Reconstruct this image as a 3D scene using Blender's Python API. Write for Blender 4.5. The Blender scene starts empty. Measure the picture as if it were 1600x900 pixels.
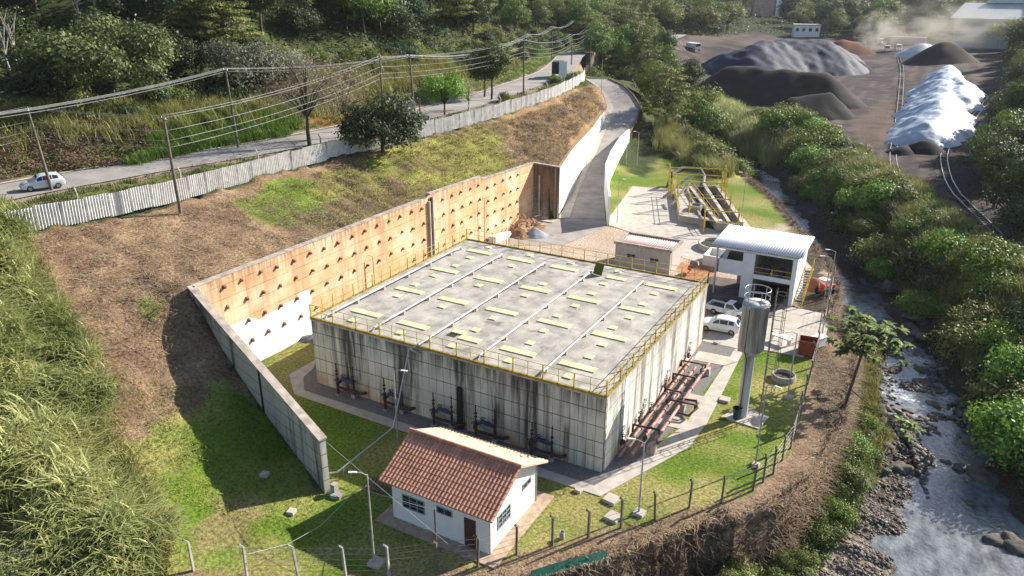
import bpy, bmesh, math, random
import numpy as np
from mathutils import Vector, Matrix
from mathutils.geometry import delaunay_2d_cdt
S = bpy.context.scene
COL = S.collection
R = math.radians
# ---------------------------------------------------------------- camera
FPX = 1192.2                       # focal length in pixels of the 1600 px wide photograph
CAM_ROT = (1.190789, -0.00235, 0.512471)
CAM_LOC = (16.3246, -42.0359, 31.7413)
cd = bpy.data.cameras.new('camera'); cam = bpy.data.objects.new('camera', cd); COL.objects.link(cam)
cam.location = CAM_LOC; cam.rotation_euler = CAM_ROT
cd.sensor_width = 36; cd.lens = FPX / 1600 * 36; cd.clip_start = 0.5; cd.clip_end = 5000
S.camera = cam
# ---------------------------------------------------------------- light
SUN_EL = 29.0
SUN_DIR = Vector((.52, .85, 0)).normalized() * math.cos(R(SUN_EL)); SUN_DIR.z = math.sin(R(SUN_EL))
w = bpy.data.worlds.new('World'); S.world = w; w.use_nodes = True
nt = w.node_tree; bg = nt.nodes['Background']
sky = nt.nodes.new('ShaderNodeTexSky'); sky.sky_type = 'NISHITA'; sky.sun_disc = False
sky.sun_elevation = R(SUN_EL); sky.sun_rotation = math.atan2(SUN_DIR.x, SUN_DIR.y)
sky.altitude = 700; sky.dust_density = 1.5
nt.links.new(sky.outputs[0], bg.inputs[0]); bg.inputs[1].default_value = 0.085
sl = bpy.data.lights.new('sun', 'SUN'); so = bpy.data.objects.new('sun', sl); COL.objects.link(so)
sl.energy = 5.0; sl.angle = R(0.5); sl.color = (1, .94, .85)
so.rotation_euler = SUN_DIR.to_track_quat('Z', 'Y').to_euler(); so.location = (40, 60, 80)
S.view_settings.view_transform = 'Standard'; S.view_settings.look = 'None'
S.view_settings.exposure = 1.1; S.view_settings.gamma = 1
S.cycles.use_denoising = True
S.cycles.max_bounces = 5; S.cycles.transparent_max_bounces = 6; S.cycles.diffuse_bounces = 2
S.cycles.caustics_reflective = False; S.cycles.caustics_refractive = False
# ---------------------------------------------------------------- helpers
RM = np.array(Matrix(cam.rotation_euler.to_matrix())); CC = np.array(CAM_LOC)
def ray(px, py): return RM @ np.array([(px - 800) / FPX, (450 - py) / FPX, -1.])
def at(px, py, z=0.):               # the point at height z measured at a pixel of the photograph
    d = ray(px, py); p = CC + d * ((z - CC[2]) / d[2]); return (float(p[0]), float(p[1]), float(z))
def zat(px, py, x, y):              # the height above (x, y) measured at a pixel
    d = ray(px, py); t = ((x - CC[0]) * d[0] + (y - CC[1]) * d[1]) / (d[0]**2 + d[1]**2); return float(CC[2] + d[2] * t)
def tag(o, label=None, cat=None, group=None, kind=None):
    if label: o['label'] = label
    if cat: o['category'] = cat
    if group: o['group'] = group
    if kind: o['kind'] = kind
    return o
def empty(name, loc, label=None, cat=None, group=None, rz=0, kind=None):
    o = bpy.data.objects.new(name, None); COL.objects.link(o); o.empty_display_size = .3
    o.location = loc; o.rotation_euler = (0, 0, rz)
    return tag(o, label, cat, group, kind)
def link(name, me, mats=None, parent=None, loc=None):
    o = bpy.data.objects.new(name, me); COL.objects.link(o)
    if mats:
        for m in (mats if isinstance(mats, (list, tuple)) else [mats]):
            if m.name not in [k.name for k in me.materials if k]: me.materials.append(m)
    if parent: o.parent = parent
    if loc is not None: o.location = loc
    return o
def copy_tree(o, parent=None):
    c = o.copy(); COL.objects.link(c); c.parent = parent
    for k in ('label', ):
        pass
    for ch in [x for x in o.children]: copy_tree(ch, c)
    return c
def np_mesh(name, V, F, n=4, tint=None, alb=None, smooth=False, extra=None):
    V = np.asarray(V, np.float32); F = np.asarray(F, np.int32).reshape(-1, n)
    me = bpy.data.meshes.new(name)
    me.vertices.add(len(V)); me.vertices.foreach_set('co', V.ravel())
    me.loops.add(F.size); me.loops.foreach_set('vertex_index', F.ravel())
    me.polygons.add(len(F)); me.polygons.foreach_set('loop_start', np.arange(0, F.size, n, dtype=np.int32))
    me.polygons.foreach_set('loop_total', np.full(len(F), n, np.int32))
    if smooth: me.polygons.foreach_set('use_smooth', np.ones(len(F), bool))
    me.update(calc_edges=True); me.validate()
    if tint is not None:
        a = me.attributes.new('tint', 'FLOAT', 'POINT'); a.data.foreach_set('value', np.asarray(tint, np.float32))
    if alb is not None:
        a = me.color_attributes.new('alb', 'FLOAT_COLOR', 'POINT')
        c = np.ones((len(V), 4), np.float32); c[:, :3] = alb; a.data.foreach_set('color', c.ravel())
    if extra:
        for k, v in extra.items():
            a = me.attributes.new(k, 'FLOAT', 'POINT'); a.data.foreach_set('value', np.asarray(v, np.float32))
    return me
class MB:
    """collects boxes, bars, tubes and turned shapes and links them as one mesh object"""
    def __init__(s): s.v = []; s.f = []; s.smooth = []
    def add(s, v, f, smooth=False):
        o = len(s.v); s.v += [tuple(map(float, p)) for p in v]
        s.f += [tuple(i + o for i in q) for q in f]; s.smooth += [smooth] * len(f); return s
    def box(s, x0, y0, z0, x1, y1, z1):
        return s.add([(x0, y0, z0), (x1, y0, z0), (x1, y1, z0), (x0, y1, z0), (x0, y0, z1), (x1, y0, z1), (x1, y1, z1), (x0, y1, z1)],
                     [(3, 2, 1, 0), (4, 5, 6, 7), (0, 1, 5, 4), (1, 2, 6, 5), (2, 3, 7, 6), (3, 0, 4, 7)])
    def cbox(s, cx, cy, cz, sx, sy, sz): return s.box(cx - sx/2, cy - sy/2, cz - sz/2, cx + sx/2, cy + sy/2, cz + sz/2)
    def prism(s, pts, z0, z1):       # pts: plan polygon counter-clockwise; z0/z1 numbers or lists
        n = len(pts); Z0 = z0 if hasattr(z0, '__len__') else [z0] * n; Z1 = z1 if hasattr(z1, '__len__') else [z1] * n
        v = [(p[0], p[1], a) for p, a in zip(pts, Z0)] + [(p[0], p[1], a) for p, a in zip(pts, Z1)]
        return s.add(v, [tuple(range(n - 1, -1, -1)), tuple(range(n, 2 * n))] + [(i, (i + 1) % n, n + (i + 1) % n, n + i) for i in range(n)])
    def bar(s, a, b, wd=.1, ht=None):
        a = Vector(a); b = Vector(b); d = (b - a); ht = ht or wd
        if d.length < 1e-6: return s
        d.normalize(); up = Vector((0, 0, 1)) if abs(d.z) < .95 else Vector((0, 1, 0))
        x = d.cross(up).normalized() * wd / 2; y = x.normalized().cross(d).normalized() * ht / 2
        v = [a - x - y, a + x - y, a + x + y, a - x + y, b - x - y, b + x - y, b + x + y, b - x + y]
        return s.add(v, [(0, 1, 2, 3), (7, 6, 5, 4), (0, 4, 5, 1), (1, 5, 6, 2), (2, 6, 7, 3), (3, 7, 4, 0)])
    def tube(s, pts, r, n=8, cap=True):
        pts = [Vector(p) for p in pts]; m = len(pts); rr = r if hasattr(r, '__len__') else [r] * m
        v = []; prev = None
        for i, p in enumerate(pts):
            d = ((pts[min(i + 1, m - 1)] - p).normalized() + (p - pts[max(i - 1, 0)]).normalized())
            if d.length < 1e-6: d = Vector((0, 0, 1))
            d.normalize()
            if prev is None:
                up = Vector((0, 0, 1)) if abs(d.z) < .9 else Vector((1, 0, 0)); x = d.cross(up).normalized()
            else:
                x = (prev - d * prev.dot(d)); x = x.normalized() if x.length > 1e-5 else d.orthogonal().normalized()
            prev = x; y = d.cross(x)
            for k in range(n):
                a = 2 * math.pi * k / n; v.append(p + (x * math.cos(a) + y * math.sin(a)) * rr[i])
        f = [(i * n + k, i * n + (k + 1) % n, (i + 1) * n + (k + 1) % n, (i + 1) * n + k) for i in range(m - 1) for k in range(n)]
        s.add(v, f, True)
        if cap: s.add(v[:n], [tuple(range(n - 1, -1, -1))]); s.add(v[-n:], [tuple(range(n))])
        return s
    def lathe(s, prof, c=(0, 0, 0), n=24):
        v = []; 
        for r, z in prof:
            for k in range(n):
                a = 2 * math.pi * k / n; v.append((c[0] + r * math.cos(a), c[1] + r * math.sin(a), c[2] + z))
        m = len(prof)
        return s.add(v, [(i * n + k, i * n + (k + 1) % n, (i + 1) * n + (k + 1) % n, (i + 1) * n + k) for i in range(m - 1) for k in range(n)], True)
    def disc(s, c, r, n=24, up=True):
        v = [(c[0] + r * math.cos(2 * math.pi * k / n), c[1] + r * math.sin(2 * math.pi * k / n), c[2]) for k in range(n)]
        return s.add(v, [tuple(range(n)) if up else tuple(range(n - 1, -1, -1))])
    def build(s, name, mat, parent=None, loc=None, bevel=0):
        me = bpy.data.meshes.new(name); me.from_pydata(s.v, [], s.f)
        me.polygons.foreach_set('use_smooth', s.smooth); me.update()
        o = link(name, me, mat, parent, loc)
        if bevel:
            b = o.modifiers.new('bevel', 'BEVEL'); b.width = bevel; b.segments = 2; b.limit_method = 'ANGLE'
        return o
# ---------------------------------------------------------------- noise in numpy
def _h(ix, iy, seed):
    n = (ix.astype(np.int64) * 374761393 + iy.astype(np.int64) * 668265263 + seed * 974634777) & 0x7fffffff
    n = ((n ^ (n >> 13)) * 1274126177) & 0x7fffffff
    return ((n ^ (n >> 16)) & 0xffff) / 65535.0
def vn(x, y, sc, seed=0, oct=3):
    x = np.asarray(x, float) / sc; y = np.asarray(y, float) / sc; t = 0; a = 1; tot = 0
    for o in range(oct):
        ix = np.floor(x); iy = np.floor(y); fx = x - ix; fy = y - iy; fx = fx * fx * (3 - 2 * fx); fy = fy * fy * (3 - 2 * fy)
        v = (_h(ix, iy, seed + o) * (1 - fx) + _h(ix + 1, iy, seed + o) * fx) * (1 - fy) + (_h(ix, iy + 1, seed + o) * (1 - fx) + _h(ix + 1, iy + 1, seed + o) * fx) * fy
        t = t + a * v; tot += a; a *= .5; x = x * 2.03 + 7; y = y * 2.03 + 3
    return t / tot                   # 0..1
def inpoly(x, y, poly):
    x = np.asarray(x); y = np.asarray(y); c = np.zeros(x.shape, bool); n = len(poly)
    for i in range(n):
        x0, y0 = poly[i][:2]; x1, y1 = poly[(i + 1) % n][:2]
        if y0 == y1: continue
        c ^= ((y0 > y) != (y1 > y)) & (x < (x1 - x0) * (y - y0) / (y1 - y0) + x0)
    return c
# ---------------------------------------------------------------- materials
def mat(name, col=(.5, .5, .5), rough=.8, metal=0, var=0, vscale=3, col2=None, bump=0, bscale=20, stains=None, emis=None, spec=.3, seed=0, detail=6):
    m = bpy.data.materials.new(name); m.use_nodes = True; t = m.node_tree; b = t.nodes['Principled BSDF']
    b.inputs['Roughness'].default_value = rough; b.inputs['Metallic'].default_value = metal
    b.inputs['Specular IOR Level'].default_value = spec; b.inputs['Base Color'].default_value = (*col, 1)
    m.diffuse_color = (*col, 1)
    if not (var or col2 or bump or stains): return m
    N = lambda k, **kw: _node(t, k, **kw)
    tc = N('ShaderNodeNewGeometry'); pos = tc.outputs['Position']
    if seed:
        mp = N('ShaderNodeMapping'); mp.inputs['Location'].default_value = (seed * 13.1, seed * 7.7, seed * 3.3); t.links.new(pos, mp.inputs[0]); pos = mp.outputs[0]
    cur = None
    if var or col2:
        n = N('ShaderNodeTexNoise'); n.inputs['Scale'].default_value = vscale; n.inputs['Detail'].default_value = detail; t.links.new(pos, n.inputs[0])
        rp = N('ShaderNodeValToRGB'); rp.color_ramp.elements[0].position = .33; rp.color_ramp.elements[1].position = .67
        c2 = col2 or tuple(c * (1 - var) for c in col)
        rp.color_ramp.elements[0].color = (*c2, 1); rp.color_ramp.elements[1].color = (*[min(1, c * (1 + var * .4)) for c in col], 1)
        t.links.new(n.outputs[0], rp.inputs[0]); cur = rp.outputs[0]
    if stains:                       # (colour, stretched-noise scale xyz, threshold, amount)
        for (sc_, scale, th, am) in stains:
            mp = N('ShaderNodeMapping'); mp.inputs['Scale'].default_value = scale; t.links.new(pos, mp.inputs[0])
            n = N('ShaderNodeTexNoise'); n.inputs['Scale'].default_value = 1; n.inputs['Detail'].default_value = 8; n.inputs['Roughness'].default_value = .62; t.links.new(mp.outputs[0], n.inputs[0])
            mr = N('ShaderNodeMapRange'); mr.inputs[1].default_value = th; mr.inputs[2].default_value = th + .16; mr.inputs[4].default_value = am; t.links.new(n.outputs[0], mr.inputs[0])
            mx = N('ShaderNodeMix'); mx.data_type = 'RGBA'; t.links.new(mr.outputs[0], mx.inputs[0])
            if cur: t.links.new(cur, mx.inputs[6])
            else: mx.inputs[6].default_value = (*col, 1)
            mx.inputs[7].default_value = (*sc_, 1); cur = mx.outputs[2]
    if cur: t.links.new(cur, b.inputs['Base Color'])
    if bump:
        n = N('ShaderNodeTexNoise'); n.inputs['Scale'].default_value = bscale; n.inputs['Detail'].default_value = 5; t.links.new(pos, n.inputs[0])
        bp = N('ShaderNodeBump'); bp.inputs['Strength'].default_value = min(1, bump); bp.inputs['Distance'].default_value = .05 * max(1, bump); t.links.new(n.outputs[0], bp.inputs['Height']); t.links.new(bp.outputs[0], b.inputs['Normal'])
    return m
def _node(t, k, **kw):
    n = t.nodes.new(k)
    for a, v in kw.items(): setattr(n, a, v)
    return n
def leaf_mat(name, c1, c2, trans=.25, rough=.55, hue_by_obj=True):
    m = bpy.data.materials.new(name); m.use_nodes = True; t = m.node_tree; b = t.nodes['Principled BSDF']; m.diffuse_color = (*c1, 1)
    at_ = _node(t, 'ShaderNodeAttribute', attribute_name='tint')
    oi = _node(t, 'ShaderNodeObjectInfo')
    mx = _node(t, 'ShaderNodeMix', data_type='RGBA'); mx.inputs[6].default_value = (*c1, 1); mx.inputs[7].default_value = (*c2, 1)
    t.links.new(at_.outputs['Fac'], mx.inputs[0])
    hs = _node(t, 'ShaderNodeHueSaturation')
    mr = _node(t, 'ShaderNodeMapRange'); mr.inputs[3].default_value = .75; mr.inputs[4].default_value = 1.25; t.links.new(oi.outputs['Random'], mr.inputs[0])
    mr2 = _node(t, 'ShaderNodeMapRange'); mr2.inputs[3].default_value = .475; mr2.inputs[4].default_value = .515; t.links.new(oi.outputs['Random'], mr2.inputs[0])
    if hue_by_obj: t.links.new(mr.outputs[0], hs.inputs['Value']); t.links.new(mr2.outputs[0], hs.inputs['Hue'])
    t.links.new(mx.outputs[2], hs.inputs['Color'])
    t.links.new(hs.outputs[0], b.inputs['Base Color']); b.inputs['Roughness'].default_value = rough; b.inputs['Specular IOR Level'].default_value = .25
    tr = _node(t, 'ShaderNodeBsdfTranslucent'); t.links.new(hs.outputs[0], tr.inputs[0])
    ms = _node(t, 'ShaderNodeMixShader'); ms.inputs[0].default_value = trans
    t.links.new(b.outputs[0], ms.inputs[1]); t.links.new(tr.outputs[0], ms.inputs[2]); t.links.new(ms.outputs[0], t.nodes['Material Output'].inputs[0])
    return m
# ================================================================ the ground, one sheet over a triangulated survey
WING_A = (-33.7, -5.2); WING_B = (-15.2, -11.05)
def wing(t): return (WING_A[0] + (WING_B[0] - WING_A[0]) * t, WING_A[1] + (WING_B[1] - WING_A[1]) * t)
WING_BOT = [(0, 8.6), (.08, 7.9), (.27, 5.5), (.51, 3.3), (.70, 1.9), (1, 0)]
# ramp road: (left px, right px, row, height)
RAMP = [(872, 946, 342, 0), (893, 943.5, 300, .25), (906.5, 952, 272, 1.2), (925, 966, 237, 2.9), (934, 981, 212, 4.3), (945, 994, 188, 6.0), (948, 999, 166, 7.8), (943, 989, 150, 9.4), (930, 972, 134, 11.0), (915, 950, 124, 11.8)]
RL = [at(l, y, z) for l, r, y, z in RAMP]; RR = [at(r, y, z) for l, r, y, z in RAMP]
# main road centre line (x, y, z) and half width
ROAD = [(-66, -60, 12.4), (-64, -30, 12.4), (-63.5, -5, 12.4), (-61, 12, 12.4), (-57.8, 26, 12.4), (-56.3, 45, 12.4), (-56.2, 70, 12.4), (-60, 98, 12.4), (-66, 125, 12.2), (-75, 150, 12), (-84, 175, 12), (-87, 205, 12), (-84, 240, 11), (-92, 300, 11)]
RW = 3.6
FENCE = [(-54, -30, 12), (-51, -9, 12), (-49, -2, 12), (-48, 10, 12), (-48.2, 20, 12), (-48.2, 30, 12), (-47, 40, 12), (-46.3, 52, 12), (-46.6, 68, 12), (-48, 86, 12), (-51.5, 104, 12), (-54.5, 116, 12), (-58, 124, 12)]
EDGE = [(-22, -29), (-16.5, -24), (-9, -19), (-2.5, -14.5), (.2, -11), (3.4, -7), (7.4, -1), (11.4, 3), (12.6, 7), (13.5, 16.4), (12.8, 32), (9.6, 36), (9.2, 46), (6.5, 55), (.5, 68), (-4.5, 80), (-12, 93)]
LB = [(-16, -42), (-4, -27), (7, -16), (15.5, -7), (18.3, 5), (19, 13), (19, 21), (15.2, 31), (14, 43), (12, 50), (10, 60), (1, 74), (-6, 86), (-17, 109), (-30, 123), (-52, 140), (-82, 166)]     # waterline, yard side
RB = [(6, -48), (22, -20), (30, 0), (27.2, 14), (24.6, 22), (22.9, 32), (19.6, 43), (14.6, 53), (11.2, 61), (3.2, 75), (-2.6, 88), (-12, 110), (-25, 126), (-45, 147), (-76, 178)]
WZ = -5.0
cp = []; ce = []
def L(pts, close=False):
    i0 = len(cp); cp.extend([tuple(p) for p in pts]); ce.extend([(i0 + i, i0 + i + 1) for i in range(len(pts) - 1)])
    if close: ce.append((len(cp) - 1, i0))
def off(pts, d):                     # offset a plan line to its left by d
    r = []
    for i, p in enumerate(pts):
        a = pts[max(i - 1, 0)]; b = pts[min(i + 1, len(pts) - 1)]; dx, dy = b[0] - a[0], b[1] - a[1]; l = math.hypot(dx, dy)
        r.append((p[0] - dy / l * d, p[1] + dx / l * d) + tuple(p[2:]))
    return r
# retaining wall foot / top
L([(-33.55, -4.9, 0), (-33.5, 20, 0), (-33.5, 52.6, 0), (-30.3, 54.2, 0)])
L([(-33.95, -5.0, 8.9), (-33.95, 12, 8.75), (-33.95, 27, 8.5), (-33.95, 38, 8.1), (-33.9, 52.9, 7.5), (-30.6, 54.8, 7.2)])
# wing wall: inner foot and outer (slope) foot
dn = Vector((WING_B[0] - WING_A[0], WING_B[1] - WING_A[1])).normalized(); nn = Vector((-dn.y, dn.x))
L([(wing(t)[0] + nn.x * .22, wing(t)[1] + nn.y * .22, 0) for t in (.03, .3, .6, .98)])
L([(wing(t)[0] - nn.x * .22, wing(t)[1] - nn.y * .22, z) for t, z in WING_BOT])
# ramp edges, the soil behind its left wall, the ground outside its right wall
WALL_TOP = [7.3, 7.2, 7.2, 7.4, 7.7, 8.1]
L(RL); L(RR)
L([(p[0] - .35, p[1] + .15, z - .1) for p, z in zip(RL[:6], WALL_TOP)] + [(RL[6][0] - .4, RL[6][1], 8.6), (RL[7][0] - .4, RL[7][1], 9.8), (RL[8][0] - .3, RL[8][1], 11.2)])
RWO = [(p[0] + .45, p[1] + .12, z) for p, z in zip(RR, [0, 0, .1, .8, 2.6, 5.4, 7.4, 9, 10.6, 11.4])]
L(RWO)
L([(-22, 60, 0), (-24, 72, 0), (-28, 84, 0), (-33.5, 97, .6), (-38, 107, 3.0), (-40, 116, 5.5), (-44, 126, 8), (-50, 136, 10)])
# upper slope, fence line, verge, road
L([(p[0] + .6, p[1], 11.6) for p in FENCE]); L([(p[0] - 1.2, p[1], 12.2) for p in FENCE])
L(off(ROAD, -RW - .1)); L(off(ROAD, RW + .1)); L([p[:2] + (p[2] + .1,) for p in off(ROAD, RW + 2)])
# hillside beyond the road
for (dx, dz, sd) in ((7, 3.2, 1), (14, 7.5, 2), (24, 13, 3), (38, 20, 4), (60, 29, 5), (100, 42, 6)):
    L([(p[0], p[1], p[2] + dz * (1 if p[1] < 120 else max(.35, 1 - (p[1] - 120) / 150)) * (.85 + .3 * math.sin(p[1] * .09 + sd))) for p in off(ROAD, RW + dx)])
# lower left slope
for p in [(-34, -6.9, 8), (-31.8, -8.8, 6.5), (-29.2, -11, 4.9), (-27.2, -12.5, 3.8), (-25.1, -13.2, 3.2), (-22.9, -13.9, 2.6), (-19.9, -15.4, 1.5), (-18.2, -16, .8), (-24, -18, 2.6), (-20, -19.5, 1.2), (-28, -20, 3.9), (-32, -15.5, 5.8), (-38, -15, 8), (-42, -10.5, 9.5), (-46, -12, 10.8), (-40, -20, 8.3), (-48, -22, 11.4), (-32, -22, 5), (-36, -32, 6), (-24, -28, 1.8),
          (-46, -36, 10.5), (-42, -6, 9.9), (-28, -40, 1.5), (-40, -48, 7), (-20, -25, .6), (-16, -18, 0), (-14, -17, 0), (-60, -80, 12), (-30, -80, 0), (-45, 10, 11.1), (-45, 30, 11), (-43, 50, 10.8), (-40, 70, 10), (-42, 85, 10.2), (-45, 98, 10.8), (-39, 25, 9.4), (-38.5, 45, 9), (-49, 112, 11.3), (-37, 60, 8.6)]:
    cp.append(p)
# top of the bank and its foot, the river
L([(x, y, -.05) for x, y in EDGE]); L([(x + .3 if y > 0 else x + .2, y - (.1 if y > 0 else .35), -4.5) for x, y in EDGE])
L([(x, y, WZ) for x, y in LB]); L([(x + 1.8, y + .8, WZ - .8) for x, y in LB])
L([(x - 1.6, y - .8, WZ - .8) for x, y in RB]); L([(x, y, WZ + .05) for x, y in RB])
L([(x + 4.5, y + 2.2, WZ + 2.4) for x, y in RB]); L([(x + 8.5, y + 4, .2) for x, y in RB]); L([(x + 13, y + 6, 1.2) for x, y in RB])
# yard and its northern lawn
for p in [(-28, 0, 0), (-30, 30, 0), (-20, -8, 0), (0, -9, 0), (5, -2, 0), (8, 10, 0), (8, 25, 0), (0, 40, 0), (-10, 60, 0), (-14, 75, 0), (-22, 92, 0), (-28, 104, .3), (-30, 118, 1), (-36, 130, 3), (-9, 80, 0), (-17, 100, -.2)]: cp.append(p)
# the industrial yard and what lies beyond
for p in [(25, 90, 1.5), (40, 60, 1.5), (60, 40, 2), (40, 20, 2), (60, 0, 3), (90, 60, 9), (110, 0, 12), (70, 110, 6), (50, 140, 4), (110, 160, 18), (60, 200, 6), (80, 280, 10), (130, 300, 22), (10, 130, 2), (0, 200, 2), (-20, 170, 2), (-12, 140, 1.8), (-30, 155, 1.9), (-40, 200, 2), (-60, 240, 2), (-90, 260, 4), (-20, 300, 2), (10, 320, 2), (-70, 420, 3), (0, 420, 3), (40, 420, 4),
          (60, 520, 9), (-80, 560, 8), (-180, 420, 16), (-160, 560, 14), (-40, 620, 10), (80, 640, 10), (140, 600, 24), (-120, 330, 8), (-60, 190, 6), (-50, 160, 8), (-200, 780, 16), (-60, 850, 24), (150, 850, 45), (300, 700, 60), (300, 200, 50), (250, 0, 30), (200, -100, 20), (-400, 700, 70), (-500, 1000, 90), (0, 1200, 80), (400, 1200, 100), (-400, 400, 85), (-400, 0, 85), (-300, -100, 60), (60, -80, -3), (0, -100, -4), (-250, 330, 40), (-260, 200, 55), (600, 600, 90), (600, 0, 60)]: cp.append(p)
CP = np.array(cp, float); _key = {}
r_ = delaunay_2d_cdt([Vector(p[:2]) for p in cp], ce, [], 0, 1e-4)
cv = np.array([tuple(v) for v in r_[0]]); ct = []
for f in r_[2]:
    f = list(f)
    for k in range(1, len(f) - 1): ct.append((f[0], f[k], f[k + 1]))
ct = np.array(ct)
cz = np.zeros(len(cv))
for i, og in enumerate(r_[3]):
    if len(og): cz[i] = CP[og[0], 2]
    else:                            # crossing of two break lines: inverse-distance height
        d = ((CP[:, :2] - cv[i])**2).sum(1); k = np.argsort(d)[:4]; cz[i] = (CP[k, 2] / (d[k] + .01)).sum() / (1 / (d[k] + .01)).sum()
def tin(x, y):
    x = np.atleast_1d(np.asarray(x, float)); y = np.atleast_1d(np.asarray(y, float)); z = np.full(x.shape, 0.)
    for a, b, c in ct:
        ax, ay = cv[a]; bx, by = cv[b]; cx, cy = cv[c]
        m = (x >= min(ax, bx, cx) - 1e-6) & (x <= max(ax, bx, cx) + 1e-6) & (y >= min(ay, by, cy) - 1e-6) & (y <= max(ay, by, cy) + 1e-6)
        if not m.any(): continue
        det = (by - cy) * (ax - cx) + (cx - bx) * (ay - cy)
        if abs(det) < 1e-9: continue
        l1 = ((by - cy) * (x[m] - cx) + (cx - bx) * (y[m] - cy)) / det; l2 = ((cy - ay) * (x[m] - cx) + (ax - cx) * (y[m] - cy)) / det; l3 = 1 - l1 - l2
        ok = (l1 >= -1e-6) & (l2 >= -1e-6) & (l3 >= -1e-6); idx = np.nonzero(m)[0][ok]
        z[idx] = l1[ok] * cz[a] + l2[ok] * cz[b] + l3[ok] * cz[c]
    return z
def seg_dist(x, y, line):
    d = np.full(np.shape(x), 1e9)
    for a, b in zip(line[:-1], line[1:]):
        ax, ay, bx, by = a[0], a[1], b[0], b[1]; l2 = (bx - ax)**2 + (by - ay)**2
        t = np.clip(((x - ax) * (bx - ax) + (y - ay) * (by - ay)) / l2, 0, 1)
        d = np.minimum(d, np.hypot(x - ax - t * (bx - ax), y - ay - t * (by - ay)))
    return d
YARD = [(-33.5, -5)] + [wing(t) for t in (.3, .6, 1)] + [(-18, -15), (-24, -17), (-21, -25)] + EDGE + [(-22, 102), (-30, 98), (-28, 84)] + [tuple(p[:2]) for p in reversed(RR[:4])] + [tuple(RL[0][:2]), (-33.5, 52.6)]
SLOPE = [(-34, -5), (-34, 53), (-30.5, 54.5)] + [tuple(p[:2]) for p in RL[1:9]] + [(-50, 117), (-51, 104), (-47.5, 86), (-46, 68), (-45.8, 52), (-46.5, 40), (-47.7, 30), (-47.7, 20), (-47.5, 10), (-48.5, -2), (-50.5, -9), (-53, -30), (-60, -80), (-30, -80), (-24, -30), (-21, -21), (-19, -15), (-15.5, -11.5)]
BEDP = LB + RB[::-1]
FARYARD = [(-24, 142), (-8, 126), (4, 108), (10, 98), (16, 88), (22, 78), (27, 66), (32, 52), (40, 40), (44, 60), (32, 90), (28, 130), (30, 200), (34, 330), (30, 430), (-90, 440), (-110, 300), (-78, 245), (-50, 180)]
def amp(x, y):                       # how rough the ground is
    y_ = inpoly(x, y, YARD); s = inpoly(x, y, SLOPE)
    rd = np.minimum(seg_dist(x, y, ROAD) - RW, 99); rp = seg_dist(x, y, [tuple((np.array(a) + np.array(b)) / 2) for a, b in zip(RL, RR)]) - 4.2
    ed = np.minimum(seg_dist(x, y, EDGE), 3) / 3
    a = np.where(y_, .03, np.where(s, .42, .7)); a = np.where(inpoly(x, y, FARYARD), .25, a)
    wl = np.clip(np.minimum(seg_dist(x, y, [(-33.7, -5.2), (-33.7, 53)]), seg_dist(x, y, [WING_A, WING_B])) / 1.5, 0.15, 1)
    return a * np.clip(rd / 2 + .03, .03, 1) * np.clip(rp / 1.5, .02, 1) * wl
def height(x, y):
    x = np.atleast_1d(np.asarray(x, float)); y = np.atleast_1d(np.asarray(y, float))
    return tin(x, y) + amp(x, y) * ((vn(x, y, 3.1, 5, 3) - .5) * 1.7 + (vn(x * .3 + y * .25, y, 1.15, 9, 2) - .5) * 1.35)
def hit(px, py):                     # where the sight line of a pixel of the photograph meets the ground
    d = ray(px, py); t_ = 20 * 1.012**np.arange(0, 330); P = CC + d[None] * t_[:, None] / np.linalg.norm(d); z = tin(P[:, 0], P[:, 1]); k = np.nonzero(P[:, 2] < z)[0]
    if not len(k): return at(px, py, 0)
    k = max(1, k[0]); a, b_ = P[k - 1], P[k]; u = (a[2] - z[k - 1]) / ((a[2] - z[k - 1]) - (b_[2] - z[k]) + 1e-9); q = a + (b_ - a) * u; return (float(q[0]), float(q[1]), float(q[2]))
def hz(x, y): return float(height(x, y)[0])
# fine points: break lines subdivided, grids of three spacings
rng = np.random.default_rng(4)
fp = [tuple(v) for v in cv]; fe = []
def dens(x, y): return .65 if (-58 < x < 24 and -34 < y < 60) else (1.3 if (-80 < x < 45 and -50 < y < 135) else 6)
seen = set()
for a, b in r_[1]:
    pass
cons = [(a, b) for (a, b), og in zip(r_[1], r_[4]) if len(og)]
for a, b in cons:
    p, q = cv[a], cv[b]; l = np.hypot(*(q - p)); n = max(1, int(l / (dens(*((p + q) / 2)) * 1.2))); prev = a
    for k in range(1, n):
        fp.append(tuple(p + (q - p) * k / n)); fe.append((prev, len(fp) - 1)); prev = len(fp) - 1
    fe.append((prev, b))
def grid(x0, x1, y0, y1, s, hole=None):
    gx, gy = np.meshgrid(np.arange(x0, x1, s), np.arange(y0, y1, s)); gx = gx.ravel() + rng.uniform(-.3, .3, gx.size) * s; gy = gy.ravel() + rng.uniform(-.3, .3, gy.size) * s
    if hole: k = ~((gx > hole[0]) & (gx < hole[1]) & (gy > hole[2]) & (gy < hole[3])); gx = gx[k]; gy = gy[k]
    return list(zip(gx.tolist(), gy.tolist()))
fp += grid(-56, 22, -32, 58, .6) + grid(-80, 45, -50, 135, 1.3, (-56, 22, -32, 58)) + grid(-210, 120, -90, 450, 5, (-80, 45, -50, 135)) + grid(-30, 30, 136, 300, 1.6) + grid(-500, 600, -100, 1200, 25, (-210, 120, -90, 450))
q_ = delaunay_2d_cdt([Vector(p) for p in fp], fe, [], 0, 1e-4)
gv = np.array([tuple(v) for v in q_[0]]); gt = []
for f in q_[2]:
    f = list(f)
    for k in range(1, len(f) - 1): gt.append((f[0], f[k], f[k + 1]))
gt = np.array(gt); X, Y = gv[:, 0], gv[:, 1]; Z = height(X, Y)
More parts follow.
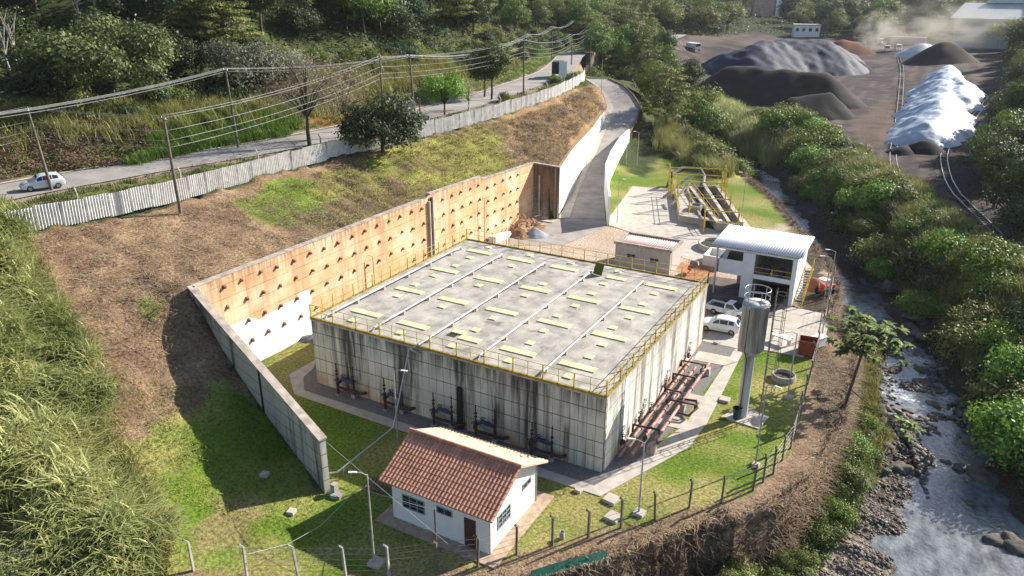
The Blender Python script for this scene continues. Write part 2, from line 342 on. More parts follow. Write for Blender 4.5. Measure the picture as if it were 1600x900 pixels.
# ---- what covers the ground where (albedo per vertex; edges ragged by noise)
wx = X + (vn(X, Y, 4, 21) - .5) * 3.0 + (vn(X, Y, 1, 25) - .5) * 1.2; wy = Y + (vn(X, Y, 4, 22) - .5) * 3.0 + (vn(X, Y, 1, 26) - .5) * 1.2
A = np.tile(np.array([.050, .062, .022]), (len(X), 1))                       # undergrowth floor
GR = np.zeros(len(X))                                                         # where short grass grows
def paint(mask, c, a=1.): A[mask] = A[mask] * (1 - a) + np.array(c) * a
straw = np.array([.25, .175, .105]); soil = np.array([.10, .058, .036]); lawn = np.array([.105, .165, .018]); dryg = np.array([.28, .25, .085]); olive = np.array([.15, .145, .05])
sl_ = inpoly(X, Y, SLOPE); nA = vn(X, Y, 6, 31)[:, None]; nB = vn(X, Y, 1.6, 35)[:, None]
A[sl_] = (soil * (1 - nB) + straw * nB * 1.35)[sl_]
mid = sl_ & inpoly(wx, wy, [(-34, 18), (-34, 48), (-46, 66), (-46, 12), (-40, 8)])
nM = np.clip((vn(X, Y, 3.5, 34, 3)[:, None] - .5) * 3 + .5, 0, 1); A[mid] = (np.array([.15, .105, .06]) * (1 - nM) + np.array([.24, .235, .06]) * nM)[mid]; GR[mid] = .6
def px_poly(pts, z): return [hit(a, b)[:2] for a, b in pts]
gr1 = inpoly(wx, wy, px_poly([(372, 318), (430, 280), (470, 275), (500, 330), (485, 365), (440, 352)], 10.5)); paint(gr1 & sl_, (.125, .18, .024), .85); GR[gr1 & sl_] = 1
gr2 = inpoly(wx, wy, px_poly([(570, 258), (600, 250), (625, 258), (600, 272)], 11)); paint(gr2 & sl_, (.15, .2, .025), .6)
gr4 = inpoly(wx, wy, px_poly([(640, 232), (760, 205), (800, 250), (720, 285)], 10.3)); paint(gr4 & sl_, (.2, .19, .04), .6); GR[gr4 & sl_] = .8
br1 = inpoly(wx, wy, px_poly([(490, 320), (560, 300), (600, 325), (470, 380), (430, 395)], 9.5)); paint(br1 & sl_, (.14, .1, .06), .75)
gr3 = inpoly(wx, wy, px_poly([(205, 462), (235, 450), (262, 470), (255, 510), (215, 492)], 6.5)); paint(gr3 & sl_, (.13, .17, .03), .7); GR[gr3 & sl_] = 1
drys = sl_ & inpoly(wx, wy, [(-33, 53), (-46, 66), (-47, 86), (-52, 112), (-44, 106), (-37, 80), (-30, 55)]); A[drys] = (np.array([.17, .10, .045]) * (1 - nB) + np.array([.36, .25, .11]) * nB)[drys]
lowg = inpoly(wx, wy, [wing(1), wing(.62)] + [hit(a, b)[:2] for a, b in ((360, 590), (310, 615), (275, 640), (225, 655), (190, 690), (150, 760), (150, 900))] + [(0, -30), (0, -9)])
yd = inpoly(X, Y, YARD); lg = (yd | lowg)
nL = np.clip((vn(X, Y, 4.5, 33, 3)[:, None] - .5) * 3 + .58, 0, 1); A[lg] = (lawn * nL + dryg * (1 - nL) * .95)[lg]; GR[lg] = 1
worn = inpoly(wx, wy, px_poly([(300, 800), (340, 770), (420, 790), (400, 850), (330, 870), (290, 850)], 0)); paint(worn, (.25, .19, .09), .7); GR[worn] = .5
ed = seg_dist(X, Y, EDGE); fl = inpoly(X, Y, YARD)
FENCE2 = [at(a, b, 0)[:2] for a, b in [(303, 895), (386, 900), (466, 900), (540, 900), (608, 900), (682, 890), (746, 885), (807, 866), (863, 852), (919, 840), (970, 825), (1023, 812), (1077, 793), (1127, 785), (1176, 766), (1208, 740), (1235, 700), (1250, 650), (1262, 600), (1277, 550), (1290, 500), (1297, 465), (1302, 440)]]
strip = inpoly(wx * .15 + X * .85, wy * .15 + Y * .85, FENCE2 + [(6, 55), (0, 68), (2, 72), (22, 60), (22, -4), (0, -25), (-25, -33)]) & (seg_dist(X, Y, BEDP[:len(LB)]) > 1.5)
A[strip] = (np.array([.17, .105, .06]) * (1 - nB) + np.array([.36, .255, .165]) * nB)[strip]; GR[strip] = 0
nor = inpoly(wx, wy, [(-34, 28), (-34, 53), (-29.5, 54), (-23.5, 55), (-22, 56.5), (-27, 77), (-20.5, 78.5), (-12, 64), (-5, 62), (-1, 68), (8, 50), (10, 38), (5, 24.5), (-.1, 24), (-30, 24)])
A[nor] = (np.array([.40, .30, .215]) * nA + np.array([.46, .39, .31]) * (1 - nA))[nor]; GR[nor] = 0
rs = inpoly(wx, wy, px_poly([(1060, 405), (1115, 400), (1118, 460), (1062, 440)], 0)) | inpoly(wx, wy, px_poly([(1245, 425), (1290, 432), (1290, 468), (1248, 462)], 0)); paint(rs, (.38, .16, .08), .85)
og_ = inpoly(wx, wy, px_poly([(1240, 462), (1290, 470), (1288, 492), (1238, 482)], 0)); paint(og_, (.25, .17, .05), .8)
rz_ = inpoly(wx, wy, px_poly([(950, 352), (965, 322), (985, 296), (992, 292), (965, 355)], 0)); paint(rz_, (.19, .17, .05), .9); GR[rz_] = .6
vr = seg_dist(X, Y, ROAD); paint((vr < 8) & (X > -90) & ~sl_ & ~yd, (.13, .14, .04), .8); paint((vr < RW + 1.6), (.27, .21, .15), .9)
fb_ = (Y > 300) & ~inpoly(X, Y, FARYARD); A[fb_] = (.03, .04, .018)
brn_ = inpoly(wx, wy, px_poly([(0, 200), (60, 195), (135, 205), (150, 250), (100, 268), (0, 280)], 13)); paint(brn_, (.14, .09, .055), .85)
hillb = (X < -60) & (Y < 140) & (vr > RW + 1.5) & (vr < 20); nC = vn(X, Y, 5, 41); A[hillb & (nC > .45)] = (.11, .1, .04); redp = inpoly(wx, wy, px_poly([(480, 175), (545, 170), (560, 195), (510, 205)], 12.6)); paint(redp, (.30, .11, .05), .9)
lowb = (seg_dist(X, Y, EDGE) > .0) & ~fl & (X > -2) & (X < 20) & (Y < 34) & (Y > -30) & (Z < -1); A[lowb] = (np.array([.09, .07, .05]) * (1 - nB) + np.array([.20, .155, .11]) * nB)[lowb]
bed = inpoly(X, Y, BEDP) | (seg_dist(X, Y, RB) < 5) | ((seg_dist(X, Y, LB) < 4.5) & ~fl)
A[bed] = (np.array([.035, .03, .026]) * (1 - nB) + np.array([.11, .092, .074]) * nB)[bed]
farb = (seg_dist(X, Y, RB) < 14) & (X > 3 - Y * .02) & ~inpoly(X, Y, FARYARD) & ~inpoly(X, Y, BEDP) & (seg_dist(X, Y, LB) > 5); A[farb] = (np.array([.04, .03, .022]) * (1 - nB) + np.array([.085, .065, .045]) * nB)[farb]  # far bank soil darkened to put its deep shade into the colour
sand = inpoly(wx, wy, px_poly([(1290, 830), (1370, 820), (1390, 860), (1380, 920), (1300, 940), (1285, 880)], -4.2)); paint(sand, (.30, .235, .165), .8)
cliff = inpoly(wx, wy, [(14, 62), (24, 47), (30, 56), (19, 72)]); paint(cliff, (.12, .065, .048), .8)  # brown cliff, darkened further for the shade on the far bank
fy = inpoly(wx, wy, FARYARD) ; A[fy] = (np.array([.035, .028, .028]) * (1 - nA) + np.array([.075, .06, .054]) * nA)[fy]
tr_k = fy & (vn(X + .02 * Y, Y, 1, 95, 1) * 0 + vn((X + .045 * Y) * 1.0, Y * .06, 1.5, 96, 2) > .58); paint(tr_k, (.15, .12, .105), .5)
fyb = inpoly(wx, wy, px_poly([(1325, 190), (1395, 150), (1400, 215), (1350, 240)], 2)); paint(fyb, (.12, .08, .06), .7)
A *= (.82 + .36 * vn(X, Y, 2.3, 51))[:, None]
gm = bpy.data.materials.new('ground_cover'); gm.use_nodes = True; t = gm.node_tree; b = t.nodes['Principled BSDF']
ca = _node(t, 'ShaderNodeVertexColor', layer_name='alb'); ge = _node(t, 'ShaderNodeNewGeometry')
n1 = _node(t, 'ShaderNodeTexNoise'); n1.inputs['Scale'].default_value = 4.5; n1.inputs['Detail'].default_value = 10; n1.inputs['Roughness'].default_value = .72
t.links.new(ge.outputs['Position'], n1.inputs[0])
mr = _node(t, 'ShaderNodeMapRange'); mr.inputs[1].default_value = .34; mr.inputs[2].default_value = .68; mr.inputs[3].default_value = .34; mr.inputs[4].default_value = 1.75; t.links.new(n1.outputs[0], mr.inputs[0])
mm = _node(t, 'ShaderNodeVectorMath', operation='SCALE'); t.links.new(ca.outputs[0], mm.inputs[0]); t.links.new(mr.outputs[0], mm.inputs['Scale'])
t.links.new(mm.outputs[0], b.inputs['Base Color']); b.inputs['Roughness'].default_value = .95; b.inputs['Specular IOR Level'].default_value = .1
bp = _node(t, 'ShaderNodeBump'); bp.inputs['Strength'].default_value = .7; bp.inputs['Distance'].default_value = .12; t.links.new(n1.outputs[0], bp.inputs['Height']); t.links.new(bp.outputs[0], b.inputs['Normal'])
gme = np_mesh('ground', np.c_[X, Y, Z], gt, 3, alb=A, smooth=True, extra={'grass': GR})
ground = link('ground', gme, gm); tag(ground, kind='structure')
# ================================================================ materials of the built things
def formwork(name, base, base2, pw, ph, joint, streak, sk_th, top, low=None, axis='x', rough=.85, off=0.5, jw=.025, blk=1., rows=None, zone=0):
    """poured or block concrete: panel joints, panel to panel tone, stains running down from the top, a tint at the foot"""
    m = bpy.data.materials.new(name); m.use_nodes = True; t = m.node_tree; b = t.nodes['Principled BSDF']; m.diffuse_color = (*base, 1)
    lk = t.links.new; N = lambda k, **kw: _node(t, k, **kw)
    g = N('ShaderNodeNewGeometry'); sp = N('ShaderNodeSeparateXYZ'); lk(g.outputs['Position'], sp.inputs[0])
    if axis == 'xy': ad = N('ShaderNodeMath', operation='ADD'); lk(sp.outputs[0], ad.inputs[0]); lk(sp.outputs[1], ad.inputs[1]); u = ad.outputs[0]
    else: u = sp.outputs[0 if axis == 'x' else 1]
    cb = N('ShaderNodeCombineXYZ'); lk(u, cb.inputs[0]); lk(sp.outputs[2], cb.inputs[1])
    nz = N('ShaderNodeTexNoise'); nz.inputs['Scale'].default_value = 1.7; lk(g.outputs['Position'], nz.inputs[0])
    wv = N('ShaderNodeVectorMath', operation='SCALE'); wv.inputs['Scale'].default_value = .05; lk(nz.outputs['Color'], wv.inputs[0])
    va = N('ShaderNodeVectorMath', operation='ADD'); lk(cb.outputs[0], va.inputs[0]); lk(wv.outputs[0], va.inputs[1])
    br = N('ShaderNodeTexBrick'); br.offset = off; br.inputs['Scale'].default_value = 1; br.inputs['Brick Width'].default_value = pw; br.inputs['Row Height'].default_value = ph
    br.inputs['Mortar Size'].default_value = jw; br.inputs['Mortar Smooth'].default_value = .6
    br.inputs['Color1'].default_value = (*base, 1); br.inputs['Color2'].default_value = (*[a * (1 - blk) + b2 * blk for a, b2 in zip(base, base2)], 1); br.inputs['Mortar'].default_value = (*joint, 1); lk(va.outputs[0], br.inputs[0])
    cur = br.outputs[0]
    def mix(fac, col, cur, k=1):
        mx = N('ShaderNodeMix', data_type='RGBA'); lk(fac, mx.inputs[0]); lk(cur, mx.inputs[6]); mx.inputs[7].default_value = (*col, 1); return mx.outputs[2]
    def noise(scale, th, w, amt, det=8):
        mp = N('ShaderNodeMapping'); mp.inputs['Scale'].default_value = scale; lk(g.outputs['Position'], mp.inputs[0])
        n = N('ShaderNodeTexNoise'); n.inputs['Scale'].default_value = 1; n.inputs['Detail'].default_value = det; n.inputs['Roughness'].default_value = .65; lk(mp.outputs[0], n.inputs[0])
        r = N('ShaderNodeMapRange'); r.inputs[1].default_value = th; r.inputs[2].default_value = th + w; r.inputs[4].default_value = amt; lk(n.outputs[0], r.inputs[0]); return r.outputs[0]
    if rows:
        b2_ = N('ShaderNodeTexBrick'); b2_.offset = 0; b2_.inputs['Scale'].default_value = 1; b2_.inputs['Brick Width'].default_value = 500; b2_.inputs['Row Height'].default_value = ph; b2_.inputs['Mortar Size'].default_value = .05; b2_.inputs['Mortar Smooth'].default_value = .8; lk(va.outputs[0], b2_.inputs[0])
        rn = N('ShaderNodeMath', operation='MULTIPLY'); lk(b2_.outputs[1], rn.inputs[0]); lk(noise((1.3, 1.3, 1.3), .25, .2, 1), rn.inputs[1]); cur = mix(rn.outputs[0], rows, cur)
    cur = mix(noise((.5, .5, .5), .45, .25, .55), base2, cur)
    cur = mix(noise((.18, .18, .3), .5, .12, .6), base2, cur)
    if zone:
        zn = N('ShaderNodeMath', operation='MULTIPLY'); lk(noise((.42, .42, .03), .465, .10, 1.0, 3), zn.inputs[0]); lk(noise((2.2, 2.2, .16), .36, .2, zone), zn.inputs[1]); cur = mix(zn.outputs[0], streak, cur)
        cur = mix(noise((3.2, 3.2, .30), .60, .1, .6), streak, cur)
    else: cur = mix(noise((1.1, 1.1, .10), sk_th, .2, .85), streak, cur)
    tp = N('ShaderNodeMapRange'); tp.inputs[1].default_value = top - 2.2; tp.inputs[2].default_value = top; lk(sp.outputs[2], tp.inputs[0])
    ml = N('ShaderNodeMath', operation='MULTIPLY'); lk(tp.outputs[0], ml.inputs[0]); lk(noise((2.6, 2.6, .25), sk_th - .1, .2, .9), ml.inputs[1]); cur = mix(ml.outputs[0], streak, cur)
    if low:
        lp = N('ShaderNodeMapRange'); lp.inputs[1].default_value = 1.5; lp.inputs[2].default_value = 0.1; lk(sp.outputs[2], lp.inputs[0])
        m2 = N('ShaderNodeMath', operation='MULTIPLY'); lk(lp.outputs[0], m2.inputs[0]); lk(noise((.35, .35, .6), .5, .12, .9), m2.inputs[1]); cur = mix(m2.outputs[0], low, cur)
    lk(cur, b.inputs['Base Color']); b.inputs['Roughness'].default_value = rough; b.inputs['Specular IOR Level'].default_value = .2
    bp = N('ShaderNodeBump'); bp.inputs['Strength'].default_value = .6; bp.inputs['Distance'].default_value = .04; lk(br.outputs[1], bp.inputs['Height']); bp.invert = True; lk(bp.outputs[0], b.inputs['Normal'])
    return m
M = {}
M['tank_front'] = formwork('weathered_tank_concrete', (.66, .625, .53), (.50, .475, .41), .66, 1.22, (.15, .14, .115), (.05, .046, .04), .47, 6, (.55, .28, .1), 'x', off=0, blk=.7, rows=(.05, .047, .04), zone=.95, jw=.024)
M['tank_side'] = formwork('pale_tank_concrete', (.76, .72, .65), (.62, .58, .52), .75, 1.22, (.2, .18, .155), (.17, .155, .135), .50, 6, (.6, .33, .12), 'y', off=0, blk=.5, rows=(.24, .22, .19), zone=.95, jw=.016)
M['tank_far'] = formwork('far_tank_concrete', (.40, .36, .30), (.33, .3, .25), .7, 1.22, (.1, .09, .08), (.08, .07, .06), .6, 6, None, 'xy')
M['orange_wall'] = formwork('ochre_stained_concrete', (.68, .39, .205), (.80, .65, .46), 1.25, 1.2, (.42, .22, .11), (.28, .15, .08), .50, 9.0, (.52, .2, .09), 'y', off=0, jw=.010, blk=.12, rows=(.36, .17, .08), zone=.45)
M['wing_wall'] = formwork('grey_wing_concrete', (.50, .48, .42), (.38, .365, .32), 2.4, 1.0, (.1, .1, .085), (.07, .066, .058), .50, 8.5, None, 'xy', jw=.012, blk=.4, rows=(.12, .115, .1), zone=.95)
M['brown_wall'] = formwork('brown_return_concrete', (.30, .17, .095), (.22, .13, .08), 1.2, 1.2, (.09, .055, .035), (.06, .04, .03), .52, 7.3, None, 'x', off=0)
M['cap'] = mat('concrete_coping', (.40, .34, .28), .9, var=.35, vscale=1.5, stains=[((.12, .1, .085), (1.2, 1.2, 1.2), .55, .7)])
M['roof'] = mat('weathered_roof_slab', (.47, .435, .375), .9, col2=(.27, .25, .22), vscale=.7, stains=[((.50, .475, .42), (1.6, 1.6, 1.6), .54, .6), ((.22, .205, .185), (.35, .22, 1), .53, .7), ((.075, .07, .065), (.42, .5, 1), .565, .85), ((.19, .18, .165), (2.2, .7, 1), .54, .65), ((.09, .085, .08), (.8, 2.4, 1), .60, .75)], bump=.4, bscale=9)
M['yellow'] = mat('yellow_paint', (.50, .37, .06), .5, var=.35, vscale=3)
M['yellow_dk'] = mat('worn_yellow_paint', (.30, .215, .03), .6, var=.5, vscale=2.5)
M['hatch'] = mat('pale_yellow_cover', (.72, .67, .36), .6, var=.28, vscale=2.2, stains=[((.3, .26, .12), (3, 3, 3), .62, .6)])
M['green_dk'] = mat('dark_green_cover', (.10, .12, .015), .7, var=.3)
M['hole'] = mat('dark_opening', (.03, .035, .02), .9)
M['pipe_w'] = mat('pale_pvc_pipe', (.50, .46, .43), .5, var=.2, vscale=1.5)
M['rail'] = mat('oxide_primer_pipe', (.32, .155, .125), .6, var=.35, vscale=2.5, stains=[((.55, .42, .38), (1.5, 1.5, 1.5), .5, .7)])
M['rust'] = mat('rusty_cast_iron', (.075, .035, .028), .65, var=.5, vscale=5)
M['blue'] = mat('blue_valve_paint', (.04, .05, .11), .5, var=.4)
M['white'] = mat('white_wall_paint', (.80, .79, .76), .75, var=.06, vscale=1.3, stains=[((.45, .36, .28), (1.2, 1.2, .5), .68, .35)])
M['white_lime'] = mat('limewash', (.84, .82, .79), .85, var=.06, stains=[((.5, .4, .33), (1.5, 1.5, .5), .66, .35)])
M['white_cool'] = mat('cool_white_wall_paint', (.62, .66, .70), .75, var=.08, vscale=1)
M['conc'] = mat('light_concrete', (.47, .42, .36), .9, var=.22, vscale=1.2, stains=[((.30, .25, .2), (.6, .6, .6), .58, .6), ((.55, .48, .4), (3, 3, 3), .6, .5)], bump=.3)
M['conc2'] = mat('grey_concrete', (.36, .335, .30), .9, var=.3, vscale=1.4, stains=[((.12, .11, .1), (1.4, 1.4, .4), .58, .6)], bump=.3)
M['gravel'] = mat('grey_gravel', (.24, .225, .21), .95, col2=(.15, .14, .13), vscale=9, bump=1, bscale=40, stains=[((.34, .32, .29), (14, 14, 14), .6, .8)])
M['asph'] = mat('worn_asphalt', (.29, .27, .25), .9, var=.2, vscale=.35, stains=[((.19, .175, .16), (.5, .25, 1), .56, .6), ((.38, .35, .31), (.2, .2, .2), .55, .6)], bump=.2, bscale=30)
M['black'] = mat('black_plastic', (.02, .02, .02), .5)
M['dark'] = mat('dark_interior', (.05, .05, .055), .9)
M['glass'] = mat('window_glass', (.02, .03, .035), .08, spec=.6)
M['frame'] = mat('window_frame_paint', (.30, .33, .36), .5)
M['door'] = mat('brown_door', (.10, .042, .032), .6, var=.2)
M['wood'] = mat('grey_post_wood', (.16, .13, .105), .9, var=.4, vscale=3)
M['post'] = mat('concrete_post', (.40, .37, .33), .9, var=.35, vscale=2)
M['steel'] = mat('galvanised_steel', (.42, .43, .44), .45, metal=.6, var=.2)
M['wire'] = mat('fence_wire', (.25, .25, .25), .5, metal=.5)
M['cable'] = mat('overhead_cable', (.34, .34, .35), .6)
def flip(o): return o
# ---------------------------------------------------------------- flat paved sheets of the yard
def sheet(name, pts, z, m, th=.25):
    b_ = MB(); a = sum(pts[i][0] * pts[(i + 1) % len(pts)][1] - pts[(i + 1) % len(pts)][0] * pts[i][1] for i in range(len(pts)))
    if a < 0: pts = pts[::-1]
    b_.prism([(p[0], p[1]) for p in pts], z - th, z); o = b_.build(name, m); tag(o, kind='structure'); return o
sheet('gravel_bed', [(-28.4, 1.8), (-28, .1), (-26.3, -1.6), (0.1, -1.65), (1.4, 2), (2.7, 9), (3.1, 24), (3.1, 24.2), (-.05, 24.2), (-.05, -.05), (-26.3, -.05), (-26.4, 3)], .045, M['gravel'])
sheet('footpath', [(-29.4, 3.2), (-29.4, -.2), (-26.6, -2.45), (-15.6, -2.5), (0.9, -2.5), (4.3, 6.1), (4.5, 10), (3.9, 24.2), (3.1, 24.2), (3.1, 9), (1.4, 2), (.1, -1.65), (-26.3, -1.6), (-28, .1), (-28.4, 1.8)], .062, M['conc'])
for q in ([(1.55, 2.6), (3.0, 3.2), (3.3, 5.2), (1.9, 5.0)], [(1.0, 8.0), (4.0, 8.2), (4.0, 9.8), (1.0, 9.6)], [(.8, 12.6), (3.9, 12.8), (3.9, 14), (.8, 13.8)], [(.3, 20.0), (3.6, 20.3), (3.6, 22.2), (.3, 22)]): sheet('paving_slab', q, .071, M['conc'])
sheet('parking_apron', [(-0.05, 24.3), (3.5, 24.3), (5.9, 25.3), (8.9, 25.5), (10.2, 29), (9.7, 37), (4.6, 37), (4.6, 33), (-.05, 31)], .055, M['conc'])
sheet('yard_paving', [(-23.2, 55.2), (-27.6, 77.6), (-21.5, 78.2), (-14.6, 63.2), (-6.4, 61.6), (-1, 64), (6, 50), (-1.5, 45), (-9, 46.5), (-12, 50), (-18, 53)], .05, M['conc'])
sheet('dark_forecourt', [(-7.3, 31), (4.5, 33.2), (4.5, 43), (-4, 42), (-7.4, 37)], .058, mat('mottled_brown_forecourt', (.13, .10, .09), .9, var=.4, vscale=.9))  # mottled dark brown slab in front of the two-storey building
# ---------------------------------------------------------------- roads
def ribbon(name, Lp, Rp, m, dz=.02, n=4):
    V = []; 
    for a, b_ in zip(Lp, Rp):
        for k in range(n + 1):
            u = k / n; V.append((a[0] * (1 - u) + b_[0] * u, a[1] * (1 - u) + b_[1] * u, a[2] * (1 - u) + b_[2] * u + dz))
    F = [(i * (n + 1) + k, i * (n + 1) + k + 1, (i + 1) * (n + 1) + k + 1, (i + 1) * (n + 1) + k) for i in range(len(Lp) - 1) for k in range(n)]
    me = np_mesh(name, V, F, 4, smooth=True); o = link(name, me, m); return tag(o, kind='structure')
def smooth_line(P, step=2.0):
    P = [Vector(p) for p in P]; out = []
    for i in range(len(P) - 1):
        p0 = P[max(i - 1, 0)]; p1 = P[i]; p2 = P[i + 1]; p3 = P[min(i + 2, len(P) - 1)]; n = max(1, int((p2 - p1).length / step))
        for k in range(n):
            t_ = k / n; out.append(tuple(.5 * ((2 * p1) + (p2 - p0) * t_ + (2 * p0 - 5 * p1 + 4 * p2 - p3) * t_**2 + (-p0 + 3 * p1 - 3 * p2 + p3) * t_**3)))
    out.append(tuple(P[-1])); return out
rc = smooth_line(ROAD); ribbon('road', off(rc, RW), off(rc, -RW), M['asph'], .10)
kw = off(rc, RW + .02); ribbon('verge_kerb', off(rc, RW + .55), off(rc, RW + .02), M['conc'], .16, 1)
def lerp3(a, b_, u): return tuple(a[i] * (1 - u) + b_[i] * u for i in range(3))
M['rampasph'] = mat('ramp_asphalt', (.33, .305, .28), .9, var=.25, vscale=.5, stains=[((.2, .185, .17), (.4, .4, .4), .54, .7), ((.42, .33, .26), (.5, .5, .5), .62, .6)], bump=.2, bscale=30)
GUT = [.24, .22, .2, .2, .2, .2, .2, .16, .1, .05]
RLs = smooth_line(RL, 2); RRs = smooth_line(RR, 2); n_ = min(len(RLs), len(RRs))
def resample(P, n):
    P = np.array(P); d = np.r_[0, np.cumsum(np.hypot(*(np.diff(P[:, :2], axis=0).T)))]; u = np.linspace(0, d[-1], n); return [tuple(np.interp(x, d, P[:, i]) for i in range(3)) for x in u]
def sub(P, k=5):                     # k points per control segment so left and right stay paired
    out = []
    for i in range(len(P) - 1): out += [lerp3(P[i], P[i + 1], j / k) for j in range(k)]
    return out + [P[-1]]
ls, rs_ = sub(RL), sub(RR); gs = sub([lerp3(a, b_, g) for a, b_, g in zip(RL, RR, GUT)])
ribbon('ramp_road', [p for p in gs], rs_, M['rampasph'], .06)
ribbon('ramp_gutter', ls, gs, M['conc'], .12, 2)
sheet('ramp_apron', [(-29.6, 53), (-32.5, 44), (-30, 40), (-24, 44), (-22.5, 53.2), (-23.6, 57.5), (RR[0][0], RR[0][1] + .5), (RL[0][0], RL[0][1] + .5)], .03, M['rampasph'])
# kerb along the outer bend
kb = MB(); kk = [i for i in range(len(rs_)) if i >= 18]
for i, j in zip(kk[:-1], kk[1:]): a, b_ = rs_[i], rs_[j]; kb.bar((a[0] + .1, a[1], a[2] + .16), (b_[0] + .1, b_[1], b_[2] + .16), .22, .34)
tag(kb.build('ramp_kerb', mat('earth_stained_kerb', (.26, .14, .09), .9, var=.4)), kind='structure')
# ---------------------------------------------------------------- retaining wall with anchor heads
def wall_strip(path, zb, zt, th, cap=.0):
    """a wall along a plan path, thickness th to the left of the path; returns MB"""
    o = off([(p[0], p[1]) for p in path], th); m_ = MB(); n = len(path)
    for i in range(n - 1):
        m_.prism([path[i][:2], path[i + 1][:2], o[i + 1][:2], o[i][:2]], [zb[i], zb[i + 1], zb[i + 1], zb[i]], [zt[i], zt[i + 1], zt[i + 1], zt[i]])
    return m_
rw = empty('retaining_wall', (-33.5, 24, 0), 'tall ochre-stained concrete retaining wall with rows of anchor heads below the slope', 'retaining wall')
def pb(mb, name, m, root, **k):      # build a part in world coordinates under a root
    o = mb.build(name, m, root, **k); o.matrix_parent_inverse = Matrix.Identity(4); o.location = -Vector(root.location); return o
ys = [-5.1, 0, 6, 13, 20, 25.9, 26.6, 27.4, 31, 38.7, 38.8, 45, 52.9]; zt = [9.1, 9.1, 9.05, 9.0, 9.0, 8.95, 8.95, 9.3, 9.2, 9.0, 8.6, 8.3, 8.0]
body = MB()
for i in range(len(ys) - 1):
    body.prism([(-33.95, ys[i]), (-33.5, ys[i]), (-33.5, ys[i + 1]), (-33.95, ys[i + 1])], [-.3] * 4, [zt[i], zt[i], zt[i + 1], zt[i + 1]])
pb(body, 'wall', M['orange_wall'], rw)
cp_ = MB()
for i in range(len(ys) - 1):
    if ys[i + 1] - ys[i] < 1: continue
    cp_.prism([(-34.0, ys[i] + .02), (-33.45, ys[i] + .02), (-33.45, ys[i + 1] - .02), (-34.0, ys[i + 1] - .02)], [zt[i] + .002, zt[i] + .002, zt[i + 1] + .002, zt[i + 1] + .002], [zt[i] + .12, zt[i] + .12, zt[i + 1] + .12, zt[i + 1] + .12])
pb(cp_, 'coping', M['cap'], rw)
wp = [(-4.9, 0.05), (-4.9, 4.9), (-1.8, 4.5), (-.5, 4.65), (1.2, 3.95), (2.8, 4.1), (4.2, 4.35), (5.3, 4.3), (6.2, 4.75), (7.2, 4.5), (7.5, 3.6), (7.0, 2.6), (7.7, 1.6), (7.2, .05)]
rr_ = random.Random(3); wp2 = []
for a, b_ in zip(wp, wp[1:] + wp[:1]):
    for k in range(5):
        u = k / 5; jx = (rr_.uniform(-.11, .11) if k else 0); wp2.append((a[0] * (1 - u) + b_[0] * u + jx * (a[1] > .1), a[1] * (1 - u) + b_[1] * u + (jx if a[1] > .1 and b_[1] > .1 else 0)))
pm = MB(); nw = len(wp2); pm.add([(-33.5, y, z) for y, z in wp2] + [(-33.492, y, z) for y, z in wp2], [tuple(range(nw, 2 * nw))] + [(i, (i + 1) % nw, nw + (i + 1) % nw, nw + i) for i in range(nw)])
pb(pm, 'whitewashed_patch', mat('patchy_whitewash', (.80, .78, .74), .85, var=.1, stains=[((.55, .42, .30), (.9, .9, .9), .60, .6), ((.35, .3, .26), (2.2, 2.2, .4), .66, .5)]), rw)
hm = MB(); hm.add([(0, -.17, -.2), (0, .17, -.2), (0, .17, .2), (0, -.17, .2), (.26, -.11, -.22), (.26, .11, -.22), (.3, .11, .04), (.3, -.11, .04)], [(3, 2, 1, 0), (4, 5, 6, 7), (0, 1, 5, 4), (1, 2, 6, 5), (2, 3, 7, 6), (3, 0, 4, 7)])
h0 = None; k = 0
for zi, z in enumerate((8.15, 6.3, 4.4, 2.5)):
    for j in range(28):
        y = -2.4 + 2.02 * j + (0.15 if zi % 2 else 0)
        if y > 49 or (26.3 < y < 28): continue
        if y > 39: zz = z - .75
        else: zz = z
        if zi == 3 and 8 < y < 22: continue          # behind the tank
        if h0 is None: h0 = hm.build('anchor_head', [mat('shadow_brown_anchor_concrete', (.23, .11, .055), .9, var=.4)], rw); o = h0  # dark brown puts the heads' shadows and hollow darkness into their colour
        else: o = h0.copy(); COL.objects.link(o)
        o.location = Vector((-33.5, y + rr_.uniform(-.12, .12), zz + rr_.uniform(-.1, .1))) - rw.location; o.scale = (rr_.uniform(.6, .95), rr_.uniform(.6, .85), rr_.uniform(.6, .85)); k += 1
dc = MB(); dc.box(-33.5, 26.95, 0, -33.2, 27.12, 8.6); dc.box(-33.5, 27.62, 0, -33.2, 27.8, 9.0); pb(dc, 'drain_chute', M['conc'], rw)
dc = MB(); dc.box(-33.49, 27.12, 0, -33.42, 27.62, 8.9); pb(dc, 'drain_bed', mat('rust_streak', (.13, .05, .03), .9), rw)
# return wall at the ramp foot
rt = empty('return_wall', (-32, 53.3, 0), 'brown streaked return wall at the foot of the ramp with a white drainpipe', 'retaining wall')
b_ = MB(); b_.prism([(-33.5, 52.95), (-30.0, 54.3), (-30.2, 54.7), (-33.9, 53.4)], -.2, [8.0, 7.5, 7.5, 8.0]); pb(b_, 'wall', M['brown_wall'], rt)
b_ = MB(); b_.prism([(-33.48, 52.9), (-29.95, 54.25), (-30.2, 54.75), (-33.9, 53.45)], [8.002, 7.502, 7.502, 8.002], [8.1, 7.6, 7.6, 8.1]); pb(b_, 'coping', M['cap'], rt)
b_ = MB(); b_.tube([(-32.6, 53.0, 0), (-32.6, 53.0, 6.3)], .13, 10); pb(b_, 'drainpipe', M['pipe_w'], rt)
b_ = MB(); b_.tube([(-30.5, 53.85, 0), (-30.5, 53.85, 7.4)], .05, 8); pb(b_, 'thin_pipe', M['steel'], rt)
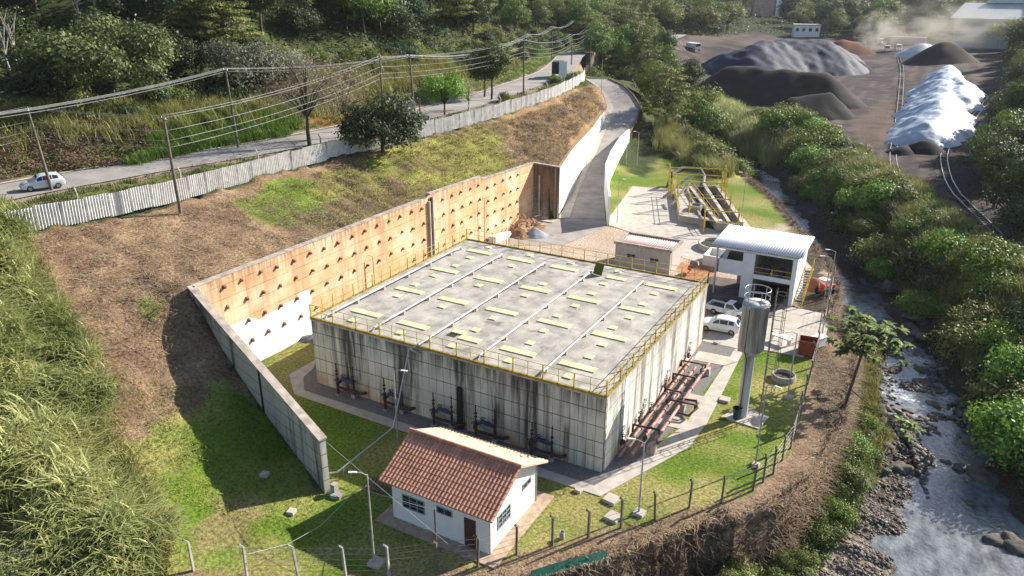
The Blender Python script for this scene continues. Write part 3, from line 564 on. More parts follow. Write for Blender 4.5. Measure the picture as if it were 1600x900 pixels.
b_ = MB(); b_.box(-33.4, 51.7, 0, -29.8, 52.6, .14); o = pb(b_, 'step', M['conc'], rt)
# wing wall
ww = empty('wing_wall', (WING_B[0], WING_B[1], 0), 'long grey concrete wing wall stepping down the grass slope beside the tank', 'retaining wall')
b_ = MB(); N_ = 14
for i in range(N_):
    t0, t1 = i / N_, (i + 1) / N_; z0_, z1_ = 9.1 - 5.0 * t0, 9.1 - 5.0 * t1; p0, p1 = wing(t0), wing(t1)
    zb0 = float(np.interp(t0, [q[0] for q in WING_BOT], [q[1] for q in WING_BOT])) - 1.2; zb1 = float(np.interp(t1, [q[0] for q in WING_BOT], [q[1] for q in WING_BOT])) - 1.2
    zb0 = min(zb0, -.3); zb1 = min(zb1, -.3)
    b_.prism([(p0[0] - nn.x * .22, p0[1] - nn.y * .22), (p1[0] - nn.x * .22, p1[1] - nn.y * .22), (p1[0] + nn.x * .22, p1[1] + nn.y * .22), (p0[0] + nn.x * .22, p0[1] + nn.y * .22)], [zb0, zb1, zb1, zb0], [z0_, z1_, z1_, z0_])
pb(b_, 'wall', M['wing_wall'], ww)
b_ = MB()
p0, p1 = wing(-.01), wing(1.004); b_.prism([(p0[0] - nn.x * .3, p0[1] - nn.y * .3), (p1[0] - nn.x * .3, p1[1] - nn.y * .3), (p1[0] + nn.x * .3, p1[1] + nn.y * .3), (p0[0] + nn.x * .3, p0[1] + nn.y * .3)], [9.103, 4.103, 4.103, 9.103], [9.23, 4.23, 4.23, 9.23]); pb(b_, 'coping', M['cap'], ww)
b_ = MB(); p0, p1 = wing(.575), wing(.59); b_.prism([(p0[0] - nn.x * .26, p0[1] - nn.y * .26), (p1[0] - nn.x * .26, p1[1] - nn.y * .26), (p1[0] - nn.x * .2, p1[1] - nn.y * .2), (p0[0] - nn.x * .2, p0[1] - nn.y * .2)], -.2, 6.15); pb(b_, 'joint_stain', mat('dark_joint', (.03, .028, .025), .9), ww)
b_ = MB(); p0 = wing(1.003); b_.cbox(p0[0] + .45, p0[1] + .15, .4, .35, .4, .8); b_.cbox(p0[0] + .75, p0[1] + .0, .12, .9, .5, .24); pb(b_, 'footing_block', M['conc2'], ww)
# white walls of the ramp
lw = empty('ramp_wall', RL[1], 'long whitewashed wall along the uphill side of the ramp road', 'retaining wall')
pl = [(-30.1, 54.3)] + [p[:2] for p in RL[1:6]] + [(RL[6][0] + .1, RL[6][1] - 3)]
zz_ = [7.4, 7.3, 7.2, 7.4, 7.5, 8.1, 8.4]; zb_ = [-.3, -.2, .7, 2.3, 3.7, 5.2, 6.2]
pb(wall_strip(pl, zb_, zz_, .3), 'wall', M['white_lime'], lw)
pb(wall_strip([(p[0] + .05, p[1] - .03) for p in pl], [z + .003 for z in zz_], [z + .14 for z in zz_], .42), 'coping', mat('ochre_coping', (.36, .22, .13), .9, var=.4), lw)
r2 = empty('ramp_wall', RR[0], 'low whitewashed wall tapering up the downhill side of the ramp road', 'retaining wall')
pr = [(-22.6, 54.7)] + [p[:2] for p in RR[1:5]]; pz = [4.25, 4.9, 5.2, 5.5, 5.6]
pr = [(p[0] + .02, p[1]) for p in pr]
pb(wall_strip([(x + .3, y + .05) for x, y in pr], [-.3, -.3, -.3, -.2, .5], pz, .3), 'wall', M['white_lime'], r2)
gt_ = empty('gate_frame', at(913, 262, 1.4), 'thin steel gate frame standing against the white ramp wall', 'gate')
b_ = MB(); g0 = at(907.5, 272, 1.2); g1 = at(915.5, 264, 1.5); b_.tube([g0, (g0[0], g0[1], g0[2] + 3.6), (g1[0], g1[1], g1[2] + 3.4), g1], .06, 6); pb(b_, 'frame', M['steel'], gt_)
# ---------------------------------------------------------------- the covered tank
TW, TD, TH = 26.3, 23.95, 6.0
tk = empty('treatment_tank', (-TW / 2, TD / 2, 0), 'large covered concrete treatment tank with yellow hatches and railings on its roof', 'tank')
b_ = MB(); b_.box(-TW, 0, -.3, 0, .3, 5.86); pb(b_, 'front_wall', M['tank_front'], tk)
b_ = MB(); b_.box(-.3, .3, -.3, 0, TD - .3, 5.86); pb(b_, 'side_wall', M['tank_side'], tk)
b_ = MB(); b_.box(-TW, TD - .3, -.3, 0, TD, 5.86); b_.box(-TW, .3, -.3, -TW + .3, TD - .3, 5.86); pb(b_, 'rear_wall', M['tank_far'], tk)
b_ = MB(); b_.box(-TW - .06, -.06, 5.86, .06, TD + .06, 6.06); pb(b_, 'roof_slab', M['roof'], tk, bevel=.02)
b_ = MB()                            # expansion grooves and edge curb
b_.box(-TW - .07, -.07, 6.062, -TW + .10, TD + .07, 6.16); b_.box(-.1, -.07, 6.062, .07, TD + .07, 6.16); b_.box(-TW + .1, -.08, 6.0, -.1, .10, 6.17); b_.box(-TW + .1, TD - .1, 6.0, -.1, TD + .08, 6.17)
pb(b_, 'toe_board', M['yellow_dk'], tk)
b_ = MB()
for x in (3.72, ): b_.box(.004, x - .25, 0, .03, x + .25, 5.85)
pb(b_, 'pale_pilaster', M['white'], tk)
b_ = MB(); b_.box(.004, .9, 0.05, .02, 2.3, 2.6); pb(b_, 'dark_recess', M['dark'], tk) if False else None
b_ = MB(); b_.box(-11.9, -.25, 0, -11.5, -.01, 3.6); pb(b_, 'drain_duct', M['black'], tk)
ci = 0
BX = [-22.9, -18.05, -13.2, -8.35, -3.5]
hc = MB().cbox(0, 0, .035, 2.85, .72, .07).build('hatch_cover', M['hatch'], tk, bevel=.015); first = True
sc = MB().cbox(0, 0, .035, .64, .64, .07).build('inspection_cover', M['hatch'], tk, bevel=.015); sfirst = True
rnd = random.Random(5)
for bi, x in enumerate(BX):
    for ri, y in enumerate((3.0, 8.9, 14.75, 20.95)):
        part_open = (bi == 2 and ri == 0) or (bi == 3 and ri == 3)
        o = hc if first else hc.copy(); 
        if not first: COL.objects.link(o)
        first = False
        o.location = Vector((x + (.5 if part_open else rnd.uniform(-.08, .08)), y + rnd.uniform(-.05, .05), 6.07)) - tk.location; o.scale = (.66 if part_open else 1, 1, 1)
        o.rotation_euler.z = rnd.uniform(-.012, .012)
    for ri, y in enumerate((1.25, 4.75, 7.25, 10.4, 13.0, 16.25, 19.05, 22.7)):
        if rnd.random() < .06: continue
        o = sc if sfirst else sc.copy()
        if not sfirst: COL.objects.link(o)
        sfirst = False
        o.location = Vector((x + rnd.uniform(-.12, .12) - (.45 if ri in (3, ) else 0), y + rnd.uniform(-.1, .1), 6.07)) - tk.location; o.rotation_euler.z = rnd.uniform(-.03, .03)
b_ = MB(); b_.cbox(-14.35, 3.0, 6.066, .8, .6, .01); pb(b_, 'open_hatch_hole', M['hole'], tk)
b_ = MB(); b_.cbox(-14.1, 3.65, 6.12, 1.1, .6, .1); pb(b_, 'lifted_hatch_cover', M['hatch'], tk)
b_ = MB(); b_.bar((-9.75, 20.9, 6.1), (-9.65, 21.3, 7.15), 1.0, .06); o = pb(b_, 'raised_hatch_cover', M['green_dk'], tk)
for x in (-24.95, -20.05, -15.2, -10.25, -5.1):   # roof pipes on low supports
    b_ = MB(); b_.tube([(x, .5 if x != -15.2 else -.35, 6.42), (x, 20.6, 6.42), (x, 20.75, 6.1)], .085, 10)
    if x != -15.2: b_.tube([(x, .5, 6.42), (x, .2, 6.15)], .085, 8)
    o = pb(b_, 'roof_pipe', M['pipe_w'], tk)
    for y in (1.2, 4.4, 8, 11.6, 15.2, 18.8): s_ = MB(); s_.cbox(x, y, 6.2, .14, .22, .28); s_.build('pipe_support', M['conc'], o)
def railing(root, p0, p1, n, name='railing', thick=2, gaps=()):
    p0 = Vector(p0); p1 = Vector(p1); rl = MB(); 
    segs = []
    rp_ = None
    pr_ = MB()
    for h in (.55, 1.08): pr_.bar(p0 + Vector((0, 0, h)), p1 + Vector((0, 0, h)), .036)
    r_o = pb(pr_, name, M['yellow'], root)
    for k in range(n + 1):
        q = p0.lerp(p1, k / n); m_ = MB(); s = .085 if k % thick == 0 else .042; m_.cbox(q.x, q.y, q.z + .54, s, s, 1.12); m_.cbox(q.x, q.y, q.z + .02, .16, .16, .03)
        m_.build('railing_post', M['yellow'], r_o)
    return r_o
railing(tk, (-TW + .02, .02, 6.17), (-.02, .02, 6.17), 22)
railing(tk, (-.02, .1, 6.17), (-.02, TD - .02, 6.17), 20)
railing(tk, (-19.9, TD - .02, 6.17), (-.02, TD - .02, 6.17), 16); railing(tk, (-TW + .02, TD - .02, 6.17), (-21.4, TD - .02, 6.17), 3)
railing(tk, (-TW + .02, .1, 6.17), (-TW + .02, TD - .1, 6.17), 18)
# access bridge and steps at the far left corner of the tank
br_ = empty('access_stair', (-20.6, 25, 0), 'pale concrete access stair with yellow rails behind the far edge of the tank', 'stair')
b_ = MB()
for i in range(12): b_.box(-21.3, 24.1 + i * .55, max(0, 5.4 - i * .48) if False else 0, -20.0, 24.65 + i * .55, 5.9 - i * .49)
pb(b_, 'steps', M['conc'], br_)
for x in (-21.25, -20.05):
    b_ = MB()
    for h in (.55, 1.05): b_.bar((x, 24.1, 6.1 + h), (x, 30.6, .2 + h), .045)
    for i in range(6): b_.bar((x, 24.2 + i * 1.25, 5.8 - i * 1.12), (x, 24.2 + i * 1.25, 7.05 - i * 1.12), .06)
    pb(b_, 'handrail', M['yellow'], br_)
# drain pipe from the roof to the wing wall
dp = empty('discharge_pipe', (-15.6, -1, 0), 'thin grey pipe bending from the tank roof down to the wing wall foot', 'pipe')
e0 = at(615, 668, .9); e1 = at(527, 738, .6)
b_ = MB(); b_.tube([(-15.2, -.3, 6.42), (-15.75, -.75, 6.1), (e0[0], e0[1], .95), (e0[0] - .12, e0[1] - .25, .8), e1, (e1[0] - .6, e1[1] - .3, .5)], .07, 8); pb(b_, 'pipe', M['steel'], dp)
for u_ in (.55, .9): b_ = MB(); q = lerp3(e0, e1, u_); b_.bar((q[0], q[1], 0), (q[0], q[1], q[2]), .06); pb(b_, 'prop', M['steel'], dp)
b_ = MB(); b_.bar((-15.7, -.6, 6.0), (-15.1, -.02, 5.5), .12); pb(b_, 'bracket', M['steel'], dp)
# ---------------------------------------------------------------- valve sets along the front of the tank
def valve_set():
    r = empty('valve_set', (0, 0, 0), cat='pipework', group='valve sets along the shaded front of the tank')
    b_ = MB(); b_.tube([(0, -.75, 0), (0, -.75, 1.5)], .12, 8); b_.tube([(0, -.75, 1.5), (0, -.75, 2.9)], .05, 6)
    for z in (1.5, 1.9, 2.2): b_.lathe([(.0, 0), (.13, 0), (.13, .05), (0, .05)], (0, -.75, z), 10)
    b_.build('standpipe', M['rust'], r)
    b_ = MB(); b_.tube([(1.45, -.45, 0), (1.45, -.45, 1.6)], .09, 8); b_.tube([(1.45, -.45, 1.6), (1.45, -.45, 2.85)], .045, 6)
    for z in (.9, 1.5, 1.9): b_.lathe([(.0, 0), (.12, 0), (.12, .05), (0, .05)], (1.45, -.45, z), 10)
    b_.build('standpipe', M['rust'], r)
    b_ = MB(); b_.tube([(-.3, -.05, .85), (-.3, -.5, .85), (0, -.75, .75), (.6, -.6, .62), (1.45, -.45, .55), (2.1, -.4, .5), (2.4, -.03, .5)], .13, 8); b_.build('elbow_pipe', M['rust'], r)
    b_ = MB(); b_.tube([(.1, -.7, 1.3), (.45, -.6, 1.55), (.9, -.5, 1.45), (1.4, -.45, 1.3)], [.09, .16, .19, .1], 10); b_.build('valve_body', M['blue'], r)
    for q in ((.5, -.6, 1.85), (-.32, -.55, 1.2)):
        b_ = MB(); ring = [(q[0] + .17 * math.cos(a), q[1] + .17 * math.sin(a), q[2]) for a in [k * math.pi / 6 for k in range(13)]]; b_.tube(ring, .025, 6); b_.bar((q[0], q[1], q[2] - .3), q, .04); b_.bar((q[0] - .16, q[1], q[2]), (q[0] + .16, q[1], q[2]), .03); b_.build('handwheel', M['rust'], r)
    MB().cbox(1.45, -.45, .15, .35, .35, .3).build('support_block', M['conc2'], r); MB().cbox(.0, -.75, .06, .4, .4, .12).build('support_block', M['conc2'], r)
    return r
v0 = valve_set()
vl = ['valve set nearest the left corner of the tank front', 'second valve set from the left corner beside the slanting grey pipe', 'middle valve set along the tank front beside the black vertical duct', 'valve set behind the ridge of the tiled house', 'valve set nearest the right corner of the tank front']
for i, x in enumerate((-23.3, -18.4, -13.7, -9.9, -5.2)):
    o = v0 if i == 0 else copy_tree(v0); o.location = (x, 0, .05); o['label'] = vl[i]; o['category'] = 'pipework'
# ---------------------------------------------------------------- pipe rack on the sunny side
pk = empty('pipe_rack', (1.4, 10, 0), 'long run of faded red pipes on concrete supports along the sunny side of the tank', 'pipework')
for x, y0, y1, z in ((.5, 1.8, 19.5, .55), (1.25, 2.2, 17.6, .6), (2.15, 3.4, 18.6, .75)):
    b_ = MB(); b_.tube([(x, y0, z), (x, y1, z)], .13, 10)
    for k in range(int((y1 - y0) / 2.9)): y = y0 + 1.2 + k * 2.9; b_.tube([(x, y, z), (x, y + .12, z)], .19, 10)
    pb(b_, 'long_pipe', M['rail'], pk)
for (x, y) in ((2.15, 4.0), (2.15, 10.9), (2.2, 17.8)):
    b_ = MB(); b_.prism([(x - .3, y - .25), (x + .3, y - .25), (x + .3, y + .25), (x - .3, y + .25)], 0, .72); pb(b_, 'support_block', M['conc'], pk)
for (x0, x1, y, z) in ((.2, 2.15, 5.2, 1.2), (.1, 2.15, 17.2, 1.15), (.2, 2.0, 14.6, 1.1), (.3, 1.6, 12.2, .8), (1.1, 3.3, 10.4, 1.0)):
    b_ = MB(); b_.tube([(x0, y, .6), (x0, y, z), (x1, y + .25, z), (x1, y + .25, .6)], .10, 8); pb(b_, 'cross_pipe', M['rust'], pk)
b_ = MB(); b_.tube([(2.15, 11.2, .9), (3.2, 11.4, .95), (3.5, 10.6, .8), (3.1, 9.6, .5), (2.3, 9.5, .6)], .1, 8); pb(b_, 'loop_pipe', M['rust'], pk)
for k, (x, y) in enumerate(((.25, 3.0), (.25, 6.6), (.25, 12.6), (.25, 18.9), (1.3, 10.9), (2.2, 10.9), (.5, 8.3), (2.1, 16.6), (1.5, 4.2))):
    b_ = MB(); b_.tube([(x, y - .3, .85), (x, y, 1.0), (x, y + .3, .85)], [.1, .2, .1], 10); b_.bar((x, y, .9), (x, y, 1.5), .06)
    ring = [(x + .16 * math.cos(a), y + .16 * math.sin(a), 1.5) for a in [j * math.pi / 5 for j in range(11)]]; b_.tube(ring, .03, 5); pb(b_, 'valve', M['rust'], pk)
for i, y in enumerate((3.0, 7.6, 13.0, 19.2)):
    b_ = MB()
    for z in (1.0, 1.4, 1.8):
        ring = [(.1 + .0, y + .2 * math.cos(a) + (z - 1) * .6, z + .2 * math.sin(a)) for a in [j * math.pi / 5 for j in range(11)]]; b_.tube(ring, .035, 5)
    o = pb(b_, 'wall_bracket', M['steel'], pk)
# ================================================================ gatehouse with the clay tile roof
hs = empty('gatehouse', (-6.2, -8, 0), 'small white gatehouse with a red clay tile roof and brown door', 'house')
X0, X1, Y0, Y1, EV = -9.75, -2.65, -10.95, -4.95, 2.95
b_ = MB(); ap = 4.45; yr = -8.0
b_.add([(X0, Y0, 0), (X1, Y0, 0), (X1, Y1, 0), (X0, Y1, 0), (X0, Y0, 3.0), (X1, Y0, 3.0), (X1, Y1, 3.05), (X0, Y1, 3.05), (X0, yr, ap), (X1, yr, ap)],
       [(0, 1, 5, 4), (1, 2, 6, 9, 5), (2, 3, 7, 6), (3, 0, 4, 8, 7), (3, 2, 1, 0)])
pb(b_, 'wall', M['white'], hs)
tm = bpy.data.materials.new('clay_tiles'); tm.use_nodes = True; t = tm.node_tree; bs = t.nodes['Principled BSDF']; tm.diffuse_color = (.4, .15, .09, 1)
g_ = _node(t, 'ShaderNodeNewGeometry'); mp = _node(t, 'ShaderNodeMapping'); mp.inputs['Scale'].default_value = (3.85, 2.9, 1); t.links.new(g_.outputs['Position'], mp.inputs[0])
fl_ = _node(t, 'ShaderNodeVectorMath', operation='FLOOR'); t.links.new(mp.outputs[0], fl_.inputs[0]); wn = _node(t, 'ShaderNodeTexWhiteNoise'); t.links.new(fl_.outputs[0], wn.inputs['Vector'])
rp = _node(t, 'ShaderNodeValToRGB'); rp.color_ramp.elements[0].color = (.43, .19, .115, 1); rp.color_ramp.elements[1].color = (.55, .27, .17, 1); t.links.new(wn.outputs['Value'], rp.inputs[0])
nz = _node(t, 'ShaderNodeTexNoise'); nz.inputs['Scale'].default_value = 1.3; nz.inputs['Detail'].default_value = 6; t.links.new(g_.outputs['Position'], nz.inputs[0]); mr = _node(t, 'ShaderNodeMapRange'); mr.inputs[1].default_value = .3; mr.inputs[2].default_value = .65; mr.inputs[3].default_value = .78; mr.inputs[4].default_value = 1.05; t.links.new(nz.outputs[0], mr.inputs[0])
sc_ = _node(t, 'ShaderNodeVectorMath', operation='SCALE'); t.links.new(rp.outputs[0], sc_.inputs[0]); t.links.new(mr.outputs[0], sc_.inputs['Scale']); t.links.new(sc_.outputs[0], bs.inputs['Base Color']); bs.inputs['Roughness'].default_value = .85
M['tiles'] = tm; M['tiles_pale'] = mat('pale_tan_tiles', (.60, .43, .29), .9, var=.18, vscale=3)  # far roof slope in a paler tan than the front slope
def tile_slope(name, xa, xb, ya, za, yb, zb, mt, parent, pitch=.26, row=.38, amp_=.055, step=.028):
    """roof slope from the eave (ya, za) to the ridge (yb, zb): channels across, laps up the slope, closed underneath"""
    L_ = math.hypot(yb - ya, zb - za); nr = int(L_ / row); nc = int((xb - xa) / pitch) * 6; V = []; F = []
    ny, nz_ = -(zb - za) / L_, (yb - ya) / L_
    if nz_ < 0: ny, nz_ = -ny, -nz_
    vs = []
    for r in range(nr):
        vs += [(r / nr, step), ((r + .985) / nr, 0)]
    for (v_, up) in vs:
        for c in range(nc + 1):
            x = xa + (xb - xa) * c / nc; h = up + amp_ * abs(math.sin(math.pi * (x - xa) / pitch)) * 1.6
            V.append((x, ya + (yb - ya) * v_ + ny * h, za + (zb - za) * v_ + nz_ * h))
    m = len(vs)
    for i in range(m - 1):
        for c in range(nc): a = i * (nc + 1) + c; F.append((a, a + 1, a + nc + 2, a + nc + 1))
    mb = MB(); mb.add(V, F, False)
    mb.add([(xa, ya, za - .06), (xb, ya, za - .06), (xb, yb, zb - .06), (xa, yb, zb - .06), (xa, ya, za + .03), (xb, ya, za + .03), (xb, yb, zb), (xa, yb, zb)], [(3, 2, 1, 0), (0, 1, 5, 4), (1, 2, 6, 5), (2, 3, 7, 6), (3, 0, 4, 7), (4, 5, 6, 7)])
    return pb(mb, name, mt, parent)
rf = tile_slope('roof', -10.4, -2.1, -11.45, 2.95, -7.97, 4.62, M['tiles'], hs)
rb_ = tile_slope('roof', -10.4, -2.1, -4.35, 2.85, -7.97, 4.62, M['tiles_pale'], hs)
b_ = MB(); b_.tube([(-10.42, -7.98, 4.70), (-2.08, -7.98, 4.70)], .13, 8); b_.build('ridge_tiles', M['tiles'], rf); rf.children[0].location = (0, 0, 0)
b_ = MB(); b_.box(X0 - .85, Y0 - .85, 0, X1 + .9, Y0 - .02, .08); b_.box(X0 - .85, Y0 - .02, 0, X0 - .02, Y1 + .9, .08); b_.box(X1 + .02, Y0 - .02, 0, X1 + .9, Y1 + .9, .08); b_.box(X0 - .02, Y1 + .02, 0, X1 + .02, Y1 + .9, .08); pb(b_, 'pavement_apron', mat('earthy_concrete', (.42, .31, .22), .9, var=.3), hs)
def window(root, axis, a0, a1, z0, z1, plane, cols, rows, fm=None, sgn=-1, name='window'):
    """a framed, divided window set in a wall whose plane is y=plane (axis x) or x=plane (axis y)"""
    def P(a, d, z): return (a, plane + sgn * d, z) if axis == 'x' else (plane + sgn * d, a, z)
    def bx(mb, a, b2, zz0, zz1, d0, d1):
        p = P(a, d0, zz0); q = P(b2, d1, zz1); mb.box(min(p[0], q[0]), min(p[1], q[1]), min(p[2], q[2]), max(p[0], q[0]), max(p[1], q[1]), max(p[2], q[2]))
    f_ = MB(); w_ = .06
    bx(f_, a0, a1, z0, z0 + w_, 0, .05); bx(f_, a0, a1, z1 - w_, z1, 0, .05); bx(f_, a0, a0 + w_, z0 + w_, z1 - w_, 0, .05); bx(f_, a1 - w_, a1, z0 + w_, z1 - w_, 0, .05)
    for i in range(1, cols): a = a0 + (a1 - a0) * i / cols; bx(f_, a - .025, a + .025, z0 + w_, z1 - w_, 0, .045)
    for i in range(1, rows): z = z0 + (z1 - z0) * i / rows; bx(f_, a0 + w_, a1 - w_, z - .02, z + .02, 0, .04)
    wo = pb(f_, name, fm or M['frame'], root)
    g2 = MB(); bx(g2, a0 + w_, a1 - w_, z0 + w_, z1 - w_, .002, .015); g2.build('pane', M['glass'], wo); return wo
window(hs, 'x', -8.95, -7.25, 1.15, 2.15, Y0, 3, 3); window(hs, 'x', -6.35, -5.2, 1.75, 2.25, Y0, 2, 1)
window(hs, 'y', -9.95, -8.4, 1.1, 2.15, X1, 3, 3, sgn=1); window(hs, 'y', -6.85, -5.75, 1.95, 2.45, X1, 2, 1, sgn=1)
b_ = MB(); b_.box(-4.35, Y0 - .05, .08, -3.55, Y0, 2.15); d_ = pb(b_, 'door', M['door'], hs)
b_ = MB(); b_.cbox(-3.66, Y0 - .08, 1.1, .05, .06, .14); b_.build('handle', M['steel'], d_)
for yy in (Y0 + .05, Y1 - .05): b_ = MB(); b_.tube([(X1 + .05, yy, 0), (X1 + .05, yy, 2.9)], .04, 6); pb(b_, 'downpipe', M['steel'], hs)
# ================================================================ flat roofed store
ss = empty('store_building', (-12, 42, 0), 'small rendered store building with a parapet and faded pink corrugated roof', 'building')
sx0, sx1, sy0, sy1 = -15.5, -8.65, 40.1, 44.3
M['render'] = formwork('grey_render', (.50, .46, .41), (.45, .41, .37), 9, 9, (.5, .46, .41), (.13, .115, .1), .60, 3.1, None, 'xy')
def walls4(mb, x0, y0, x1, y1, z0, z1, t_): mb.box(x0, y0, z0, x1, y0 + t_, z1); mb.box(x0, y1 - t_, z0, x1, y1, z1); mb.box(x0, y0 + t_, z0, x0 + t_, y1 - t_, z1); mb.box(x1 - t_, y0 + t_, z0, x1, y1 - t_, z1)
b_ = MB(); walls4(b_, sx0, sy0, sx1, sy1, 0, 2.75, .15); pb(b_, 'wall', M['render'], ss)
b_ = MB(); walls4(b_, sx0 - .18, sy0 - .18, sx1 + .18, sy1 + .18, 2.752, 3.05, .33); pb(b_, 'parapet', M['cap'], ss)
def corrugated(name, x0, y0, z0, x1, y1, z1, mt, parent, pitch=.25, a=.035, along='x', thick=.03):
    n = int((x1 - x0) / pitch * 6); V = []; F = []
    for (y, z) in ((y0, z0), (y1, z1)):
        for i in range(n + 1): x = x0 + (x1 - x0) * i / n; V.append((x, y, z + a * math.sin(2 * math.pi * (x - x0) / pitch)))
    for i in range(n): F.append((i, i + 1, n + 2 + i, n + 1 + i))
    o2 = len(V); V += [(x, y, z - thick) for x, y, z in V]; F += [tuple(reversed([k + o2 for k in f])) for f in F]
    for i in range(n): F.append((i, o2 + i, o2 + i + 1, i + 1)); F.append((n + 1 + i, n + 2 + i, o2 + n + 2 + i, o2 + n + 1 + i))
    mb = MB(); mb.add(V, F, True); return pb(mb, name, mt, parent)
corrugated('roof', sx0 + .25, sy0 + .2, 2.6, sx1 - .22, sy1 - .2, 2.85, mat('pink_corrugated_roof', (.50, .34, .31), .7, var=.2), ss, .3, .04)
b_ = MB(); b_.box(sx0 + .16, sy0 + .16, 2.4, sx1 - .16, sy1 - .16, 2.45); pb(b_, 'ceiling_slab', M['conc2'], ss)
window(ss, 'x', -14.0, -12.9, 1.15, 1.75, sy0, 2, 2); window(ss, 'x', -11.1, -10.0, 1.1, 1.7, sy0, 2, 2)
b_ = MB(); b_.box(sx1, sy0 + .5, 0, sx1 + .03, sy0 + .55, 2.7); pb(b_, 'downpipe', M['steel'], ss)
# ================================================================ two storey open building
ab = empty('operations_building', (1.5, 40, 0), 'two-storey white building with open bays, a corrugated lean-to roof and a yellow outside stair', 'building')
AW = M['white_cool']; z2 = 2.75
b_ = MB()
b_.box(0.2, 37.1, 0, 1.45, 37.35, 5.25)          # pier
b_.box(-2.3, 37.1, 2.5, 0.2, 37.35, 4.1)         # solid upper left parapet
b_.box(5.3, 37.1, 0, 5.75, 37.35, 5.4)
b_.box(1.45, 37.1, 2.45, 5.3, 37.3, 2.95)        # floor edge
b_.box(-2.3, 37.1, 5.2, 5.3, 37.3, 5.4) ; pb(b_, 'front_wall', AW, ab)
b_ = MB(); b_.box(5.5, 37.35, 0, 5.75, 43.4, 5.4); pb(b_, 'side_wall', M['white'], ab)
b_ = MB(); b_.box(1.2, 43.2, 0, 5.5, 43.4, 5.6); b_.box(1.25, 37.35, 0, 1.45, 43.2, 5.3); b_.box(-2.3, 41.2, 2.6, 1.25, 41.4, 4.7); b_.box(-2.5, 37.2, 2.5, -2.3, 41.4, 3.9); b_.box(-1.0, 41.0, 0, 1.25, 41.2, 2.5) ; pb(b_, 'rear_wall', M['conc2'], ab)
b_ = MB(); b_.box(-2.3, 37.36, 2.5, 5.49, 43.1, 2.7); pb(b_, 'floor_slab', M['conc'], ab)
corrugated('roof', -3.15, 36.55, 5.75, 6.25, 43.6, 6.05, mat('white_corrugated_roof', (.78, .76, .74), .6, var=.08), ab, .27, .05)
b_ = MB(); b_.box(-2.9, 36.9, 5.5, 6.0, 37.05, 5.68); b_.box(-2.9, 43.2, 5.7, 6.0, 43.35, 5.9); pb(b_, 'roof_beam', M['conc2'], ab)
b_ = MB(); b_.tube([(-2.55, 37.0, 0), (-2.55, 37.0, 5.6)], .11, 8); pb(b_, 'column', M['pipe_w'], ab)
for z in (3.25, 3.75):
    b_ = MB(); b_.bar((1.5, 37.12, z), (5.28, 37.12, z), .05); pb(b_, 'handrail', M['yellow'], ab)
b_ = MB(); b_.bar((3.35, 37.12, 2.95), (3.35, 37.12, 3.78), .08); pb(b_, 'rail_post', M['yellow'], ab)
for x in (2.6, 4.1):
    b_ = MB(); b_.lathe([(0, 0), (.38, 0), (.4, .75), (.33, .9), (0, .9)], (x, 38.4, 2.72), 16); pb(b_, 'purple_drum', mat('purple_drum_%d' % int(x), (.05, .03, .14), .5), ab)
b_ = MB(); b_.cbox(-.4, 38.6, 3.5, 1.1, .8, .12); b_.cbox(-.4, 38.6, 3.1, .9, .6, .7); pb(b_, 'work_bench', mat('bench_wood', (.4, .22, .12), .8, var=.3), ab)
b_ = MB()                                         # white hopper slab at upper left
b_.bar((-1.9, 37.6, 3.9), (-2.2, 40.8, 4.3), .5, .1); pb(b_, 'hopper_edge', M['white'], ab)
st_ = MB()
for i in range(15): st_.box(5.82, 42.6 - i * .37, 2.75 - i * .185 - .04, 6.62, 42.85 - i * .37, 2.75 - i * .185)
pb(st_, 'stair_treads', M['conc'], ab)
for x in (5.8, 6.66):
    b_ = MB(); b_.bar((x, 42.9, 2.8), (x, 37.3, 0.05), .09, .22); pb(b_, 'stringer', M['yellow'], ab)
b_ = MB(); b_.bar((6.68, 42.9, 3.85), (6.68, 37.3, 1.1), .07)
for i in range(6): y = 42.7 - i * 1.05; z = 2.8 - i * .52; b_.bar((6.68, y, z), (6.68, y, z + 1.05), .07)
pb(b_, 'stair_rail', M['yellow'], ab)
b_ = MB(); b_.tube([(2.9, 37.6, 4.9), (3.0, 37.5, 4.5), (2.8, 37.5, 4.1)], .02, 5); b_.lathe([(.02, .12), (.13, 0), (0, 0)], (2.8, 37.5, 4.0), 10); pb(b_, 'hanging_lamp', M['black'], ab)
# ================================================================ water tower
wt = empty('water_tower', (6.6, 12.4, 0), 'tall grey cup-shaped steel water tower with a caged ladder and blue bin at its foot', 'water tower')
M['tower'] = formwork('weathered_tower_steel', (.62, .62, .61), (.47, .48, .49), 40, 40, (.4, .4, .4), (.17, .155, .14), .50, 5.4, None, 'xy', .5, zone=.8)
b_ = MB(); b_.lathe([(.40, 0), (.40, 5.35), (.46, 5.45), (.97, 6.05), (.98, 9.6), (1.01, 9.62), (1.01, 9.7), (0, 9.78)], (0, 0, 0), 32); b_.build('tank_and_stem', M['tower'], wt, bevel=0)
b_ = MB(); b_.lathe([(.97, 0), (.97, .05), (0, .09)], (0, 0, 9.70), 32); b_.lathe([(.3, 0), (.3, .12), (0, .14)], (.45, .2, 9.74), 16); b_.build('lid', mat('pale_tank_lid', (.55, .55, .53), .7, var=.3), wt)
b_ = MB()
for z in (10.25, 10.85): b_.tube([(.92 * math.cos(a), .92 * math.sin(a), z) for a in [k * math.pi / 16 for k in range(33)]], .03, 6)
for k in range(6): a = k * math.pi / 3; b_.bar((.92 * math.cos(a), .92 * math.sin(a), 9.7), (.92 * math.cos(a), .92 * math.sin(a), 10.85), .045)
b_.build('top_rail', M['steel'], wt)
b_ = MB(); la = Vector((1.38, .3)); 
for s_ in (-.22, .22): b_.bar((1.25, .55 + s_, 0.3), (1.25, .55 + s_, 10.9), .06)
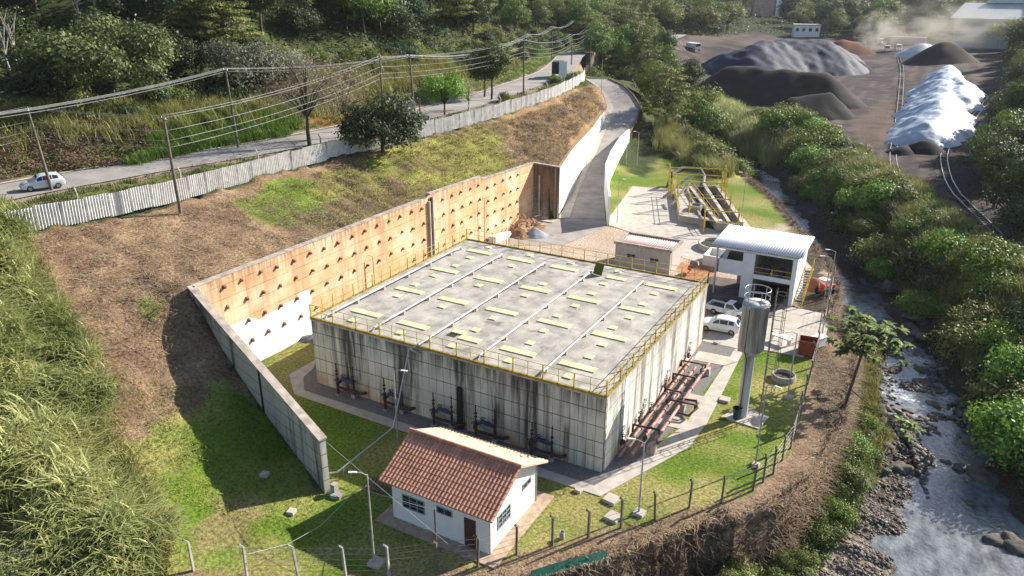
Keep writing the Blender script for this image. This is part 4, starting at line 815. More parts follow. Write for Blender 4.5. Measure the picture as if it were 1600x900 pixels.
for i in range(34): b_.bar((1.25, .33, .45 + i * .3), (1.25, .77, .45 + i * .3), .03)
b_.build('ladder', M['wood'], wt)
b_ = MB()
for k in range(9):
    z = 2.6 + k * 1.0; b_.tube([(1.25 + .42 + .42 * math.cos(a), .55 + .4 * math.sin(a), z) for a in [j * math.pi / 6 for j in range(13)]], .025, 5)
for a in (-1.0, 0, 1.0): b_.bar((1.67 + .42 * math.cos(a), .55 + .4 * math.sin(a), 2.6), (1.67 + .42 * math.cos(a), .55 + .4 * math.sin(a), 10.9), .035)
b_.build('ladder_cage', M['wood'], wt)
b_ = MB(); b_.tube([(-.1, -.5, 0), (-.1, -.5, 5.2), (-.2, -1.18, 6.2), (-.2, -1.2, 9.6)], .05, 6); b_.build('riser_pipe', M['wood'], wt)
b_ = MB(); b_.prism([(-1.4, -1.0), (1.6, -1.3), (1.9, .9), (-.4, 1.6)], -.1, .1); b_.build('base_slab', M['conc'], wt)
bn = empty('waste_bin', (6.35, 11.75, .1), 'dark blue waste bin at the foot of the water tower', 'bin'); b_ = MB(); b_.lathe([(0, 0), (.27, 0), (.34, .85), (.37, .9), (.33, .9), (.3, .6), (0, .6)], (0, 0, 0), 20); b_.build('bin_body', mat('dark_blue_plastic', (.02, .06, .09), .5), bn)
b_ = MB(); b_.lathe([(.38, .9), (.40, .93), (.36, .96), (.3, .9)], (0, 0, 0), 20); b_.build('rim', M['black'], bn)
wl_ = empty('manhole_ring', (8.2, 20.4, 0), 'round open concrete manhole ring on the lawn behind the water tower', 'manhole')
b_ = MB(); b_.lathe([(1.0, -.1), (1.02, .45), (.98, .5), (.85, .5), (.84, -.05)], (0, 0, 0), 28); b_.build('ring', M['conc2'], wl_)
b_ = MB(); b_.disc((0, 0, .18), .84, 28); b_.build('water_inside', mat('brown_sludge', (.08, .05, .035), .6), wl_)
# ================================================================ vehicles
M['paint_w'] = mat('white_car_paint', (.78, .78, .77), .3, spec=.5); M['paint_s'] = mat('silver_car_paint', (.62, .66, .68), .3, metal=.2, spec=.5)
M['tyre'] = mat('tyre_rubber', (.02, .02, .02), .85); M['rim'] = mat('wheel_rim', (.32, .32, .33), .4, metal=.6); M['lampw'] = mat('headlamp_glass', (.6, .62, .62), .15); M['lampr'] = mat('tail_lamp', (.35, .02, .015), .3)
def wheel(root, x, y, r=.29, w_=.19):
    b_ = MB(); s = -1 if y < 0 else 1
    v = []; n = 20; pr = [(r * .62, -.5), (r * .95, -.5), (r, -.35), (r, .35), (r * .95, .5), (r * .62, .5)]
    for rr, o_ in pr:
        for k in range(n): a = 2 * math.pi * k / n; v.append((x + rr * math.cos(a), y + o_ * w_, r + rr * math.sin(a)))
    b_.add(v, [(i * n + k, i * n + (k + 1) % n, (i + 1) * n + (k + 1) % n, (i + 1) * n + k) for i in range(len(pr) - 1) for k in range(n)], True)
    o = b_.build('wheel', M['tyre'], root)
    c = MB(); c.tube([(x, y - w_ * .4, r), (x, y + w_ * .42, r)], r * .64, 16); c.build('rim', M['rim'], o)
def loft(mb, secs, close=True):      # secs: list of equal length rings
    n = len(secs[0]); v = [p for s in secs for p in s]; f = []
    for i in range(len(secs) - 1):
        for k in range(n): f.append((i * n + k, i * n + (k + 1) % n, (i + 1) * n + (k + 1) % n, (i + 1) * n + k))
    f.append(tuple(range(n - 1, -1, -1))); f.append(tuple((len(secs) - 1) * n + k for k in range(n))); mb.add(v, f, False)
def hatchback(loc, heading, label, paint, group=None):
    r = empty('parked_car' if group is None else group, loc, label, 'car', rz=heading)
    # body lofted along x: (x, half width bottom, z bottom, half width belt, z belt)
    S_ = [(-1.92, .66, .38, .70, .72), (-1.86, .78, .28, .80, .92), (-1.5, .81, .24, .83, .98), (-.6, .82, .22, .84, .96), (.5, .82, .22, .84, .94), (.95, .82, .22, .82, .90), (1.45, .80, .24, .78, .82), (1.82, .74, .28, .70, .70), (1.95, .62, .36, .58, .58)]
    mb = MB(); loft(mb, [[(x, -wb, zb), (x, wb, zb), (x, wt_ + .02, (zb + zt) / 2), (x, wt_, zt), (x, wt_ * .6, zt + .03), (x, -wt_ * .6, zt + .03), (x, -wt_, zt), (x, -wt_ - .02, (zb + zt) / 2)] for x, wb, zb, wt_, zt in S_])
    body = mb.build('body', paint, r, bevel=.04)
    for p in body.data.polygons: p.use_smooth = True
    C_ = [(-1.80, .74, .93, .70, .98), (-1.45, .78, .95, .60, 1.40), (-.7, .80, .95, .62, 1.47), (.0, .80, .94, .61, 1.45), (.35, .79, .93, .58, 1.36), (.98, .76, .88, .70, .93)]
    cb_ = MB(); loft(cb_, [[(x, -wb, zb), (x, wb, zb), (x, wt_, zt), (x, wt_ * .5, zt + .025), (x, -wt_ * .5, zt + .025), (x, -wt_, zt)] for x, wb, zb, wt_, zt in C_]); c_o = cb_.build('cabin', paint, r, bevel=.03)
    for p in c_o.data.polygons: p.use_smooth = True
    def quad(nm, pts, mt): m2 = MB(); k = Vector((0, 0, 0)); m2.add(pts, [tuple(range(len(pts)))]); o = m2.build(nm, mt, r); so_ = o.modifiers.new('solid', 'SOLIDIFY'); so_.thickness = .012; so_.offset = 0; return o
    for s in (-1, 1):
        def W(x, u): 
            # point on the cabin side at fraction u between belt and roof
            xs = [c[0] for c in C_]; wb = np.interp(x, xs, [c[1] for c in C_]); zb = np.interp(x, xs, [c[2] for c in C_]); wt_ = np.interp(x, xs, [c[3] for c in C_]); zt = np.interp(x, xs, [c[4] for c in C_])
            return (x, s * (wb + (wt_ - wb) * u + .012), zb + (zt - zb) * u)
        quad('side_window', [W(.05, .10), W(.72, .12), W(.30, .80), W(.05, .85)], M['glass']); quad('side_window', [W(-.78, .10), W(-.03, .10), W(-.03, .85), W(-.78, .85)], M['glass']); quad('side_window', [W(-1.38, .18), W(-.88, .10), W(-.88, .85), W(-1.34, .80)], M['glass'])
        m2 = MB(); m2.cbox(.62, s * .92, 1.0, .12, .16, .11); m2.build('mirror', paint, r)
        m2 = MB(); m2.cbox(1.80, s * .52, .63, .2, .26, .13); m2.build('headlight', M['lampw'], r)
        m2 = MB(); m2.cbox(-1.84, s * .68, .86, .12, .16, .26); m2.build('tail_light', M['lampr'], r)
    quad('windscreen', [(.92, -.62, .955), (.92, .62, .955), (.40, .52, 1.36), (.40, -.52, 1.36)], M['glass']); quad('rear_window', [(-1.79, -.56, 1.03), (-1.79, .56, 1.03), (-1.50, .5, 1.36), (-1.50, -.5, 1.36)], M['glass'])
    m2 = MB(); m2.cbox(1.93, 0, .42, .1, 1.1, .12); m2.build('grille', M['black'], r); m2 = MB(); m2.cbox(-1.94, 0, .55, .05, .4, .13); m2.build('number_plate', M['lampw'], r)
    for x in (-1.22, 1.22):
        for y in (-.76, .76): wheel(r, x, y)
    return r
a0 = at(28, 300, 12.5); hd = math.atan2(at(40, 300, 12.5)[1] - at(92, 293, 12.5)[1], at(40, 300, 12.5)[0] - at(92, 293, 12.5)[0])
cp0 = at(62, 297, 12.52)
hatchback((cp0[0] - .3, cp0[1] + .6, 12.52), hd, 'silver white hatchback driving on the road behind a leaning utility pole', M['paint_s'], 'car')
hatchback((.75, 27.55, .07), R(184), 'white hatchback parked beside the tank behind the water tower', M['paint_w'])
pu = empty('pickup_truck', (.55, 31.7, .07), 'white pickup truck with its driver door open behind the water tower', 'pickup truck', rz=R(-8))
mb = MB(); loft(mb, [[(x, -wb, .35), (x, wb, .35), (x, wb, zt), (x, -wb, zt)] for x, wb, zt in ((-.3, .82, .95), (1.3, .82, .93), (2.05, .74, .85), (2.2, .64, .6))]); mb.build('body', M['paint_w'], pu, bevel=.04)
mb = MB(); mb.box(-2.15, -.82, .4, -.32, -.75, .92); mb.box(-2.15, .75, .4, -.32, .82, .92); mb.box(-2.2, -.82, .4, -2.13, .82, .92); mb.build('cargo_bed', M['paint_w'], pu, bevel=.015)
mb = MB(); mb.box(-2.13, -.75, .42, -.32, .75, .5); mb.cbox(-1.2, .1, .66, 1.2, .9, .3); mb.build('bed_floor', M['black'], pu)
mb = MB(); loft(mb, [[(x, -wb, .95), (x, wb, .95), (x, wt_, zt), (x, -wt_, zt)] for x, wb, wt_, zt in ((-.32, .78, .62, 1.30), (-.2, .78, .62, 1.46), (.45, .78, .62, 1.46), (1.15, .72, .68, 1.0))]); mb.build('cabin', M['paint_w'], pu, bevel=.03)
for s in (-1, 1):
    mb = MB(); mb.add([(-.15, s * .775, 1.02), (.9, s * .775, 1.0), (.5, s * .64, 1.40), (-.15, s * .645, 1.40)], [(0, 1, 2, 3)]); o = mb.build('side_window', M['glass'], pu); q = o.modifiers.new('solid', 'SOLIDIFY'); q.thickness = .03; q.offset = 0
mb = MB(); mb.add([(1.14, -.6, 1.04), (1.14, .6, 1.04), (.5, .52, 1.44), (.5, -.52, 1.44)], [(0, 1, 2, 3)]); o = mb.build('windscreen', M['glass'], pu); q = o.modifiers.new('solid', 'SOLIDIFY'); q.thickness = .04; q.offset = 0
mb = MB(); mb.bar((.8, -.86, .75), (.35, -1.65, .75), .06, .7); mb.build('open_door', M['paint_w'], pu)
for x in (-1.35, 1.35):
    for y in (-.76, .76): wheel(pu, x, y, .31)
mc = empty('motorcycle', (.1, 33.6, .06), 'dark motorcycle parked beyond the white pickup truck', 'motorcycle', rz=R(20))
for x in (-.62, .62):
    b_ = MB(); b_.tube([(x + .27 * math.cos(a), 0, .3 + .27 * math.sin(a)) for a in [k * math.pi / 8 for k in range(17)]], .045, 6, cap=False); b_.build('wheel', M['tyre'], mc)
b_ = MB(); b_.tube([(-.62, 0, .3), (-.2, 0, .5), (.3, 0, .65), (.5, 0, .95), (.62, 0, .3)], .05, 6); b_.tube([(-.7, 0, .78), (-.2, 0, .76), (.05, 0, .85), (.35, 0, .85)], [.08, .12, .16, .1], 8); b_.tube([(.45, -.32, 1.0), (.5, 0, .97), (.45, .32, 1.0)], .02, 5); b_.cbox(0, 0, .42, .4, .22, .3); b_.build('motorcycle_body', M['black'], mc)
# ================================================================ inlet channels
ch = empty('inlet_channels', (-12, 74, 0), 'concrete inlet works with three open channels under yellow gantry frames', 'water works')
def chwall(a, b2, z1=1.3, th=.22, nm='channel_wall'): m2 = MB(); m2.bar((a[0], a[1], z1 / 2), (b2[0], b2[1], z1 / 2), th, z1); return pb(m2, nm, M['conc2'], ch)
b_ = MB(); b_.prism([(-14.4, 61.6), (-10.9, 61.3), (-17.0, 76.2), (-20.0, 76.5)], 0, .95); pb(b_, 'covered_channel', M['conc'], ch)
b_ = MB(); b_.prism([(-10.9, 60.5), (-4.9, 60.0), (-15.0, 84.6), (-19.6, 84.8)], -.1, .12); pb(b_, 'channel_floor', M['dark'], ch)
for (a, b2) in (((-8.2, 59.2), (-17.6, 77)), ((-7.0, 60.5), (-16.9, 81.2)), ((-5.3, 60.9), (-13.9, 79.5)), ((-8.4, 59.3), (-5.2, 60.8)), ((-16.6, 78.4), (-13.6, 80.4)), ((-10.6, 60), (-18.4, 77.4))): chwall(a, b2)
for (a, b2) in (((-8.2, 59.2), (-17.6, 77)), ((-7.0, 60.5), (-16.9, 81.2)), ((-5.3, 60.9), (-13.9, 79.5))):
    m2 = MB(); m2.bar((a[0], a[1], 1.37), (b2[0], b2[1], 1.37), .5, .12); pb(m2, 'channel_coping', M['conc'], ch)
b_ = MB(); walls4(b_, -14.1, 64.6, -12.3, 66.6, 0, 1.7, .25); b_.box(-13.85, 64.85, .9, -12.55, 66.35, 1.0); pb(b_, 'sump_box', M['conc2'], ch)
b_ = MB(); b_.box(-13.1, 60.8, 1.0, -7.7, 61.9, 1.15); pb(b_, 'walkway_slab', M['conc'], ch)
def gantry(x0, y0, x1, y1, h=3.6):
    b_ = MB(); d = Vector((x1 - x0, y1 - y0)).normalized(); n2 = Vector((-d.y, d.x)) * .45
    for (x, y) in ((x0, y0), (x1, y1)):
        for s in (-1, 1): b_.bar((x + n2.x * s, y + n2.y * s, 0), (x + n2.x * s, y + n2.y * s, h), .14)
        b_.bar((x + n2.x * 1.5, y + n2.y * 1.5, h + .5), (x - n2.x * 1.5, y - n2.y * 1.5, h - .3), .2)
    b_.bar((x0, y0, h), (x1, y1, h), .12); b_.bar((x0, y0, h * .55), (x1, y1, h * .55), .07); b_.bar((x0, y0, h), (x0 + (x1 - x0) * .0, y0 + .8, 0), .1)
    return pb(b_, 'yellow_gantry', M['yellow'], ch)
gantry(-9.9, 58.3, -5.6, 59.6, 3.1); gantry(-17.0, 68.5, -10.2, 70.3, 4.2); gantry(-21.2, 77.2, -13.0, 80.6, 4.0); gantry(-13.6, 63.6, -8.2, 65.2, 3.2); gantry(-19.4, 73.2, -12.2, 75.6, 4.0)
for (a, b2) in (((-8.2, 59.2), (-17.6, 77)), ((-5.3, 60.9), (-13.9, 79.5)), ((-14.6, 61.9), (-20.2, 76.2))):
    b_ = MB()
    for h in (.5, 1.0): b_.bar((a[0], a[1], 1.42 + h), (b2[0], b2[1], 1.42 + h), .05)
    for k in range(9): q = lerp3((*a, 0), (*b2, 0), k / 8); b_.bar((q[0], q[1], .9), (q[0], q[1], 2.45), .06)
    pb(b_, 'handrail', M['yellow'], ch)
b_ = MB(); b_.tube([(-21.6, 78.2, .5), (-21.6, 80.0, 2.4), (-21.0, 83.6, 2.6), (-18.2, 84.2, 2.6), (-16.8, 81.5, 2.2), (-15.9, 78, 1.2)], .42, 12); pb(b_, 'large_pipe', mat('grey_large_pipe', (.09, .085, .085), .6, var=.3), ch)
b_ = MB(); b_.bar((-20.5, 72.6, .2), (-17.8, 78.0, 3.0), .3); b_.bar((-17.6, 66.8, .4), (-16.7, 73.3, 2.9), .25); b_.bar((-16.9, 73, 0), (-16.9, 73, 2.9), .12); pb(b_, 'screw_conveyor', M['steel'], ch)
b_ = MB()
for h in (.55, 1.05): b_.bar((-21.8, 79.2, 1.3 + h), (-14.6, 82.2, 1.3 + h), .05)
for k in range(7): u = k / 6; b_.bar((-21.8 + 7.2 * u, 79.2 + 3 * u, .2), (-21.8 + 7.2 * u, 79.2 + 3 * u, 2.4), .06)
pb(b_, 'handrail', M['yellow'], ch)
b_ = MB(); b_.prism([(-4.6, 58.5), (-2.6, 59.5), (-12.2, 78.6), (-13.6, 78)], 0, .15); pb(b_, 'side_path', M['conc'], ch)
rd_ = empty('settling_basin', (-6.3, 52.5, 0), 'low round concrete basin behind the corrugated white roof', 'basin'); b_ = MB(); b_.lathe([(2.5, 0), (2.5, .7), (2.3, .7), (2.3, .1)], (0, 0, 0), 32); b_.build('ring', M['conc'], rd_); b_ = MB(); b_.disc((0, 0, .35), 2.3, 32); b_.build('water_inside', M['hole'], rd_)
dbx = empty('drying_box', (-4.5, 47, 0), 'open white-edged concrete box beside the two-storey building', 'basin'); b_ = MB(); walls4(b_, -1.7, -1.7, 1.4, 1.7, 0, 1.3, .2); b_.build('box_wall', M['white_lime'], dbx); b_ = MB(); b_.box(-1.5, -1.5, 0, 1.2, 1.5, .35); b_.build('box_floor', M['conc2'], dbx)
# ================================================================ loose things in the yard
cm = empty('cement_mixer', (-6.3, 42.0, .05), 'orange cement mixer standing on red soil behind the store building', 'cement mixer')
b_ = MB(); b_.tube([(-.45, 0, .95), (-.25, 0, 1.0), (.15, 0, 1.12), (.5, 0, 1.25)], [.25, .48, .46, .25], 14); b_.build('drum', mat('cement_dusted_steel', (.3, .25, .22), .7, var=.4), cm)
b_ = MB(); b_.bar((-.5, -.45, 0), (0, -.4, 1.0), .07); b_.bar((.5, -.45, 0), (0, -.4, 1.0), .07); b_.bar((-.5, .45, 0), (0, .4, 1.0), .07); b_.bar((.5, .45, 0), (0, .4, 1.0), .07); b_.cbox(-.5, 0, .55, .35, .4, .5); b_.build('stand', mat('orange_machine_paint', (.5, .15, .04), .6, var=.3), cm)
def mound(name, ridges, mt, label, cat, slope=.7, base=None, rough=.3, step=.6, lip=0., kind=None, smooth=True, seed=1, tarp=False, cap_h=None):
    """heap as a height field: for each ridge segment (x, y, ztop) the surface falls away at the given slope"""
    xs = [p[0] for r in ridges for p in r]; ys_ = [p[1] for r in ridges for p in r]; hm_ = max(p[2] for r in ridges for p in r); bz = base
    pad = (hm_ - bz) / slope + 2; gx = np.arange(min(xs) - pad, max(xs) + pad, step); gy = np.arange(min(ys_) - pad, max(ys_) + pad, step)
    GX, GY = np.meshgrid(gx, gy); H = np.full(GX.shape, -1e3)
    wob = (vn(GX, GY, 6 * step * 2, seed, 3) - .5) * rough * 4
    for r in ridges:
        for a, b2 in zip(r[:-1], r[1:]):
            l2 = (b2[0] - a[0])**2 + (b2[1] - a[1])**2 + 1e-6; t_ = np.clip(((GX - a[0]) * (b2[0] - a[0]) + (GY - a[1]) * (b2[1] - a[1])) / l2, 0, 1)
            d = np.hypot(GX - a[0] - t_ * (b2[0] - a[0]), GY - a[1] - t_ * (b2[1] - a[1])); H = np.maximum(H, a[2] + t_ * (b2[2] - a[2]) - np.sqrt(d * d + (lip * 2)**2) * slope + lip * 2 * slope)
    H = H + wob + (vn(GX, GY, step * 2.2, seed + 3, 2) - .5) * rough
    if cap_h is not None: H = np.minimum(H, cap_h + wob * .3)
    if tarp:
        H = H + float(tarp) * (.55 * np.abs(vn(GX * .5 + GY * .2, GY * .9, 2.6, seed, 3) - .5) * 3 + .25 * np.abs(np.sin(GX * .9 + vn(GX, GY, 5, seed) * 9))) * (H > bz)
    keep = H > bz - .35; H = np.maximum(H, bz - .35)
    idx = -np.ones(GX.shape, int); used_ = keep.copy(); used_[1:] |= keep[:-1]; used_[:-1] |= keep[1:]; used_[:, 1:] |= used_[:, :-1].copy(); used_[:, :-1] |= used_[:, 1:].copy()
    idx[used_] = np.arange(used_.sum()); V = np.c_[GX[used_], GY[used_], H[used_]]
    a = idx[:-1, :-1]; b3 = idx[:-1, 1:]; c = idx[1:, 1:]; d = idx[1:, :-1]; ok = (a >= 0) & (b3 >= 0) & (c >= 0) & (d >= 0)
    F = np.stack([a[ok], b3[ok], c[ok], d[ok]], 1); o0 = V[:, :].mean(0); o0[2] = bz
    me = np_mesh(name, V - o0, F, 4, smooth=smooth); o = link(name, me, mt, loc=tuple(o0)); return tag(o, label, cat, kind=kind)
mound('gravel_heap', [[(-29.3, 45.4, 1.25), (-29.0, 45.6, 1.2)]], mat('blue_grey_crushed_stone', (.28, .30, .33), .95, var=.3, vscale=14), 'small conical heap of blue-grey crushed stone at the back of the yard', 'gravel heap', .75, 0, .08, .15)
mound('rubble_heap', [[(-31.3, 44.8, 1.3), (-31.8, 47.8, 1.6), (-30.8, 48.6, 1.2)]], mat('brown_rubble', (.36, .22, .13), .95, col2=(.13, .07, .045), vscale=3), 'brown rubble heap by the foot of the ochre wall', 'rubble heap', .7, 0, .35, .22)
rng2 = random.Random(8)
b_ = MB()
for k in range(40):
    x, y = -31.5 + rng2.uniform(-1.6, 1.8), 47 + rng2.uniform(-2.4, 2.2); a = rng2.uniform(0, 3.1); l = rng2.uniform(.4, 1.1); z = 1.1 + rng2.uniform(-.5, .5); b_.bar((x, y, z), (x + l * math.cos(a), y + l * math.sin(a), z + rng2.uniform(-.3, .4)), .1)
ob = b_.build('timber_debris', mat('splintered_timber', (.45, .27, .17), .9, var=.4)); tag(ob, 'splintered pale timber lying over the brown rubble', 'debris', kind='stuff')
b_ = MB(); b_.prism([(-33.2, 39.9), (-32.1, 39.9), (-31.6, 44.6), (-33.0, 44.8)], 0, [.9, .9, .3, .3]); tag(b_.build('concrete_ramp_block', M['white_lime']), 'pale concrete block lying between the ochre wall and the rubble', 'concrete block')
def gz(x, y): return hz(x, y)
for i, (px, py, lb, s_) in enumerate([(417, 768, 'grey concrete access cover in the wing wall shadow', .5), (456, 805, 'small pale access cover on the worn grass near the wing wall', .5), (524, 776, 'small pale access cover just right of the wing wall end', .5), (588, 881, 'pale footing slab under the lamp post in front of the gatehouse', .8), (955, 782, 'wide pale access cover on the lawn by the footpath corner', .9), (958, 810, 'weathered grey access cover next to the wire fence', .9), (999, 803, 'square footing slab under the lamp post right of the gatehouse', .7), (904, 768, 'small pale box beside the footpath corner', .45), (1132, 626, 'flat pale slab on the lawn between footpath and water tower', .8), (1120, 537, 'small pale cover on the gravel behind the pipe rack', .5), (1162, 547, 'small pale slab left of the water tower stem', .7), (1181, 728, 'small white footing of the lamp post below the water tower', .5), (1233, 622, 'small white footing of the lamp post beside the manhole ring', .6)]):
    p = at(px, py, 0); o = MB().cbox(0, 0, .06, s_, s_, .26).build('access_cover', M['conc'], None, (p[0], p[1], max(0, gz(p[0], p[1])) + .03), bevel=.03); o.rotation_euler.z = rng2.uniform(-.4, .4); tag(o, lb, 'cover')
p = at(1215, 524); o = MB(); o.cbox(0, 0, .7, 1.9, .8, .12); o.cbox(-.8, 0, .33, .1, .7, .64); o.cbox(.8, 0, .33, .1, .7, .64); o = o.build('white_table', M['white'], None, (6.6, 27.5, .06), bevel=.02); o.rotation_euler.z = -.35; tag(o, 'low white table on the paving beyond the water tower', 'table')
rb = empty('rust_tank', (9.1, 26.6, 0), 'rust-brown open steel box on the paving corner behind the tower', 'steel box'); b_ = MB(); walls4(b_, -.8, -.7, .8, .7, 0, 1.45, .06); b_.build('box_wall', mat('rust_brown_steel', (.27, .075, .03), .8, var=.35), rb); b_ = MB(); b_.box(-.74, -.64, .02, .74, .64, .9); b_.build('box_content', M['rust'], rb); rb.rotation_euler.z = .15
wb = empty('white_bench', (9.6, 28.3, 0), 'white low cabinet beside the rust-brown steel box', 'cabinet'); b_ = MB(); b_.cbox(0, 0, .55, 1.9, .8, .9); b_.build('cabinet_body', M['white'], wb, bevel=.03); b_ = MB(); b_.cbox(0, 0, 1.03, 2.0, .9, .06); b_.build('cabinet_top', M['white_lime'], wb); wb.rotation_euler.z = 1.1
tr = empty('small_tractor', (8.3, 42.6, 0), 'small red tractor on the red soil right of the yellow stair', 'tractor', rz=R(60)); b_ = MB(); b_.cbox(.5, 0, .85, 1.2, .6, .5); b_.cbox(-.4, 0, .7, .8, .8, .35); b_.cbox(-.5, 0, 1.1, .4, .5, .5); b_.build('body', mat('red_tractor_paint', (.45, .05, .03), .5, var=.3), tr, bevel=.04)
for x, y, r_2 in ((-.5, -.55, .5), (-.5, .55, .5), (.9, -.45, .32), (.9, .45, .32)): wheel(tr, x, y, r_2, .25)
b_ = MB(); b_.bar((-.7, -.4, .9), (-.7, -.4, 1.9), .05); b_.bar((-.7, .4, .9), (-.7, .4, 1.9), .05); b_.cbox(-.5, 0, 1.93, .9, 1.0, .06); b_.build('canopy', M['white'], tr)
mound('red_soil_heap', [[(7.0, 44.9, .9), (7.4, 44.2, .8)]], mat('red_soil', (.30, .11, .055), .95, var=.3), 'low heap of red soil behind the small tractor', 'soil heap', .6, 0, .25, .25)
tp_ = MB(); tarp_pts = []
mound('black_plastic_sheet', [[(-33.1, 6.3, .5), (-31.2, 6.9, .45), (-29.6, 8.2, .5)]], mat('grey_plastic_sheet', (.10, .11, .12), .35, var=.6, vscale=4), 'crumpled grey plastic sheet at the foot of the whitewashed patch', 'plastic sheet', .6, 0, .4, .2)
# a grill of pallets on the grass left of the house
p = at(592, 760, 0); b_ = MB()
for k in range(6): b_.cbox(-.75 + k * .3, 0, .12, .12, 1.5, .04)
for y in (-.6, 0, .6): b_.cbox(0, y, .05, 1.7, .1, .1)
o = b_.build('wooden_pallet', M['wood'], None, (p[0], p[1], .02)); o.rotation_euler.z = .3; tag(o, 'grey slatted pallet lying on the grass beyond the gatehouse corner', 'pallet')
p = at(918, 730, 0)
for i, (px, py, lb) in enumerate([(312, 655, ''), (0, 0, '')][:0]): pass
b_ = MB(); b_.lathe([(.16, 0), (.16, .5), (.13, .5), (.13, .02)], (0, 0, 0), 14); q = at(878, 841, 0); tag(b_.build('pipe_stub', M['conc2'], None, (q[0], q[1], 0)), 'short round pipe stub by the wire fence right of the gatehouse', 'pipe')
# ================================================================ lamp posts of the yard
def lamp(px, h, hd_, label, z=0., xy=None):
    x, y = xy or at(*px, z)[:2]; r = empty('lamp_post', (x, y, max(z, hz(x, y) - .02)), label, 'lamp post', rz=hd_)
    b_ = MB(); b_.tube([(0, 0, 0), (0, 0, h * .5), (0, 0, h)], [.065, .055, .04], 8); b_.tube([(0, 0, h - .05), (-.35, 0, h + .12), (-.6, 0, h + .15)], .03, 6); b_.build('pole', M['post'], r)
    b_ = MB(); b_.prism([(-1.05, -.08), (-.55, -.06), (-.55, .06), (-1.05, .08)], h + .11, h + .19); b_.build('lamp_head', M['white_lime'], r, bevel=.03); return r
LP = [((998, 803), 5.4, .3, 'thin lamp post on the lawn right of the gatehouse'), ((1180, 728), 6.5, 2.9, 'tall lamp post just below the water tower near the fence bend'), ((1230, 622), 5.9, .6, 'lamp post beside the round manhole ring'), ((585, 882), 6.3, .5, 'lamp post rising left of the gatehouse door wall'), ((622, 692), 6.0, 3.4, 'lamp post between the slanting pipe and the tank front'),
      ((964, 348), 6.3, 3.0, 'lamp post on the narrow grass wedge beside the ramp wall'), ((995, 262), 6.2, .3, 'right-hand post of the two lamp posts on the far lawn'), ((978, 262), 7.2, .3, 'left-hand post of the two lamp posts on the far lawn'), ((1158, 343), 6.8, .4, 'lamp post between the inlet channels and the river'), ((1278, 528), 8.2, .4, 'lamp post at the fence near the rust-brown box'), ((1383 - 90, 470), 5.6, .2, 'lamp post beside the small red tractor')]
for px, h, hd_, lb in LP: lamp(px, h, hd_, lb)
lamp(None, 7, 3.1, 'lamp post at the top of the white ramp wall', 10.2, (-47.6, 109.8))
lamp(None, 6.3, .4, 'slim lamp post standing against the ochre wall near its drain', 0, (-33.0, 38.6)); lamp(None, 5.3, .4, 'slim lamp post standing against the ochre wall near its middle', 0, (-33.0, 16.2))
# ================================================================ wire fence round the yard
wf = empty('wire_fence', (FENCE2[0][0], FENCE2[0][1], 0), 'wire fence on concrete posts running along the dry bank around the yard', 'fence')
FP = []
for i, (x, y) in enumerate(FENCE2):
    z = hz(x, y); FP.append((x, y, z)); 
b_ = MB(); b_.bar((0, 0, -.2), (0, 0, 2.05), .13); b_.bar((0, 0, 2.05), (-.05, -.25, 2.35), .11); pw = b_.build('fence_post', M['post'], wf); pw.location = Vector(FP[0]) - wf.location
b_ = MB(); b_.bar((0, 0, -.2), (0, 0, 2.05), .13); b_.bar((0, 0, 2.05), (-.05, -.25, 2.35), .11); pd = b_.build('fence_post', mat('dark_post', (.17, .14, .11), .9, var=.3), wf); pd.location = Vector(FP[8]) - wf.location
ext = []
for i, p in enumerate(FP):
    if i in (0, 8): continue
    src = pw if i < 5 else pd; o = src.copy(); COL.objects.link(o); o.location = Vector(p) - wf.location; o.rotation_euler = (rng2.uniform(-.06, .06), rng2.uniform(-.06, .06), rng2.uniform(-.3, .3))
for i in range(14, len(FP) - 1):     # the fence has closer posts on the river side
    q = lerp3(FP[i], FP[i + 1], .5); o = pd.copy(); COL.objects.link(o); o.location = Vector((q[0], q[1], hz(q[0], q[1]))) - wf.location; o.rotation_euler.x = rng2.uniform(-.05, .05)
for h in (.4, .8, 1.2, 1.6, 1.98):
    b_ = MB(); b_.tube([(p[0], p[1], p[2] + h + .03 * math.sin(i * 2.1 + h)) for i, p in enumerate(FP)], .011, 4, cap=False); pb(b_, 'strand', M['wire'], wf)
# ================================================================ corrugated sheet fence along the road
cf = empty('sheet_fence', (-49, 10, 12), 'long white corrugated sheet fence along the top of the slope below the road', 'fence')
def sheet_panel(seed):
    r_2 = random.Random(seed); n = 44; V = []; F = []; wdt = 2.08
    for z in (0, 1.1, 2.15):
        for i in range(n + 1): u = i / n; V.append((u * wdt, .055 * math.sin(u * wdt / .24 * 2 * math.pi) + .04 * (z - 1) * r_2.uniform(-1, 1) * 0, z + (r_2.uniform(-.02, .02) if z in (0, 2.15) and i % 4 == 0 else 0)))
    for j in range(2):
        for i in range(n): a = j * (n + 1) + i; F.append((a, a + 1, a + n + 2, a + n + 1))
    return np_mesh('sheet_panel', V, F, 4, smooth=True)
fm_ = mat('weathered_white_sheet', (.72, .70, .66), .7, var=.2, vscale=2, stains=[((.34, .27, .20), (1.6, 1.6, .35), .56, .6), ((.25, .22, .19), (.35, .35, .35), .63, .5)])
pm_ = [sheet_panel(k) for k in range(3)]
for m_ in pm_: m_.materials.append(fm_)
fl2 = smooth_line(FENCE[1:], 1.0); fl2 = resample(fl2, 400); dtot = 0; last = 0; pos = [0]
acc = 0; pts_ = [fl2[0]]
for a, b2 in zip(fl2[:-1], fl2[1:]):
    acc += math.dist(a[:2], b2[:2])
    if acc >= 2.0: pts_.append(b2); acc = 0
fpost = MB(); fpost.cbox(0, 0, 1.05, .12, .12, 2.3); 
cpost = None
